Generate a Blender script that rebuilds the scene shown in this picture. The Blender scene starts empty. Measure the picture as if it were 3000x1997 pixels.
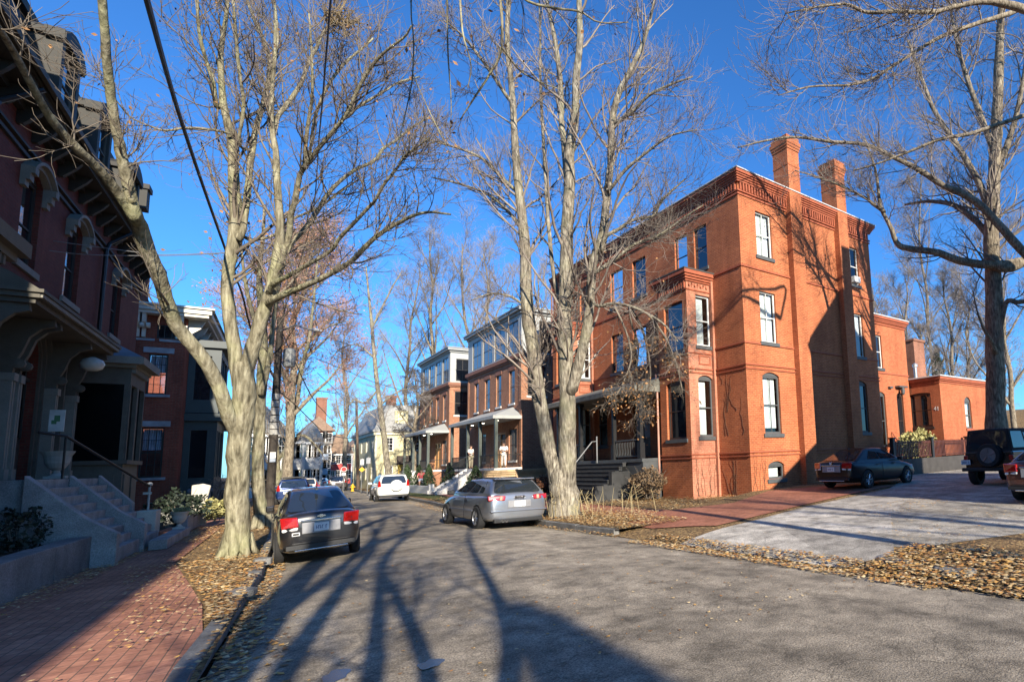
import bpy, bmesh, math, random
import numpy as np
from mathutils import Vector, Matrix
R_ = math.radians
random.seed(7); rng = np.random.default_rng(11)
sc = bpy.context.scene
COL = sc.collection

# ------------------------------------------------------------------ camera (solved from the photograph's vanishing points)
FPX, PX, PY = 1625.96, 2103.25, 1139.72
RC = np.array([[0.74927391, -0.66092656, -0.04200818],
               [0.04732748, 0.11670732, -0.99203806],
               [0.66056697, 0.7413201, 0.11872574]])
HC = 1.6
CO = np.array([0, 0, HC])
cam = bpy.data.cameras.new('camera'); camo = bpy.data.objects.new('camera', cam); COL.objects.link(camo)
cam.sensor_width = 36; cam.sensor_fit = 'HORIZONTAL'; cam.lens = FPX * 36 / 3000
cam.shift_x = (1500 - PX) / 3000; cam.shift_y = (PY - 998.5) / 3000
cam.clip_start = .05; cam.clip_end = 3000
m = Matrix(((RC[0][0], -RC[1][0], -RC[2][0], 0), (RC[0][1], -RC[1][1], -RC[2][1], 0), (RC[0][2], -RC[1][2], -RC[2][2], HC), (0, 0, 0, 1)))
camo.matrix_world = m
sc.camera = camo

def ray(x, y): return RC.T @ np.array([(x - PX) / FPX, (y - PY) / FPX, 1.])
def onZ(x, y, z=0.):
    d = ray(x, y); return CO + d * ((z - HC) / d[2])
def onX(x, y, X):
    d = ray(x, y); return CO + d * (X / d[0])
def onY(x, y, Y):
    d = ray(x, y); return CO + d * (Y / d[1])
def atDepth(x, y, dep): return CO + ray(x, y) * dep
def depth_of(p): return float(RC[2] @ (np.array(p, float) - CO))

def zs(Y):   # the street falls gently away from the viewer
    return float(np.interp(Y, [-60, 5, 12, 16, 38, 70, 150, 400], [0, -.05, -.08, -.14, -.3, -.5, -.6, -.6]))

# ------------------------------------------------------------------ object helpers
def tag(o, label=None, cat=None, group=None, kind=None):
    if label: o['label'] = label
    if cat: o['category'] = cat
    if group: o['group'] = group
    if kind: o['kind'] = kind
    return o
WINV = {}
def thing(name, label, cat, loc=(0, 0, 0), rz=0, group=None, world=False):
    o = bpy.data.objects.new(name, None); COL.objects.link(o)
    o.location = loc; o.rotation_euler = (0, 0, rz); o.empty_display_size = .2
    if world: WINV[o.name] = (Matrix.Translation(Vector(loc)) @ Matrix.Rotation(rz, 4, 'Z')).inverted()   # parts modelled in world coordinates
    return tag(o, label, cat, group)
def copy_tree(o, parent=None):
    c = o.copy(); COL.objects.link(c); c.parent = parent
    for ch in [x for x in bpy.data.objects if x.parent == o]: copy_tree(ch, c)
    return c

class Fr:   # a local frame: u along a wall, v out of it, z up
    def __init__(s, o=(0, 0, 0), u=(1, 0), v=(0, -1)):
        s.o = np.array([*o, 0.][:3], float); s.u = np.array([u[0], u[1], 0.]); s.v = np.array([v[0], v[1], 0.])
    def p(s, u, v, z): 
        q = s.o + s.u * u + s.v * v; return (q[0], q[1], q[2] + z)
ID = Fr((0, 0, 0), (1, 0), (0, 1))

class MB:
    def __init__(s, F=ID): s.v = []; s.f = []; s.F = F; s.mi = []; s.cur = 0
    def add(s, vs, fs):
        b = len(s.v); s.v += [tuple(float(c) for c in x) for x in vs]
        for f in fs: s.f.append(tuple(b + i for i in f)); s.mi.append(s.cur)
    def box(s, u0, u1, v0, v1, z0, z1, F=None):
        P = (F or s.F).p
        s.add([P(u0, v0, z0), P(u1, v0, z0), P(u1, v1, z0), P(u0, v1, z0), P(u0, v0, z1), P(u1, v0, z1), P(u1, v1, z1), P(u0, v1, z1)],
              [(0, 3, 2, 1), (4, 5, 6, 7), (0, 1, 5, 4), (1, 2, 6, 5), (2, 3, 7, 6), (3, 0, 4, 7)])
    def quad(s, a, b, c, d): s.add([a, b, c, d], [(0, 1, 2, 3)])
    def prism(s, poly, t0, t1, f):   # poly of 2D points, f(a,b,t) -> 3D
        n = len(poly)
        s.add([f(a, b, t0) for a, b in poly] + [f(a, b, t1) for a, b in poly],
              [tuple(range(n))[::-1], tuple(range(n, 2 * n))] + [(i, (i + 1) % n, n + (i + 1) % n, n + i) for i in range(n)])
    def tube(s, pts, rad, n=8, cap=True):
        pts = np.array(pts, float); K = len(pts)
        rad = np.broadcast_to(np.array(rad, float), (K,))
        T = np.gradient(pts, axis=0); T /= np.linalg.norm(T, axis=1)[:, None] + 1e-12
        ref = np.array([0, 0, 1.]) if abs(T[:, 2]).mean() < .8 else np.array([1., 0, 0])
        A = np.cross(T, ref); A /= np.linalg.norm(A, axis=1)[:, None] + 1e-12
        B = np.cross(T, A); th = np.linspace(0, 2 * np.pi, n, endpoint=False)
        V = pts[:, None] + rad[:, None, None] * (np.cos(th)[None, :, None] * A[:, None] + np.sin(th)[None, :, None] * B[:, None])
        fs = [(k * n + i, k * n + (i + 1) % n, (k + 1) * n + (i + 1) % n, (k + 1) * n + i) for k in range(K - 1) for i in range(n)]
        if cap: fs += [tuple(range(n))[::-1], tuple((K - 1) * n + i for i in range(n))]
        s.add(V.reshape(-1, 3), fs)
    def lathe(s, prof, c, n=16, axis='z', cap=True):   # prof: (r, h)
        K = len(prof); vs = []
        for r, h in prof:
            for i in range(n):
                a = 2 * math.pi * i / n; x, y = r * math.cos(a), r * math.sin(a)
                vs.append((c[0] + x, c[1] + y, c[2] + h) if axis == 'z' else ((c[0] + h, c[1] + x, c[2] + y) if axis == 'x' else (c[0] + x, c[1] + h, c[2] + y)))
        fs = [(k * n + i, k * n + (i + 1) % n, (k + 1) * n + (i + 1) % n, (k + 1) * n + i) for k in range(K - 1) for i in range(n)]
        if cap: fs += [tuple(range(n))[::-1], tuple((K - 1) * n + i for i in range(n))]
        s.add(vs, fs)
    def build(s, name, mat, parent=None, smooth=False, recalc=True, bevel=0, kind=None):
        me = bpy.data.meshes.new(name)
        me.from_pydata(s.v, [], s.f); me.update()
        mats = mat if isinstance(mat, (list, tuple)) else [mat]
        for mm in mats: me.materials.append(mm)
        if len(mats) > 1: me.polygons.foreach_set('material_index', s.mi)
        if recalc or bevel:
            bm = bmesh.new(); bm.from_mesh(me)
            if recalc: bmesh.ops.recalc_face_normals(bm, faces=bm.faces)
            bm.to_mesh(me); bm.free()
        if smooth: me.polygons.foreach_set('use_smooth', [True] * len(me.polygons))
        o = bpy.data.objects.new(name, me); COL.objects.link(o)
        if parent is not None:
            o.parent = parent
            if parent.name in WINV: o.matrix_parent_inverse = WINV[parent.name]
        if bevel:
            b = o.modifiers.new('bevel', 'BEVEL'); b.width = bevel; b.segments = 2; b.limit_method = 'ANGLE'; b.angle_limit = R_(35)
        if kind: o['kind'] = kind
        return o

def arrays_mesh(name, V, faces4, mat, parent=None, smooth=True, mi=None):
    V = np.asarray(V, np.float32).reshape(-1, 3); faces4 = np.asarray(faces4, np.int32)
    k = faces4.shape[1]
    me = bpy.data.meshes.new(name); me.vertices.add(len(V)); me.vertices.foreach_set('co', V.ravel())
    me.loops.add(faces4.size); me.loops.foreach_set('vertex_index', faces4.ravel())
    me.polygons.add(len(faces4)); me.polygons.foreach_set('loop_start', np.arange(0, faces4.size, k, dtype=np.int32))
    try: me.polygons.foreach_set('loop_total', np.full(len(faces4), k, np.int32))
    except Exception: pass
    for mm in (mat if isinstance(mat, (list, tuple)) else [mat]): me.materials.append(mm)
    if mi is not None: me.polygons.foreach_set('material_index', np.asarray(mi, np.int32))
    me.polygons.foreach_set('use_smooth', np.full(len(faces4), smooth))
    me.update(calc_edges=True); me.validate()
    o = bpy.data.objects.new(name, me); COL.objects.link(o)
    if parent is not None:
        o.parent = parent
        if parent.name in WINV: o.matrix_parent_inverse = WINV[parent.name]
    return o

# ------------------------------------------------------------------ materials
MC = {}
def s2l(h):
    c = [int(h[i:i + 2], 16) / 255 for i in (0, 2, 4)]
    return tuple((x / 12.92 if x <= .04045 else ((x + .055) / 1.055) ** 2.4) for x in c)
def newmat(name):
    m = bpy.data.materials.new(name); m.use_nodes = True; nt = m.node_tree; nt.nodes.clear()
    out = nt.nodes.new('ShaderNodeOutputMaterial'); b = nt.nodes.new('ShaderNodeBsdfPrincipled')
    nt.links.new(b.outputs[0], out.inputs[0]); return m, nt, b, out
def mixc(nt, fac, a, b, mode='MIX'):
    n = nt.nodes.new('ShaderNodeMix'); n.data_type = 'RGBA'; n.blend_type = mode
    for sock, val in ((n.inputs[0], fac), (n.inputs[6], a), (n.inputs[7], b)):
        if hasattr(val, 'links'): nt.links.new(val, sock)
        elif isinstance(val, (int, float)): sock.default_value = val
        else: sock.default_value = (*val, 1)
    return n.outputs[2]
def noise(nt, vec, scale, detail=4, rough=.55, dims='3D'):
    n = nt.nodes.new('ShaderNodeTexNoise'); n.inputs['Scale'].default_value = scale; n.inputs['Detail'].default_value = detail; n.inputs['Roughness'].default_value = rough
    if vec is not None: nt.links.new(vec, n.inputs['Vector'])
    return n.outputs[0]
def ramp(nt, fac, stops):
    n = nt.nodes.new('ShaderNodeValToRGB'); cr = n.color_ramp
    while len(cr.elements) < len(stops): cr.elements.new(.5)
    for e, (p, c) in zip(cr.elements, stops):
        e.position = p; e.color = (*((c,) * 3 if isinstance(c, (int, float)) else c), 1)
    nt.links.new(fac, n.inputs[0]); return n.outputs[0]
def math_(nt, op, a, b=None):
    n = nt.nodes.new('ShaderNodeMath'); n.operation = op
    for i, val in enumerate((a, b)):
        if val is None: continue
        if hasattr(val, 'links'): nt.links.new(val, n.inputs[i])
        else: n.inputs[i].default_value = val
    return n.outputs[0]
def coords(nt, which='Object'):
    return nt.nodes.new('ShaderNodeTexCoord').outputs[which]
def mapping(nt, vec, scale=(1, 1, 1), rot=(0, 0, 0)):
    n = nt.nodes.new('ShaderNodeMapping'); nt.links.new(vec, n.inputs[0]); n.inputs['Scale'].default_value = scale; n.inputs['Rotation'].default_value = rot
    return n.outputs[0]
def bump(nt, b, h, strength=.3, dist=.02):
    n = nt.nodes.new('ShaderNodeBump'); n.inputs['Strength'].default_value = strength; n.inputs['Distance'].default_value = dist
    nt.links.new(h, n.inputs['Height']); nt.links.new(n.outputs[0], b.inputs['Normal'])

def plain(name, col, rough=.6, metal=0., spec=.5, var=.25, scale=3., bmp=0., coat=0., fine=0.):
    if name in MC: return MC[name]
    m, nt, b, out = newmat(name); c = coords(nt)
    n1 = noise(nt, c, scale, 5)
    lo = tuple(x * (1 - var) for x in col); hi = tuple(min(1, x * (1 + var * .8)) for x in col)
    cc = ramp(nt, n1, [(.3, lo), (.7, hi)])
    if fine:
        n2 = noise(nt, c, scale * 22, 3); cc = mixc(nt, fine, cc, ramp(nt, n2, [(.3, .45), (.7, 1.5)]), 'MULTIPLY')
    nt.links.new(cc, b.inputs['Base Color'])
    b.inputs['Roughness'].default_value = rough; b.inputs['Metallic'].default_value = metal; b.inputs['Specular IOR Level'].default_value = spec
    if coat: b.inputs['Coat Weight'].default_value = coat; b.inputs['Coat Roughness'].default_value = .04
    if bmp: bump(nt, b, noise(nt, c, scale * 12, 4), bmp)
    MC[name] = m; return m

def brick(name, c1, c2, mort, bw=.215, rh=.075, ms=.009, stain=.35, soot=(.25, .2, .2), bmp=.35, floor=False, rot=0):
    if name in MC: return MC[name]
    m, nt, b, out = newmat(name); c = coords(nt)
    if floor:
        vec = mapping(nt, c, rot=(0, 0, rot))
    else:
        sep = nt.nodes.new('ShaderNodeSeparateXYZ'); nt.links.new(c, sep.inputs[0])
        nn = nt.nodes.new('ShaderNodeSeparateXYZ'); nt.links.new(coords(nt, 'Normal'), nn.inputs[0])
        f = math_(nt, 'GREATER_THAN', math_(nt, 'ABSOLUTE', nn.outputs[0]), math_(nt, 'ABSOLUTE', nn.outputs[1]))
        u = math_(nt, 'ADD', math_(nt, 'MULTIPLY', f, sep.outputs[1]), math_(nt, 'MULTIPLY', math_(nt, 'SUBTRACT', 1., f), sep.outputs[0]))
        cb = nt.nodes.new('ShaderNodeCombineXYZ'); nt.links.new(u, cb.inputs[0]); nt.links.new(sep.outputs[2], cb.inputs[1]); vec = cb.outputs[0]
    t = nt.nodes.new('ShaderNodeTexBrick'); nt.links.new(vec, t.inputs['Vector'])
    t.inputs['Color1'].default_value = (*c1, 1); t.inputs['Color2'].default_value = (*c2, 1); t.inputs['Mortar'].default_value = (*mort, 1)
    t.inputs['Scale'].default_value = 1; t.inputs['Mortar Size'].default_value = ms; t.inputs['Mortar Smooth'].default_value = .3; t.inputs['Bias'].default_value = -.1
    t.inputs['Brick Width'].default_value = bw; t.inputs['Row Height'].default_value = rh
    st = ramp(nt, noise(nt, c, .55, 6, .65), [(.35, tuple(1 - stain * (1 - x) for x in soot)), (.62, (1.06, 1.06, 1.06))])
    col = mixc(nt, 1., t.outputs['Color'], st, 'MULTIPLY')
    fn = ramp(nt, noise(nt, mapping(nt, c, (9, 9, 26)), 1.3, 3), [(.3, .72), (.7, 1.22)])
    col = mixc(nt, .8, col, fn, 'MULTIPLY')
    sk = ramp(nt, noise(nt, mapping(nt, c, (1.6, 1.6, .22)), 1.2, 5, .65), [(.36, .70), (.6, 1.08)]); col = mixc(nt, .55, col, sk, 'MULTIPLY')
    nt.links.new(col, b.inputs['Base Color']); b.inputs['Roughness'].default_value = .85; b.inputs['Specular IOR Level'].default_value = .25
    bump(nt, b, t.outputs['Fac'], -bmp, .01)
    MC[name] = m; return m

def glass_dark(name='dark_glass', col=(.012, .014, .018), rough=.04, spec=.9):
    if name in MC: return MC[name]
    m, nt, b, out = newmat(name); b.inputs['Base Color'].default_value = (*col, 1); b.inputs['Roughness'].default_value = rough
    b.inputs['Specular IOR Level'].default_value = spec; b.inputs['IOR'].default_value = 1.6
    bump(nt, b, noise(nt, coords(nt), 2.2, 1), .035, .1)
    MC[name] = m; return m
def glass_clear(name='clear_glass', tint=(.85, .9, .92)):
    if name in MC: return MC[name]
    m, nt, b, out = newmat(name); nt.nodes.remove(b)
    tr = nt.nodes.new('ShaderNodeBsdfTransparent'); tr.inputs[0].default_value = (*tint, 1)
    gl = nt.nodes.new('ShaderNodeBsdfGlossy'); gl.inputs['Roughness'].default_value = .03
    fr = nt.nodes.new('ShaderNodeFresnel'); fr.inputs[0].default_value = 1.5
    mx = nt.nodes.new('ShaderNodeMixShader'); nt.links.new(math_(nt, 'ADD', math_(nt, 'MULTIPLY', fr.outputs[0], 1.2), .05), mx.inputs[0])
    nt.links.new(tr.outputs[0], mx.inputs[1]); nt.links.new(gl.outputs[0], mx.inputs[2]); nt.links.new(mx.outputs[0], out.inputs[0])
    MC[name] = m; return m
def emit(name, col, st):
    if name in MC: return MC[name]
    m, nt, b, out = newmat(name); b.inputs['Base Color'].default_value = (*col, 1); b.inputs['Emission Color'].default_value = (*col, 1); b.inputs['Emission Strength'].default_value = st
    MC[name] = m; return m
def bark(name, c_lo, c_mid, c_hi, scale=1., lichen=None):
    if name in MC: return MC[name]
    m, nt, b, out = newmat(name); c = coords(nt)
    v = mapping(nt, c, (14 * scale, 14 * scale, 2.6 * scale))
    n1 = noise(nt, v, 1., 6, .6); n2 = noise(nt, c, 2.2 * scale, 5, .6)
    col = ramp(nt, n1, [(.3, c_lo), (.5, c_mid), (.72, c_hi)])
    col = mixc(nt, .75, col, ramp(nt, n2, [(.32, .5), (.66, 1.25)]), 'MULTIPLY')
    if lichen: col = mixc(nt, ramp(nt, noise(nt, c, 1.1, 4), [(.5, 0.), (.68, .55)]), col, lichen)
    nt.links.new(col, b.inputs['Base Color']); b.inputs['Roughness'].default_value = .9; b.inputs['Specular IOR Level'].default_value = .2
    bump(nt, b, math_(nt, 'ADD', n1, math_(nt, 'MULTIPLY', n2, .6)), .9, .04)
    MC[name] = m; return m

# ------------------------------------------------------------------ walls and windows
def arch_pts(u0, u1, z1, rise, n=10):
    w = (u1 - u0) / 2; 
    if rise >= w * .98: # semicircle-ish ellipse
        return [(u0 + w - w * math.cos(math.pi * i / n), z1 + rise * math.sin(math.pi * i / n)) for i in range(n + 1)]
    r = (w * w + rise * rise) / (2 * rise); a = math.asin(min(1, w / r))
    return [(u0 + w + r * math.sin(-a + 2 * a * i / n), z1 + rise - r + r * math.cos(-a + 2 * a * i / n)) for i in range(n + 1)]
def wall(mb, F, u0, u1, z0, z1, ops=(), th=.16):
    """front skin of a wall with openings (u0,u1,z0,z1,rise) and their reveals"""
    us = sorted({u0, u1, *[o[0] for o in ops], *[o[1] for o in ops]}); zz = sorted({z0, z1, *[o[2] for o in ops], *[o[3] + o[4] for o in ops]})
    us = [u for u in us if u0 <= u <= u1]; zz = [z for z in zz if z0 <= z <= z1]
    for a, b in zip(us, us[1:]):
        for c, d in zip(zz, zz[1:]):
            mu, mz = (a + b) / 2, (c + d) / 2
            if any(o[0] < mu < o[1] and o[2] < mz < o[3] + o[4] for o in ops): continue
            mb.quad(F.p(a, 0, c), F.p(b, 0, c), F.p(b, 0, d), F.p(a, 0, d))
    for a, b, c, d, r in ops:
        prof = [(a, c), (a, d)] + (arch_pts(a, b, d, r)[1:-1] if r else []) + [(b, d), (b, c)]
        n = len(prof)
        for i in range(n):
            p, q = prof[i], prof[(i + 1) % n]
            mb.quad(F.p(p[0], 0, p[1]), F.p(q[0], 0, q[1]), F.p(q[0], -th, q[1]), F.p(p[0], -th, p[1]))
        if r:
            ap = arch_pts(a, b, d, r); top = d + r
            for p, q in zip(ap, ap[1:]):
                mb.quad(F.p(p[0], 0, p[1]), F.p(q[0], 0, q[1]), F.p(q[0], 0, top + 1e-4), F.p(p[0], 0, top + 1e-4))
def window(F, parent, op, frame, pane=None, sill=None, curtain=None, bars=(1, 1), setback=.1, fw=.055, name='window', header=None, sillmat=None, cover=(.12, .95, .06, .97), deep=.06, sillw=.09, transom=.5, label=None):
    u0, u1, z0, z1, r = op
    mb = MB(F); a, b = -setback - deep, -setback
    mb.box(u0, u0 + fw, a, b, z0, z1); mb.box(u1 - fw, u1, a, b, z0, z1)
    mb.box(u0 + fw, u1 - fw, a, b, z0, z0 + fw * 1.2); mb.box(u0 + fw, u1 - fw, a, b, z1 - fw, z1)
    zm = z0 + (z1 - z0) * transom
    if transom: mb.box(u0 + fw, u1 - fw, a + .012, b - .008, zm - .022, zm + .022)
    for k in range(1, bars[0]):
        uu = u0 + (u1 - u0) * k / bars[0]; mb.box(uu - .012, uu + .012, a + .015, b - .013, z0 + fw, z1 - fw)
    for k in range(1, bars[1]):
        for s0, s1 in ((z0, zm), (zm, z1)):
            z = s0 + (s1 - s0) * k / bars[1]; mb.box(u0 + fw, u1 - fw, a + .017, b - .015, z - .01, z + .01)
    if r:
        ap = arch_pts(u0, u1, z1, r); 
        mb.prism(ap, a + .004, b + .02, lambda p, q, t: F.p(p, t, q))
    o = mb.build(name, frame, parent)
    if label: o['label'] = label
    pm = MB(F); pm.quad(F.p(u0 + .02, -setback - deep * .5, z0 + .02), F.p(u1 - .02, -setback - deep * .5, z0 + .02), F.p(u1 - .02, -setback - deep * .5, z1 - .02), F.p(u0 + .02, -setback - deep * .5, z1 - .02))
    pm.build('pane', pane or glass_dark(), o, recalc=False)
    if curtain:
        cm = MB(F); c0, c1, d0, d1 = cover; K = 24
        ua, ub = u0 + (u1 - u0) * c0, u0 + (u1 - u0) * c1; za, zb = z0 + (z1 - z0) * d0, z0 + (z1 - z0) * d1
        pts = [(ua + (ub - ua) * i / K, -setback - deep - .07 + .018 * math.sin(i * 2.1)) for i in range(K + 1)]
        cm.add([F.p(p, q, za) for p, q in pts] + [F.p(p, q, zb) for p, q in pts], [(i, i + 1, K + 2 + i, K + 1 + i) for i in range(K)])
        cm.build('curtain', curtain, o, recalc=False)
    if sillmat:
        sm = MB(F); sm.box(u0 - sillw, u1 + sillw, -setback - .02, .06, z0 - .16, z0 - .004)
        sm.build('sill', sillmat, o, bevel=.006)
    return o
# ================================================================== GROUND
LK = [(-1.9, -60), (-.75, -5), (-.11, 6.3), (.6, 12.9), (1.2, 21), (2.2, 35), (3.2, 50), (4.4, 64), (7, 90), (13, 130), (26, 180)]
RK = [(7, -60), (6.9, -5), (6.8, 2.6), (7.0, 10), (6.95, 14), (7.25, 20), (8.1, 30), (9.1, 40), (9.7, 50), (10.4, 65), (11.6, 80), (14.5, 100), (21, 130), (36, 180)]
def lerp(L, Y): return float(np.interp(Y, [p[1] for p in L], [p[0] for p in L]))
def asphalt(name, base, crack=True, gl=.86):
    m, nt, b, out = newmat(name); c = coords(nt)
    big = ramp(nt, noise(nt, c, .35, 5, .6), [(.3, tuple(x * .72 for x in base)), (.7, tuple(x * 1.25 for x in base))])
    fine = ramp(nt, noise(nt, c, 60, 3, .7), [(.34, .35), (.66, 1.65)])
    col = mixc(nt, .85, big, fine, 'MULTIPLY')
    mid = ramp(nt, noise(nt, c, 2.3, 6, .7), [(.36, .52), (.62, 1.28)]); col = mixc(nt, .9, col, mid, 'MULTIPLY')
    pv = nt.nodes.new('ShaderNodeTexVoronoi'); pv.inputs['Scale'].default_value = .16; nt.links.new(mapping(nt, c, (1.6, .6, 1)), pv.inputs['Vector']); ps = nt.nodes.new('ShaderNodeSeparateColor'); nt.links.new(pv.outputs['Color'], ps.inputs[0]); col = mixc(nt, .8, col, ramp(nt, ps.outputs[0], [(.2, .78), (.8, 1.12)]), 'MULTIPLY')
    st = ramp(nt, noise(nt, mapping(nt, c, (1.3, .35, 1)), 1.1, 4), [(.42, .82), (.6, 1.08)])
    col = mixc(nt, .8, col, st, 'MULTIPLY')
    if crack:
        v = nt.nodes.new('ShaderNodeTexVoronoi'); v.feature = 'DISTANCE_TO_EDGE'; v.inputs['Scale'].default_value = .55
        wv = nt.nodes.new('ShaderNodeVectorMath'); wv.operation = 'ADD'; nt.links.new(c, wv.inputs[0])
        nz = nt.nodes.new('ShaderNodeTexNoise'); nz.inputs['Scale'].default_value = 1.4; nz.inputs['Detail'].default_value = 5; nt.links.new(c, nz.inputs['Vector'])
        nt.links.new(nz.outputs['Color'], wv.inputs[1]); nt.links.new(wv.outputs[0], v.inputs['Vector'])
        ck = ramp(nt, v.outputs['Distance'], [(.0, .35), (.012, 1.)])
        col = mixc(nt, .5, col, ck, 'MULTIPLY')
    nt.links.new(col, b.inputs['Base Color']); b.inputs['Roughness'].default_value = gl; b.inputs['Specular IOR Level'].default_value = .35
    h = math_(nt, 'ADD', noise(nt, c, 70, 3), math_(nt, 'MULTIPLY', noise(nt, c, 3, 4), 1.2))
    bump(nt, b, h, .55, .02); MC[name] = m; return m
M_road = asphalt('asphalt', (.31, .262, .198))
M_drive = asphalt('driveway_asphalt', (.40, .362, .30), gl=.9)
M_conc = asphalt('concrete_slab', (.47, .43, .37), crack=True, gl=.92)
M_bwalk = brick('brick_paving', (.50, .235, .15), (.38, .17, .115), (.16, .11, .08), bw=.21, rh=.105, ms=.006, stain=.6, soot=(.5, .42, .4), bmp=.5, floor=True, rot=-1.501)
M_bwalk2 = brick('brick_paving_side', (.44, .18, .11), (.34, .135, .085), (.18, .11, .08), bw=.21, rh=.105, ms=.006, stain=.5, soot=(.55, .45, .4), bmp=.4, floor=True, rot=0.1)
M_granite = plain('granite', (.29, .285, .28), .85, var=.3, scale=2.5, fine=.6, bmp=.25)
def litter(name, cols, sc_=16.):
    m, nt, b, out = newmat(name); c = coords(nt)
    v = nt.nodes.new('ShaderNodeTexVoronoi'); v.inputs['Scale'].default_value = sc_; nt.links.new(c, v.inputs['Vector'])
    sp = nt.nodes.new('ShaderNodeSeparateColor'); nt.links.new(v.outputs['Color'], sp.inputs[0])
    col = ramp(nt, sp.outputs[0], cols)
    col = mixc(nt, .7, col, ramp(nt, noise(nt, c, 1.7, 5), [(.3, .5), (.7, 1.2)]), 'MULTIPLY')
    nt.links.new(col, b.inputs['Base Color']); b.inputs['Roughness'].default_value = .9; b.inputs['Specular IOR Level'].default_value = .2
    bump(nt, b, math_(nt, 'ADD', sp.outputs[1], noise(nt, c, 40, 3)), .9, .03); MC[name] = m; return m
M_litter = litter('leaf_litter_soil', [(.0, (.08, .055, .035)), (.35, (.20, .13, .07)), (.65, (.34, .21, .09)), (1., (.48, .33, .15))], 26)
M_soil = litter('bare_soil', [(.0, (.03, .022, .016)), (.5, (.09, .062, .04)), (1., (.2, .12, .06))], 22)
M_grassy = litter('winter_grass', [(.0, (.05, .07, .02)), (.5, (.10, .13, .04)), (1., (.20, .17, .06))], 30)

def sheet(name, Lf, Rf, Ys, off, mat, nx=4, cross=None, kind='structure'):
    V = []; Fc = []
    for Y in Ys:
        a, b = Lf(Y), Rf(Y)
        for i in range(nx + 1):
            t = i / nx; V.append((a + (b - a) * t, Y, zs(Y) + off + (cross(t) if cross else 0)))
    n = nx + 1
    for k in range(len(Ys) - 1):
        for i in range(nx): Fc.append((k * n + i, k * n + i + 1, (k + 1) * n + i + 1, (k + 1) * n + i))
    return arrays_mesh(name, V, Fc, mat, None, True) if kind is None else tag(arrays_mesh(name, V, Fc, mat, None, True), kind=kind)
YR = list(np.concatenate([np.arange(-60, 40, 2.), np.arange(40, 184, 5.)]))
# big terrain sheet to the horizon
V = []; Fc = []; xs_ = [-1500, -300, -80, -30, -10, -4, 3, 11, 20, 40, 80, 300, 1500]; ys_ = [-800, -200, -60, -20, 0, 5, 12, 16, 24, 38, 54, 70, 110, 150, 260, 500, 1600]
for Y in ys_:
    for X in xs_: V.append((X, Y, zs(Y) - .22))
n = len(xs_)
Fc = [(k * n + i, k * n + i + 1, (k + 1) * n + i + 1, (k + 1) * n + i) for k in range(len(ys_) - 1) for i in range(n - 1)]
tag(arrays_mesh('ground', V, Fc, M_soil), kind='structure')
sheet('road', lambda Y: lerp(LK, Y), lambda Y: lerp(RK, Y), YR, -.03, M_road, 8, cross=lambda t: .12 * (1 - (2 * t - 1) ** 2) - .07)
# left side: verge, brick pavement
BR = [(-1.5, -60), (-.45, 0), (-.17, 5), (-.08, 7.9), (-.08, 9.5), (-.3, 12), (-.65, 16), (-.25, 22), (.55, 35), (1.3, 50), (2.2, 64), (5, 90)]
YL = list(np.concatenate([np.arange(-60, 40, 2.), np.arange(40, 92, 5.)]))
sheet('verge', lambda Y: lerp(BR, Y) - .1, lambda Y: max(lerp(LK, Y), lerp(BR, Y) + .02), YL, .035, M_litter, 3)
WALLX = lambda Y: -2.2 + .0692 * (Y - 12.42)
sheet('pavement', lambda Y: WALLX(Y) - .1 - max(0, min(1, (Y - 20) / 2)) * .3, lambda Y: lerp(BR, Y), YL, .06, M_bwalk, 4)
sheet('yard', lambda Y: WALLX(Y) - 12, lambda Y: WALLX(Y) - .05, [y for y in YL if y > 20], .03, M_soil, 3)
# right side
YRt = [y for y in YR if y >= 13] ; 
sheet('verge', lambda Y: lerp(RK, Y), lambda Y: lerp(RK, Y) + 1.9, [11.6] + YRt, .06, M_litter, 3)
sheet('pavement', lambda Y: lerp(RK, Y) + 1.7, lambda Y: lerp(RK, Y) + 3.7, [11.6] + YRt, .075, M_bwalk2, 3)
sheet('yard', lambda Y: lerp(RK, Y) + 3.6, lambda Y: 15.75 + max(0, Y - 80), [13] + YRt, .055, M_litter, 4)
sheet('lawn', lambda Y: lerp(RK, Y) + .5, lambda Y: lerp(RK, Y) + 1.75, [32, 36, 40, 46, 54], .085, M_grassy, 3)
def poly_sheet(name, pts, off, mat, kind='structure', th=.0):
    mb = MB(); vs = [(p[0], p[1], zs(p[1]) + off) for p in pts]; n = len(vs)
    mb.add(vs, [tuple(range(n))])
    o = mb.build(name, mat, recalc=False)
    if o.data.polygons[0].normal.z < 0: o.data.flip_normals()
    return tag(o, kind=kind)
def zl(X): return float(np.interp(X, [6.9, 7.1, 8.2, 12, 18, 24, 60], [-.19, -.13, -.04, .03, .2, .27, .3]))   # the lot rises away from the street
def xsheet(name, lo, hi, off, mat, ny=6, step=.5):
    X0, X1 = max(lo[0][0], hi[0][0]), min(lo[-1][0], hi[-1][0]); Xs = sorted({*np.arange(X0, min(X1, 30), step), *np.arange(30, X1, 6), X1, *[p[0] for p in lo + hi if X0 <= p[0] <= X1]})
    V = []; n = ny + 1
    for X in Xs:
        a = np.interp(X, [p[0] for p in lo], [p[1] for p in lo]); b = np.interp(X, [p[0] for p in hi], [p[1] for p in hi])
        for i in range(n): V.append((X, a + (b - a) * i / ny, zl(X) + off))
    return tag(arrays_mesh(name, V, [(k * n + i, (k + 1) * n + i, (k + 1) * n + i + 1, k * n + i + 1) for k in range(len(Xs) - 1) for i in range(ny)], mat, None, True), kind='structure')
xsheet('ground', [(6.95, -30), (60, -30)], [(6.95, 12.2), (11, 14), (15.6, 15.78), (60, 15.78)], .012, M_litter)
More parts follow.
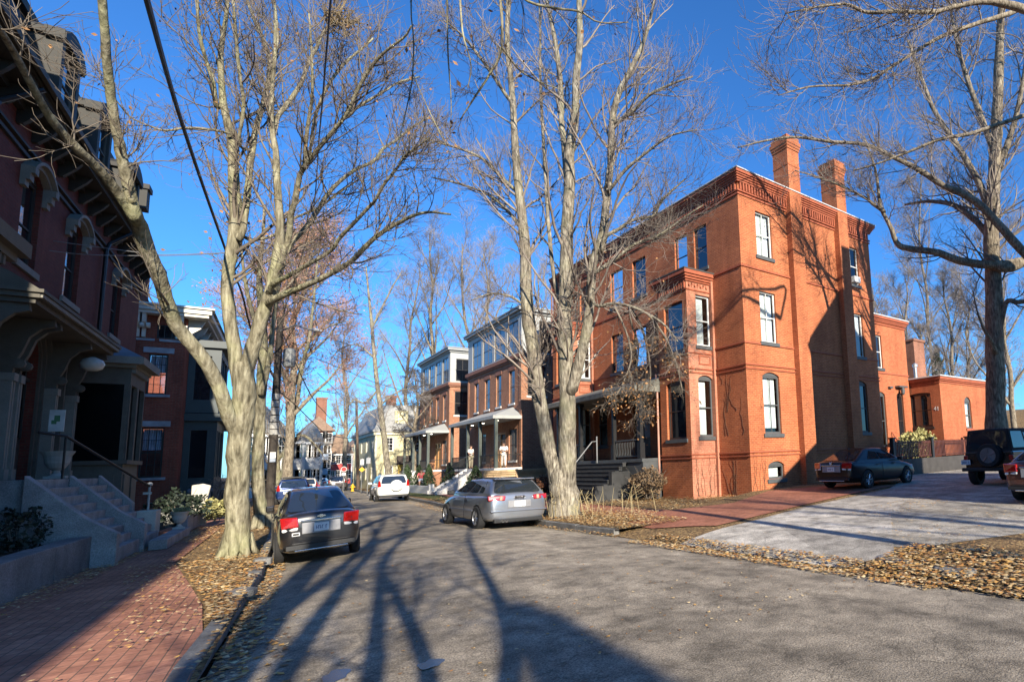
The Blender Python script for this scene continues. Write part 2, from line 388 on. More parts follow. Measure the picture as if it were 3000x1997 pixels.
xsheet('driveway', [(8.4, 4.9), (9.6, 4.4), (12, 3.4), (16.5, 2.6), (40, 2)], [(8.4, 9.1), (9.0, 9.6), (12.2, 10.4), (17.6, 10.9), (25, 14.2), (40, 14.6)], .02, M_drive)
xsheet('apron', [(6.98, 5.2), (7.9, 4.9), (11.6, 7.2), (14.8, 8.6)], [(6.98, 9.2), (8.9, 9.6), (12.4, 10.2), (14.8, 10.5)], .028, M_conc)
xsheet('path', [(7.7, 11.2), (8.6, 9.9), (12.4, 10.65), (15.7, 11.1), (18.6, 11.2)], [(7.7, 12.5), (9.9, 13.9), (12.4, 13.4), (15.9, 15.1), (18.6, 13.4)], .036, M_bwalk2)
# kerbs: granite blocks end to end, a real step
def kerb(name, L, ys, side, label):
    mb = MB()
    for a, b in zip(ys, ys[1:]):
        j = random.uniform(-.012, .012)
        for (Y0, Y1) in ((a + .01, b - .01),):
            x0, x1 = lerp(L, Y0), lerp(L, Y1)
            vs = []
            for X, Y in ((x0, Y0), (x1, Y1)):
                for dx, dz in ((0, -.12), (side * .15, -.12), (side * .15, .075 + j), (0, .07 + j)): vs.append((X + dx - side * .015, Y, zs(Y) + dz))
            mb.add(vs, [(0, 1, 2, 3), (4, 5, 6, 7), (0, 1, 5, 4), (1, 2, 6, 5), (2, 3, 7, 6), (3, 0, 4, 7)])
    tag(mb.build(name, plain('dirty_granite', (.17, .165, .155), .9, var=.4, fine=.6), bevel=.012), kind='structure')
kerb('kerb', [(a - .06 if b < 9 else a, b) for a, b in LK], list(np.arange(-16, 92, 1.9)), -1, '')
kerb('kerb', RK, list(np.arange(11.7, 150, 1.9)), 1, '')

V = []; 
for i in range(15):
    for j in range(9):
        X, Y = 36 + i * 6, 17 + j * 7; V.append((X + rng.uniform(-1, 1), Y, .1 + min(5.5, max(0, (X - 38) * .16 + (Y - 17) * .06)) + rng.uniform(-.15, .15)))
tag(arrays_mesh('hillside', V, [(i * 9 + j, (i + 1) * 9 + j, (i + 1) * 9 + j + 1, i * 9 + j + 1) for i in range(14) for j in range(8)], M_litter, None, True), kind='structure')
# ================================================================== RIGHT: THE BRICK HOUSE
M_brB = brick('orange_brick', (.45, .135, .052), (.33, .09, .037), (.46, .21, .11), ms=.009, stain=.35, soot=(.55, .45, .42), bmp=.3)
M_brBay = brick('pale_painted_brick', (.48, .19, .115), (.39, .14, .085), (.46, .25, .16), ms=.007, stain=.35, soot=(.6, .5, .45), bmp=.3)
M_trimB = plain('terracotta_trim', (.33, .085, .038), .75, var=.2, scale=4, fine=.3)
M_white = plain('white_paint', (.72, .71, .68), .5, var=.08, scale=5)
M_grey = plain('slate_grey_paint', (.075, .08, .083), .6, var=.15, scale=4)
M_dkbr = plain('dark_brown_paint', (.035, .022, .018), .55, var=.2)
M_black = plain('black_paint', (.012, .012, .013), .45, var=.2)
M_curt = plain('white_curtain', (.72, .72, .70), .9, var=.06, scale=6)
M_flash = plain('roof_flashing', (.5, .5, .5), .45, var=.15)
M_tar = plain('tar_roof', (.06, .058, .055), .9)
M_blind0 = plain('old_blind', (.30, .28, .24), .9, var=.2); M_clear = glass_clear(); M_dg = glass_dark()
BX0, BY0 = 15.65, 15.8
SF = Fr((BX0, BY0), (1, 0), (0, -1)); FF = Fr((BX0, BY0), (0, 1), (-1, 0)); BL, BW, BH = 17.6, 9.65, 13.45
house = thing('brick_house', 'tall orange brick house with flat bracketed cornice, two chimneys and bay windows on the corner', 'house', (20, 24, 0), world=True)
so = [(1.0, 1.98, 10.04, 12.02, 0), (7.62, 8.56, 9.98, 11.95, 0), (1.0, 1.98, 6.28, 8.47, 0), (7.6, 8.55, 6.25, 8.45, 0),
      (.93, 1.96, 2.42, 4.82, .17), (7.5, 8.5, 2.45, 4.84, .17), (1.0, 1.97, .56, 1.12, .16)]
fo = [(2.1, 3.0, 9.96, 11.95, 0), (3.5, 4.45, 9.96, 11.95, 0), (6.92, 8.15, 9.94, 11.92, 0), (9.1, 10.38, 9.93, 11.92, 0), (13.0, 13.95, 9.95, 11.95, 0), (14.4, 15.15, 9.95, 11.9, 0),
      (7.05, 8.25, 6.28, 8.3, 0), (9.2, 10.4, 6.28, 8.36, 0), (11.0, 12.0, 2.4, 4.8, .15), (6.9, 8.4, 1.66, 4.5, 0)]
mb = MB(); wall(mb, SF, 0, BW, -.2, BH, so, .2); wall(mb, FF, 0, BL, -.2, BH, fo, .2)
BK = Fr((BX0 + BW, BY0), (0, 1), (1, 0)); wall(mb, BK, 0, BL, -.2, BH, [(1.5, 2.4, 6.3, 8.4, 0)]); LT = Fr((BX0, BY0 + BL), (1, 0), (0, 1)); wall(mb, LT, 0, BW, -.2, BH)
mb.build('wall', M_brB, house, recalc=False)
mb = MB(); mb.box(BX0 + .02, BX0 + BW - .02, BY0 + .02, BY0 + BL - .02, 13.3, 13.42); mb.box(BX0 + .3, BX0 + BW - .3, BY0 + .3, BY0 + BL - .3, 9.2, 9.3); mb.box(BX0 + .3, BX0 + BW - .3, BY0 + .3, BY0 + BL - .3, 5.4, 5.5)
mb.build('roof', M_tar, house)
# string courses
mb = MB()
for F, L in ((SF, BW), (FF, BL)):
    for z, h, d in ((9.36, .07, .05), (6.12, .07, .045), (5.22, .06, .05), (5.06, .05, .045), (1.66, .06, .05), (1.52, .05, .05)):
        mb.box(-d if F is SF else 0, L + (.02 if F is SF else 0), .001, d, z, z + h, F)
mb.build('string_course', M_trimB, house)
# cornice: stepped bands with a row of little arches between corbel teeth
mb = MB()
for F, L in ((SF, BW), (FF, BL)):
    steps = [(12.48, 12.56, .05), (12.62, 12.68, .07), (13.02, 13.10, .10), (13.10, 13.18, .14), (13.18, 13.26, .19), (13.26, 13.33, .24), (13.33, 13.46, .29)]
    for z0, z1, d in steps: mb.box(-d if F is SF else 0.001, L + d * (F is SF), .001, d, z0, z1, F)
    k = int(L / .17)
    for i in range(k):
        u = .08 + i * .17; mb.box(u, u + .085, .001, .09, 12.69, 13.02, F)
mb.build('cornice', M_trimB, house)
mb = MB(); mb.box(BX0 - .33, BX0 + BW + .31, BY0 - .33, BY0 + BL, 13.462, 13.51); mb.build('flashing', M_flash, house)
# chimneys and their wall piers
for u0, u1, nm in ((3.02, 3.82, 0), (6.62, 7.4, 1)):
    ch = MB(); ch.box(u0, u1, .002, .30, 0, 13.6, SF); ch.box(u0 - .04, u1 + .04, .001, .34, 0, 1.5, SF)
    ch.box(u0 - .0, u1 + .0, -.6, .302, 13.6, 15.5, SF)
    for k, (d, z0, z1) in enumerate(((.03, 15.5, 15.62), (.06, 15.62, 15.75), (.09, 15.75, 15.92), (.04, 15.92, 16.15))): ch.box(u0 - d, u1 + d, -.6 - d, .302 + d, z0, z1, SF)
    ch.box(u0 - .02, u1 + .02, -.62, .32, 14.7, 14.78, SF)
    o = ch.build('chimney', M_brB, house)
    if nm == 1: # tangled dead creeper on top
        tw = MB()
        for i in range(70):
            a = random.uniform(0, 6.28); x, y, z = BX0 + 7 + random.uniform(-.5, .5), BY0 + .15 + random.uniform(-.5, .5), 16.1 + random.uniform(-.25, .15)
            pts = [(x, y, z)]
            for k in range(4): x += random.uniform(-.16, .16); y += random.uniform(-.16, .16); z += random.uniform(-.1, .12); pts.append((x, y, z))
            tw.tube(pts, [.012, .011, .01, .008, .005], 4)
        tw.build('creeper', plain('dead_creeper', (.10, .07, .045), .9), o)
# side windows
for i, op in enumerate(so):
    if i in (0, 1, 2, 3): window(SF, house, op, M_white, M_clear, None, M_curt, (2 if i in (0, 2) else 1, 1), .09, .05, sillmat=M_grey, cover=(.08, .92, .02, .98) if i != 1 else (.1, .6, .5, .95))
    elif i in (4, 5): window(SF, house, op, M_grey, M_clear if i == 4 else M_dg, None, M_curt if i == 4 else None, (2, 1), .09, .07, sillmat=M_grey, cover=(.1, .88, .1, .97))
    else: window(SF, house, op, M_grey, M_clear, None, M_curt, (1, 1), .09, .07, sillmat=M_grey, cover=(.2, .8, .05, .9), transom=0)
ac = MB(SF); ac.box(7.85, 8.35, -.05, .2, 10.05, 10.36); ac.box(7.88, 8.32, .2, .21, 10.08, 10.33); tag(ac.build('air_conditioner', M_white, None, bevel=.02), 'white window air conditioner sticking out of the top rear window of the orange brick house', 'air conditioner')
# front windows
for i, op in enumerate(fo[:8]):
    window(FF, house, op, M_dkbr, M_clear if i in (1, 3, 6) else M_dg, None, M_blind0 if i in (1, 3, 6) else None, (1, 1), .09, .06, sillmat=M_grey, cover=(.05, .95, .45 + .1 * (i % 3), .98))
window(FF, house, fo[8], M_grey, M_dg, None, None, (1, 1), .09, .06, sillmat=M_grey)
d = MB(FF); d.box(6.9, 8.4, -.15, -.1, 1.66, 4.5); 
for a, b, c, e in ((6.98, 7.6, 1.75, 2.5), (7.7, 8.32, 1.75, 2.5)): d.box(a, b, -.1, -.08, c, e)
dr = d.build('door', M_black, house); g = MB(FF)
for a, b in ((7.05, 7.5), (7.8, 8.25)): g.box(a, b, -.098, -.09, 2.65, 4.1)
g.build('pane', plain('door_glass', (.18, .2, .26), .2), dr); g = MB(FF); g.box(7.62, 7.66, -.08, -.03, 2.55, 2.75); g.build('handle', plain('brass', (.5, .35, .12), .3, metal=1), dr)
# bays: front at X=14.25, windows on the face and on the near cheek
def bay(y0, y1, main):
    P = thing_part = None
    X1 = 14.25; F_f = Fr((X1, y0), (0, 1), (-1, 0)); F_s = Fr((X1, y0), (1, 0), (0, -1)); W = y1 - y0; D = BX0 - X1; H = 9.15
    of = [(.3, W - .45, 6.08, 8.22, 0), (.3, W - .45, 2.36, 4.72, .12)]; os_ = [(.5, 1.3, 6.27, 8.48, 0), (.48, 1.28, 2.42, 4.85, .15)]
    q = MB(); wall(q, F_f, 0, W, -.25, H, of, .2); b1 = q.build('bay_front', M_brB, house, recalc=False)
    q = MB(); wall(q, F_s, 0, D, -.25, H, os_, .2); F_t = Fr((X1, y1), (1, 0), (0, 1)); wall(q, F_t, 0, D, -.25, H, (), .2)
    q.box(D - .12, D - .005, .0, .14, -.2, H + .2, F_s); b2 = q.build('bay_cheek', M_brBay, house, recalc=False)
    for op in of: window(F_f, b1, op, M_dkbr, M_dg, None, None, (1, 1), .1, .07, sillmat=M_grey)
    for k, op in enumerate(os_): window(F_s, b2, op, M_white if k == 0 else M_grey, M_clear, None, M_curt, (1, 1), .1, .065, sillmat=M_grey, cover=(.06, .68, .02, .95))
    c = MB()
    for z0, z1, d in ((8.62, 8.68, .04), (9.0, 9.08, .06), (9.08, 9.18, .12), (9.18, 9.28, .18), (9.28, 9.44, .24)):
        c.box(X1 - d, BX0 - .002, y0 - d, y1 + d, z0, z1)
    for i in range(int(W / .16)): c.box(i * .16 + .05, i * .16 + .13, .001, .07, 8.69, 9.0, F_f)
    for i in range(7): 
        u = .12 + i * .16; c.box(u, u + .09, .001, .03, 8.78 + .1 * (i % 2), 8.84 + .1 * (i % 2), F_s); c.box(u, u + .03, .001, .03, 8.78, 8.94, F_s)
    c.build('bay_cornice', M_trimB, house); c = MB()
    for z, h in ((6.0 - .1, .05), (5.22, .06), (5.06, .05), (1.66, .06), (1.52, .05)):
        c.box(X1 - .045, BX0 - .003, y0 - .045, y1 + .045, z, z + h)
    for (a, b, z0, z1) in ((.55, 1.2, 5.45, 5.85),):   # recessed-looking brick panel frame
        c.box(a, b, .001, .03, z1 - .05, z1, F_s); c.box(a, b, .001, .03, z0, z0 + .05, F_s); c.box(a, a + .05, .001, .03, z0 + .05, z1 - .05, F_s); c.box(b - .05, b, .001, .03, z0 + .05, z1 - .05, F_s)
    c.build('bay_string_course', M_trimB, house)
    r = MB(); r.box(X1 - .26, BX0 - .004, y0 - .26, y1 + .26, 9.441, 9.5); r.build('bay_roof', M_tar, house)
bay(17.75, 19.82, True); bay(28.35, 30.5, False)
# porch between the bays
W0, W1 = 19.95, 28.2; PXF = 13.3
po = MB(); po.box(PXF, BX0 - .01, W0, W1, 1.48, 1.62); po.box(PXF + .06, BX0 - .01, W0 + .02, W1 - .02, -.2, 1.479)
po.build('porch_floor', M_grey, house)
po = MB(); zf, zb = 4.72, 5.55
for (dz, mm) in ((0, 0),):
    vs = [(PXF - .35, W0 - .1, zf), (PXF - .35, W1 + .9, zf), (BX0 - .01, W1 - .5, zb), (BX0 - .01, W0 - .1, zb), (PXF - .35, W0 - .1, zf - .22), (PXF - .35, W1 + .9, zf - .22), (BX0 - .01, W1 + .9, zf - .22), (BX0 - .01, W0 - .1, zf - .22)]
    po.add(vs, [(0, 1, 2, 3), (0, 4, 5, 1), (1, 5, 6, 2), (2, 6, 7, 3), (3, 7, 4, 0), (4, 7, 6, 5)])
po.build('porch_roof', plain('mossy_shingle', (.16, .155, .13), .9, var=.35, scale=3, fine=.6, bmp=.4), house)
for y in (W0 + .25, 22.4, 25.6, W1 - .1):
    p = MB(); p.box(PXF + .05, PXF + .21, y - .08, y + .08, 1.62, 4.5); p.box(PXF + .01, PXF + .25, y - .12, y + .12, 1.62, 2.3); p.box(PXF + .0, PXF + .26, y - .13, y + .13, 4.32, 4.495); p.build('post', M_black, house)
for (a, b) in ((W0 + .35, 22.3), (25.75, W1 - .2)):
    p = MB(); p.box(PXF + .1, PXF + .16, a, b, 2.42, 2.48); p.box(PXF + .1, PXF + .16, a, b, 1.72, 1.77)
    k = int((b - a) / .13)
    for i in range(k):
        y = a + (i + .5) * (b - a) / k; pts = [(PXF + .13, y + .03 * math.sin(t * 6.28), 1.77 + .65 * t) for t in np.linspace(0, 1, 6)]; p.tube(pts, .013, 4)
    p.build('porch_railing', M_grey, house)
st = MB(); n = 9; Y0s, Y1s = 21.2, 25.6
for i in range(n):
    z1 = 1.48 - (i) * 1.6 / n; x1 = PXF - i * .19
    st.box(x1 - .2, x1 - .005, Y0s, Y1s, z1 - .04, z1); st.box(x1 - .17, x1 - .01, Y0s + .03, Y1s - .03, z1 - .1778, z1 - .04)
st.build('steps', plain('worn_grey_steps', (.04, .04, .04), .8, var=.3, fine=.5), house)
st = MB(); st.box(PXF - 1.7, PXF - .005, Y0s - .26, Y0s - .01, -.15, .55); st.box(PXF - .9, PXF - .006, Y0s - .262, Y0s - .012, .551, 1.1); st.build('step_wall', MC['worn_grey_steps'], house)
st = MB(); 
st.tube([(PXF - .1, 23.6, 2.52), (PXF - .35, 23.6, 2.5), (PXF - 1.75, 23.6, .95), (PXF - 1.95, 23.6, .9)], .026, 8); st.tube([(PXF - .1, 23.6, 1.5), (PXF - .1, 23.6, 2.75)], .035, 8); st.tube([(PXF - 1.8, 23.6, -.1), (PXF - 1.8, 23.6, .92)], .026, 8)
st.build('handrail', plain('grey_iron', (.16, .165, .17), .5), house)
ds = MB(); ds.tube([(14.2, 19.9, 4.95), (14.16, 19.92, 4.8), (14.16, 19.92, .35), (14.05, 19.9, .1)], .045, 8); ds.tube([(14.16, 19.92, 4.8), (14.3, 20.2, 5.3), (15.0, 20.4, 5.55)], .04, 8)
ds.build('downspout', plain('copper_pink_pipe', (.48, .24, .17), .5), house)
ds = MB(); ds.tube([(15.5, 33.3, 13.2), (15.5, 33.3, 0)], .06, 8); ds.build('downspout', plain('rusty_pipe', (.16, .06, .04), .6), house)
# stone footing step at the corner
ft = MB(); ft.box(15.5, 17.8, 15.45, 15.795, -.1, .1); ft.build('stone_footing', M_granite, house, bevel=.02)
# bucket, pot on porch
b = MB(); b.lathe([(.12, 0), (.155, .36), (.17, .37), (.17, .4), (.15, .4), (.14, .36)], (PXF + .45, 26.2, 1.62), 14)
tag(b.build('bucket', M_white, smooth=True), 'white plastic bucket standing on the dark porch of the orange brick house', 'bucket')
# creeping vine stems on the corner of the front wall (surface growth): one loose plant
vn = MB()
for k in range(20):
    fside = random.random() < .7
    if fside: u = random.uniform(.1, 1.6); F = FF
    else: u = random.uniform(0, .9); F = SF
    z = random.choice([0, 0, 0, 2.4, 3.4, 4.6]) ; pts = []; du = random.uniform(-.05, .05)
    for i in range(9):
        pts.append(F.p(u, .012, z)); u += du + random.uniform(-.1, .1); z += random.uniform(.05, .32)
        u = max(.02, min(1.75, u))
    vn.tube(pts, np.linspace(.009, .003, 9), 4)
for k in range(9):
    X = random.uniform(14.3, 15.6); z = 0; pts = []
    for i in range(8): pts.append((X, 17.74, z)); X = min(15.6, max(14.28, X + random.uniform(-.09, .09))); z += random.uniform(.1, .4)
    vn.tube(pts, np.linspace(.012, .003, 8), 4)
tag(vn.build('creeper_vine', plain('vine_stem', (.09, .05, .03), .9)), 'thin leafless creeper climbing the front corner of the orange brick house', 'vine')

# ------------------------------------------------------------------ rear wing (part of the brick house, two storeys)
WF = Fr((25.3, 16.8), (1, 0), (0, -1)); WL = 4.75; wo = [(1.3, 2.15, 6.06, 7.92, 0), (1.28, 2.1, 1.7, 4.55, .17), (3.3, 4.0, 1.7, 4.6, .15)]
q = MB(); wall(q, WF, 0, WL, -.2, 9.0, wo, .18); wr = Fr((25.3 + WL, 16.8), (0, 1), (1, 0)); wall(q, wr, 0, 8, -.2, 9.0); q.box(25.3, 25.3 + WL - .02, 16.83, 24, 8.85, 8.98)
wing = q.build('rear_wing', brick('orange_brick_wing', (.44, .13, .055), (.35, .095, .042), (.44, .19, .1), ms=.007, stain=.3, soot=(.55, .45, .42), bmp=.3), house, recalc=False)
q = MB()
for z0, z1, d in ((8.55, 8.62, .05), (8.7, 8.78, .08), (8.78, 8.88, .13), (8.88, 9.02, .2)): q.box(.01, WL + d, .001, d, z0, z1, WF)
q.build('cornice', M_trimB, wing); q = MB(); q.box(.01, WL + .04, .001, .04, 5.75, 5.82, WF); q.build('string_course', M_trimB, wing); q = MB(); q.box(.01, WL + .24, -7, .24, 9.021, 9.08, WF); q.build('flashing', M_flash, wing)
window(WF, wing, wo[0], M_white, M_dg, None, None, (1, 1), .09, .055, sillmat=M_grey); window(WF, wing, wo[1], M_grey, M_clear, None, M_curt, (1, 1), .09, .07, cover=(.1, .6, .05, .95)); window(WF, wing, wo[2], M_dkbr, M_dg, None, None, (2, 1), .09, .07)
stp = MB(WF)
for i in range(5): stp.box(2.4 + i * .0, 3.9, .002 + .0, .9 - i * .17, .3 + i * .25, .545 + i * .25)
for x in (2.45, 3.85): stp.tube([WF.p(x, 1.0, .9), WF.p(x, .05, 2.5)], .035, 6); stp.tube([WF.p(x, 1.0, .0), WF.p(x, 1.0, .95)], .035, 6)
stp.build('steps', M_trimB, house)
lm = MB(WF); lm.box(2.45, 2.75, .0, .16, 4.95, 5.05); lm.build('door_hood', M_grey, house)
lm = MB(WF); lm.box(3.2, 4.1, .001, .3, 5.03, 5.12); lm.build('door_hood', M_grey, house); lm = MB(WF); lm.lathe([(.05, 0), (.11, .1), (.12, .3), (.06, .42)], WF.p(3.6, .25, 4.6), 10); lm.build('wall_lamp', M_grey, house)

# ------------------------------------------------------------------ number 41, low brick cottage
c41 = thing('brick_cottage', 'low orange brick cottage with a big dark window and the number 41 on its corner', 'cottage', (33, 19, 0), world=True)
X41 = 30.2; FA = Fr((X41, 15.0), (0, 1), (-1, 0)); FB = Fr((X41, 15.0), (1, 0), (0, -1)); H41 = 5.55; LB = 6.4
oa = [(.6, 1.9, 2.75, 4.65, .08)]; ob = [(2.9, 3.75, 2.6, 4.2, .3)]
q = MB(); wall(q, FA, 0, 6, -.2, H41, oa, .2); wall(q, FB, 0, LB, -.2, H41, ob, .2); q.box(X41 + .02, X41 + LB, 15.02, 21, H41 - .12, H41 - .02)
q.build('wall', MC['orange_brick_wing'], c41, recalc=False)
q = MB()
for z0, z1, d in ((5.2, 5.26, .05), (5.32, 5.4, .08), (5.4, 5.55, .14)): q.box(.01, 6, .001, d, z0, z1, FA); q.box(-d, LB + d, .001, d, z0, z1, FB)
q.build('cornice', M_trimB, c41); q = MB(); q.box(X41 - .2, X41 + LB + .2, 14.8, 21, 5.552, 5.62); q.build('roof', M_flash, c41)
window(FA, c41, oa[0], M_dkbr, M_dg, None, None, (2, 1), .09, .08, sillmat=M_dkbr); window(FB, c41, ob[0], M_grey, M_clear, None, M_curt, (1, 1), .09, .07, sillmat=M_trimB)
q = MB(); q.box(34.7, 36.1, 18.8, 19.7, 5.5, 8.8); q.box(34.63, 36.17, 18.73, 19.77, 8.8, 8.93); q.build('chimney', brick('chimney_brick', (.30, .12, .07), (.22, .08, .05), (.3, .2, .15)), c41)
q = MB(); q.lathe([(.1, 0), (.1, 1.2), (.17, 1.25), (.17, 1.4), (.05, 1.5)], (33.9, 18.4, 5.62), 12); q.build('flue', plain('steel_flue', (.6, .6, .6), .3, metal=.7), c41)
def text_mesh(name, txt, size, mat, M4, parent=None, extrude=.006):
    cu = bpy.data.curves.new(name, 'FONT'); cu.body = txt; cu.size = size; cu.extrude = extrude; cu.align_x = 'CENTER'; cu.align_y = 'CENTER'; cu.resolution_u = 2
    t = bpy.data.objects.new(name, cu); COL.objects.link(t)
    dg = bpy.context.evaluated_depsgraph_get(); me = bpy.data.meshes.new_from_object(t.evaluated_get(dg)); bpy.data.objects.remove(t); bpy.data.curves.remove(cu)
    me.name = name; me.transform(M4); me.materials.clear(); me.materials.append(mat)
    o = bpy.data.objects.new(name, me); COL.objects.link(o)
    if parent is not None:
        o.parent = parent
        if parent.name in WINV: o.matrix_parent_inverse = WINV[parent.name]
    return o
def text_on(F, u, v, z):   # matrix that stands text on a wall frame (text x -> right as seen from outside)
    r = np.cross(np.array([0, 0, 1.]), F.v); q = F.p(u, v, z)
    return Matrix(((r[0], 0, F.v[0], q[0]), (r[1], 0, F.v[1], q[1]), (r[2], 1, F.v[2], q[2]), (0, 0, 0, 1)))
text_mesh('house_number', '41', .34, M_white, text_on(FA, .3, .012, 3.72), c41)

# ------------------------------------------------------------------ the two new town houses
M_brT = brick('brown_brick', (.40, .175, .095), (.30, .115, .06), (.42, .28, .19), bw=.26, rh=.1, ms=.012, stain=.15, bmp=.2)
M_belt = plain('brown_band', (.25, .105, .06), .7, var=.1)
M_panel = plain('pale_grey_panel', (.36, .365, .35), .55, var=.05)
M_panel_d = plain('grey_cornice', (.29, .295, .285), .55, var=.05)
M_sill = plain('pale_sill', (.62, .60, .56), .7, var=.08)
M_tframe = plain('bronze_frame', (.06, .05, .04), .5, var=.1)
M_green = plain('dark_green_grey_post', (.07, .085, .075), .5, var=.1)
M_oak = plain('oak_door', (.48, .25, .09), .45, var=.15)
M_tpane = glass_dark('sky_window', (.10, .11, .12), .08, .45)
M_blind = plain('roller_blind', (.55, .55, .55), .8, var=.03)
M_ccw = plain('pale_concrete', (.62, .60, .57), .85, var=.06, fine=.2)
M_lamp = emit('lit_downlight', (1., .9, .7), 6.)
def townhouse(y0, y1, label, zg, stair_y):
    T = thing('town_house', label, 'house', (BX0 + 4, (y0 + y1) / 2, 0), world=True); L = y1 - y0; D = 9.
    A = Fr((BX0, y0), (0, 1), (-1, 0)); E = Fr((BX0, y0), (1, 0), (0, -1)); G = Fr((BX0, y1), (1, 0), (0, 1))
    s = L / 11.7
    rows2 = [(a * s, b * s, 6.05, 8.5, 0) for a, b in ((1.3, 2.35), (3.95, 5.0), (6.4, 7.5), (9.05, 9.95))]
    low = [(.9 * s, 2.4 * s, 1.9, 4.15, 0), (7.2 * s, 8.4 * s, 1.9, 4.15, 0)]; doors = [(3.0 * s, 5.2 * s, 1.4, 4.0, 0)]
    eo = [(.42, 1.8, 6.45, 8.7, 0), (3.6, 5.0, 6.45, 8.7, 0)]
    q = MB(); wall(q, A, 0, L, zg, 9.25, rows2 + low + doors, .18); wall(q, E, 0, D, zg, 9.25, eo, .18); wall(q, G, 0, D, zg, 9.25); wall(q, Fr((BX0 + D, y0), (0, 1), (1, 0)), 0, L, zg, 12.45)
    w = q.build('wall', M_brT, T, recalc=False)
    q = MB()
    for F, LL in ((A, L), (E, D)):
        q.box(-.04 if F is E else 0.0, LL, .001, .04, 8.85, 8.92, F)
    for (a, b) in ((0, .35), (L - .35, L)): q.box(a, b, .0015, .05, zg, 8.85, A)
    q.build('pilaster', M_brT, T)
    q = MB(); q.box(BX0 - .22, BX0 + D, y0 - .22, y1 + .1, 9.25, 9.52); q.box(BX0 - .12, BX0 + D, y0 - .12, y1 + .05, 9.12, 9.25)
    for a, b, c, d, r in rows2: q.box(a - .12, b + .12, .002, .03, d + .0, d + .3, A)
    for a, b, c, d, r in eo: q.box(a - .12, b + .12, .002, .03, d, d + .25, E)
    q.build('band', M_belt, T)
    up = [(a * s, b * s, 9.72, 12.1, 0) for a, b in ((.65, 2.75), (3.25, 5.4), (5.9, 8.05), (8.5, 10.6))]; eu = [(.5, 1.75, 9.7, 11.85, 0)] if y0 > 50 else [(1.3, 2.3, 9.65, 12.05, 0)]
    q = MB(); wall(q, A, 0, L, 9.52, 12.45, up, .1); wall(q, E, 0, D, 9.52, 12.45, eu, .1); wall(q, G, 0, D, 9.52, 12.45)
    q.box(.02, .5, .001, .03, 9.53, 12.3, E); q.box(1.9 if y0 > 50 else 2.45, 2.3 if y0 > 50 else 2.9, .001, .03, 9.53, 12.1, E); q.box(-.02, .12, .001, .03, 9.53, 12.3, A)
    q.build('upper_storey', M_panel, T, recalc=False)
    q = MB(); q.box(BX0 - .12, BX0 + D, y0 - .12, y1 + .12, 12.45, 12.62); q.box(BX0 - .32, BX0 + D, y0 - .32, y1 + .3, 12.62, 12.88); q.box(BX0 - .38, BX0 + D, y0 - .38, y1 + .36, 12.82, 12.9); q.build('cornice', M_panel_d, T)
    for op in rows2: window(A, T, op, M_tframe, M_tpane, None, None, (1, 1), .08, .06, sillmat=M_sill, sillw=.06)
    for op in low: window(A, T, op, M_tframe, M_tpane, None, None, (2, 1), .08, .06, sillmat=M_sill, sillw=.06)
    for op in up: window(A, T, op, M_tframe, M_tpane, None, None, (2, 1), .04, .06, transom=.48)
    for op in eo + eu: window(E, T, op, M_tframe, M_dg, None, M_blind, (2, 1), .06, .07, sillmat=M_sill if op in eo else None, cover=(.35, .95, .04, .4))
    for a, b, c, d, r in doors:
        q = MB(A); n = 2
        q.box(a, a + .1, -.12, -.02, c, d); q.box(b - .1, b, -.12, -.02, c, d); q.box((a + b) / 2 - .05, (a + b) / 2 + .05, -.12, -.02, c, d); q.box(a + .1, b - .1, -.12, -.021, d - .1, d); q.box(a + .1, b - .1, -.12, -.021, d - .62, d - .52)
        for k in range(2):
            u = a + .1 + k * (b - a) / 2; q.box(u + .02, u + (b - a) / 2 - .17, -.14, -.07, c, d - .62)
        dd = q.build('door', M_oak, T); q = MB(A); q.box(a + .12, b - .12, -.115, -.1, d - .52, d - .1); q.build('pane', M_tpane, dd)
    # porch
    xf = 13.62; a0, a1 = y0 - .05, y0 + 10.0 * s; zr = 4.78
    q = MB(); vs = [(xf, a0, zr), (xf, a1, zr), (BX0 - .02, a1, zr), (BX0 - .02, a0, zr), (BX0 - .02, a0 + 1.6, 5.75), (BX0 - .02, a1 - 1.6, 5.75)]
    q.add([(x, y, z + .22) if i < 4 else (x, y, z) for i, (x, y, z) in enumerate(vs)] + [(x, y, z) for x, y, z in vs[:4]], [(0, 1, 5, 4), (0, 4, 3), (1, 2, 5), (2, 3, 4, 5), (0, 6, 7, 1), (1, 7, 8, 2), (2, 8, 9, 3), (3, 9, 6, 0), (6, 9, 8, 7)])
    q.build('porch_roof', M_panel, T)
    q = MB(); q.box(xf + .1, BX0 - .01, a0, a1, 1.25, 1.4); q.build('porch_floor', M_ccw, T); q = MB(); q.box(xf + .15, BX0 - .01, a0 + .02, a1 - .02, zg, 1.249); q.build('porch_base', M_brT, T)
    pys = [a0 + .15, a0 + 3.3 * s, a0 + 6.0 * s, a1 - .15]
    for y in pys:
        q = MB(); q.box(xf + .16, xf + .36, y - .1, y + .1, 1.4, zr - .002); q.build('post', M_green, T)
    q = MB()
    for i, (p0, p1) in enumerate(zip(pys, pys[1:])):
        if i == 1: continue
        q = MB()
        for z in (1.5, 2.28): q.box(xf + .23, xf + .28, p0 + .1, p1 - .1, z, z + .05)
        k = int((p1 - p0) / .13)
        for j in range(k): y = p0 + .1 + (j + .5) * (p1 - p0 - .2) / k; q.box(xf + .245, xf + .265, y - .01, y + .01, 1.55, 2.28)
        q.build('porch_railing', M_black, T)
    q = MB()
    for z in (1.5, 2.28): q.box(xf + .37, BX0 - .02, a0 + .12, a0 + .17, z, z + .05)
    k = 14
    for j in range(k): x = xf + .4 + j * (BX0 - xf - .45) / k; q.box(x - .01, x + .01, a0 + .135, a0 + .155, 1.55, 2.28)
    q.build('porch_railing', M_black, T)
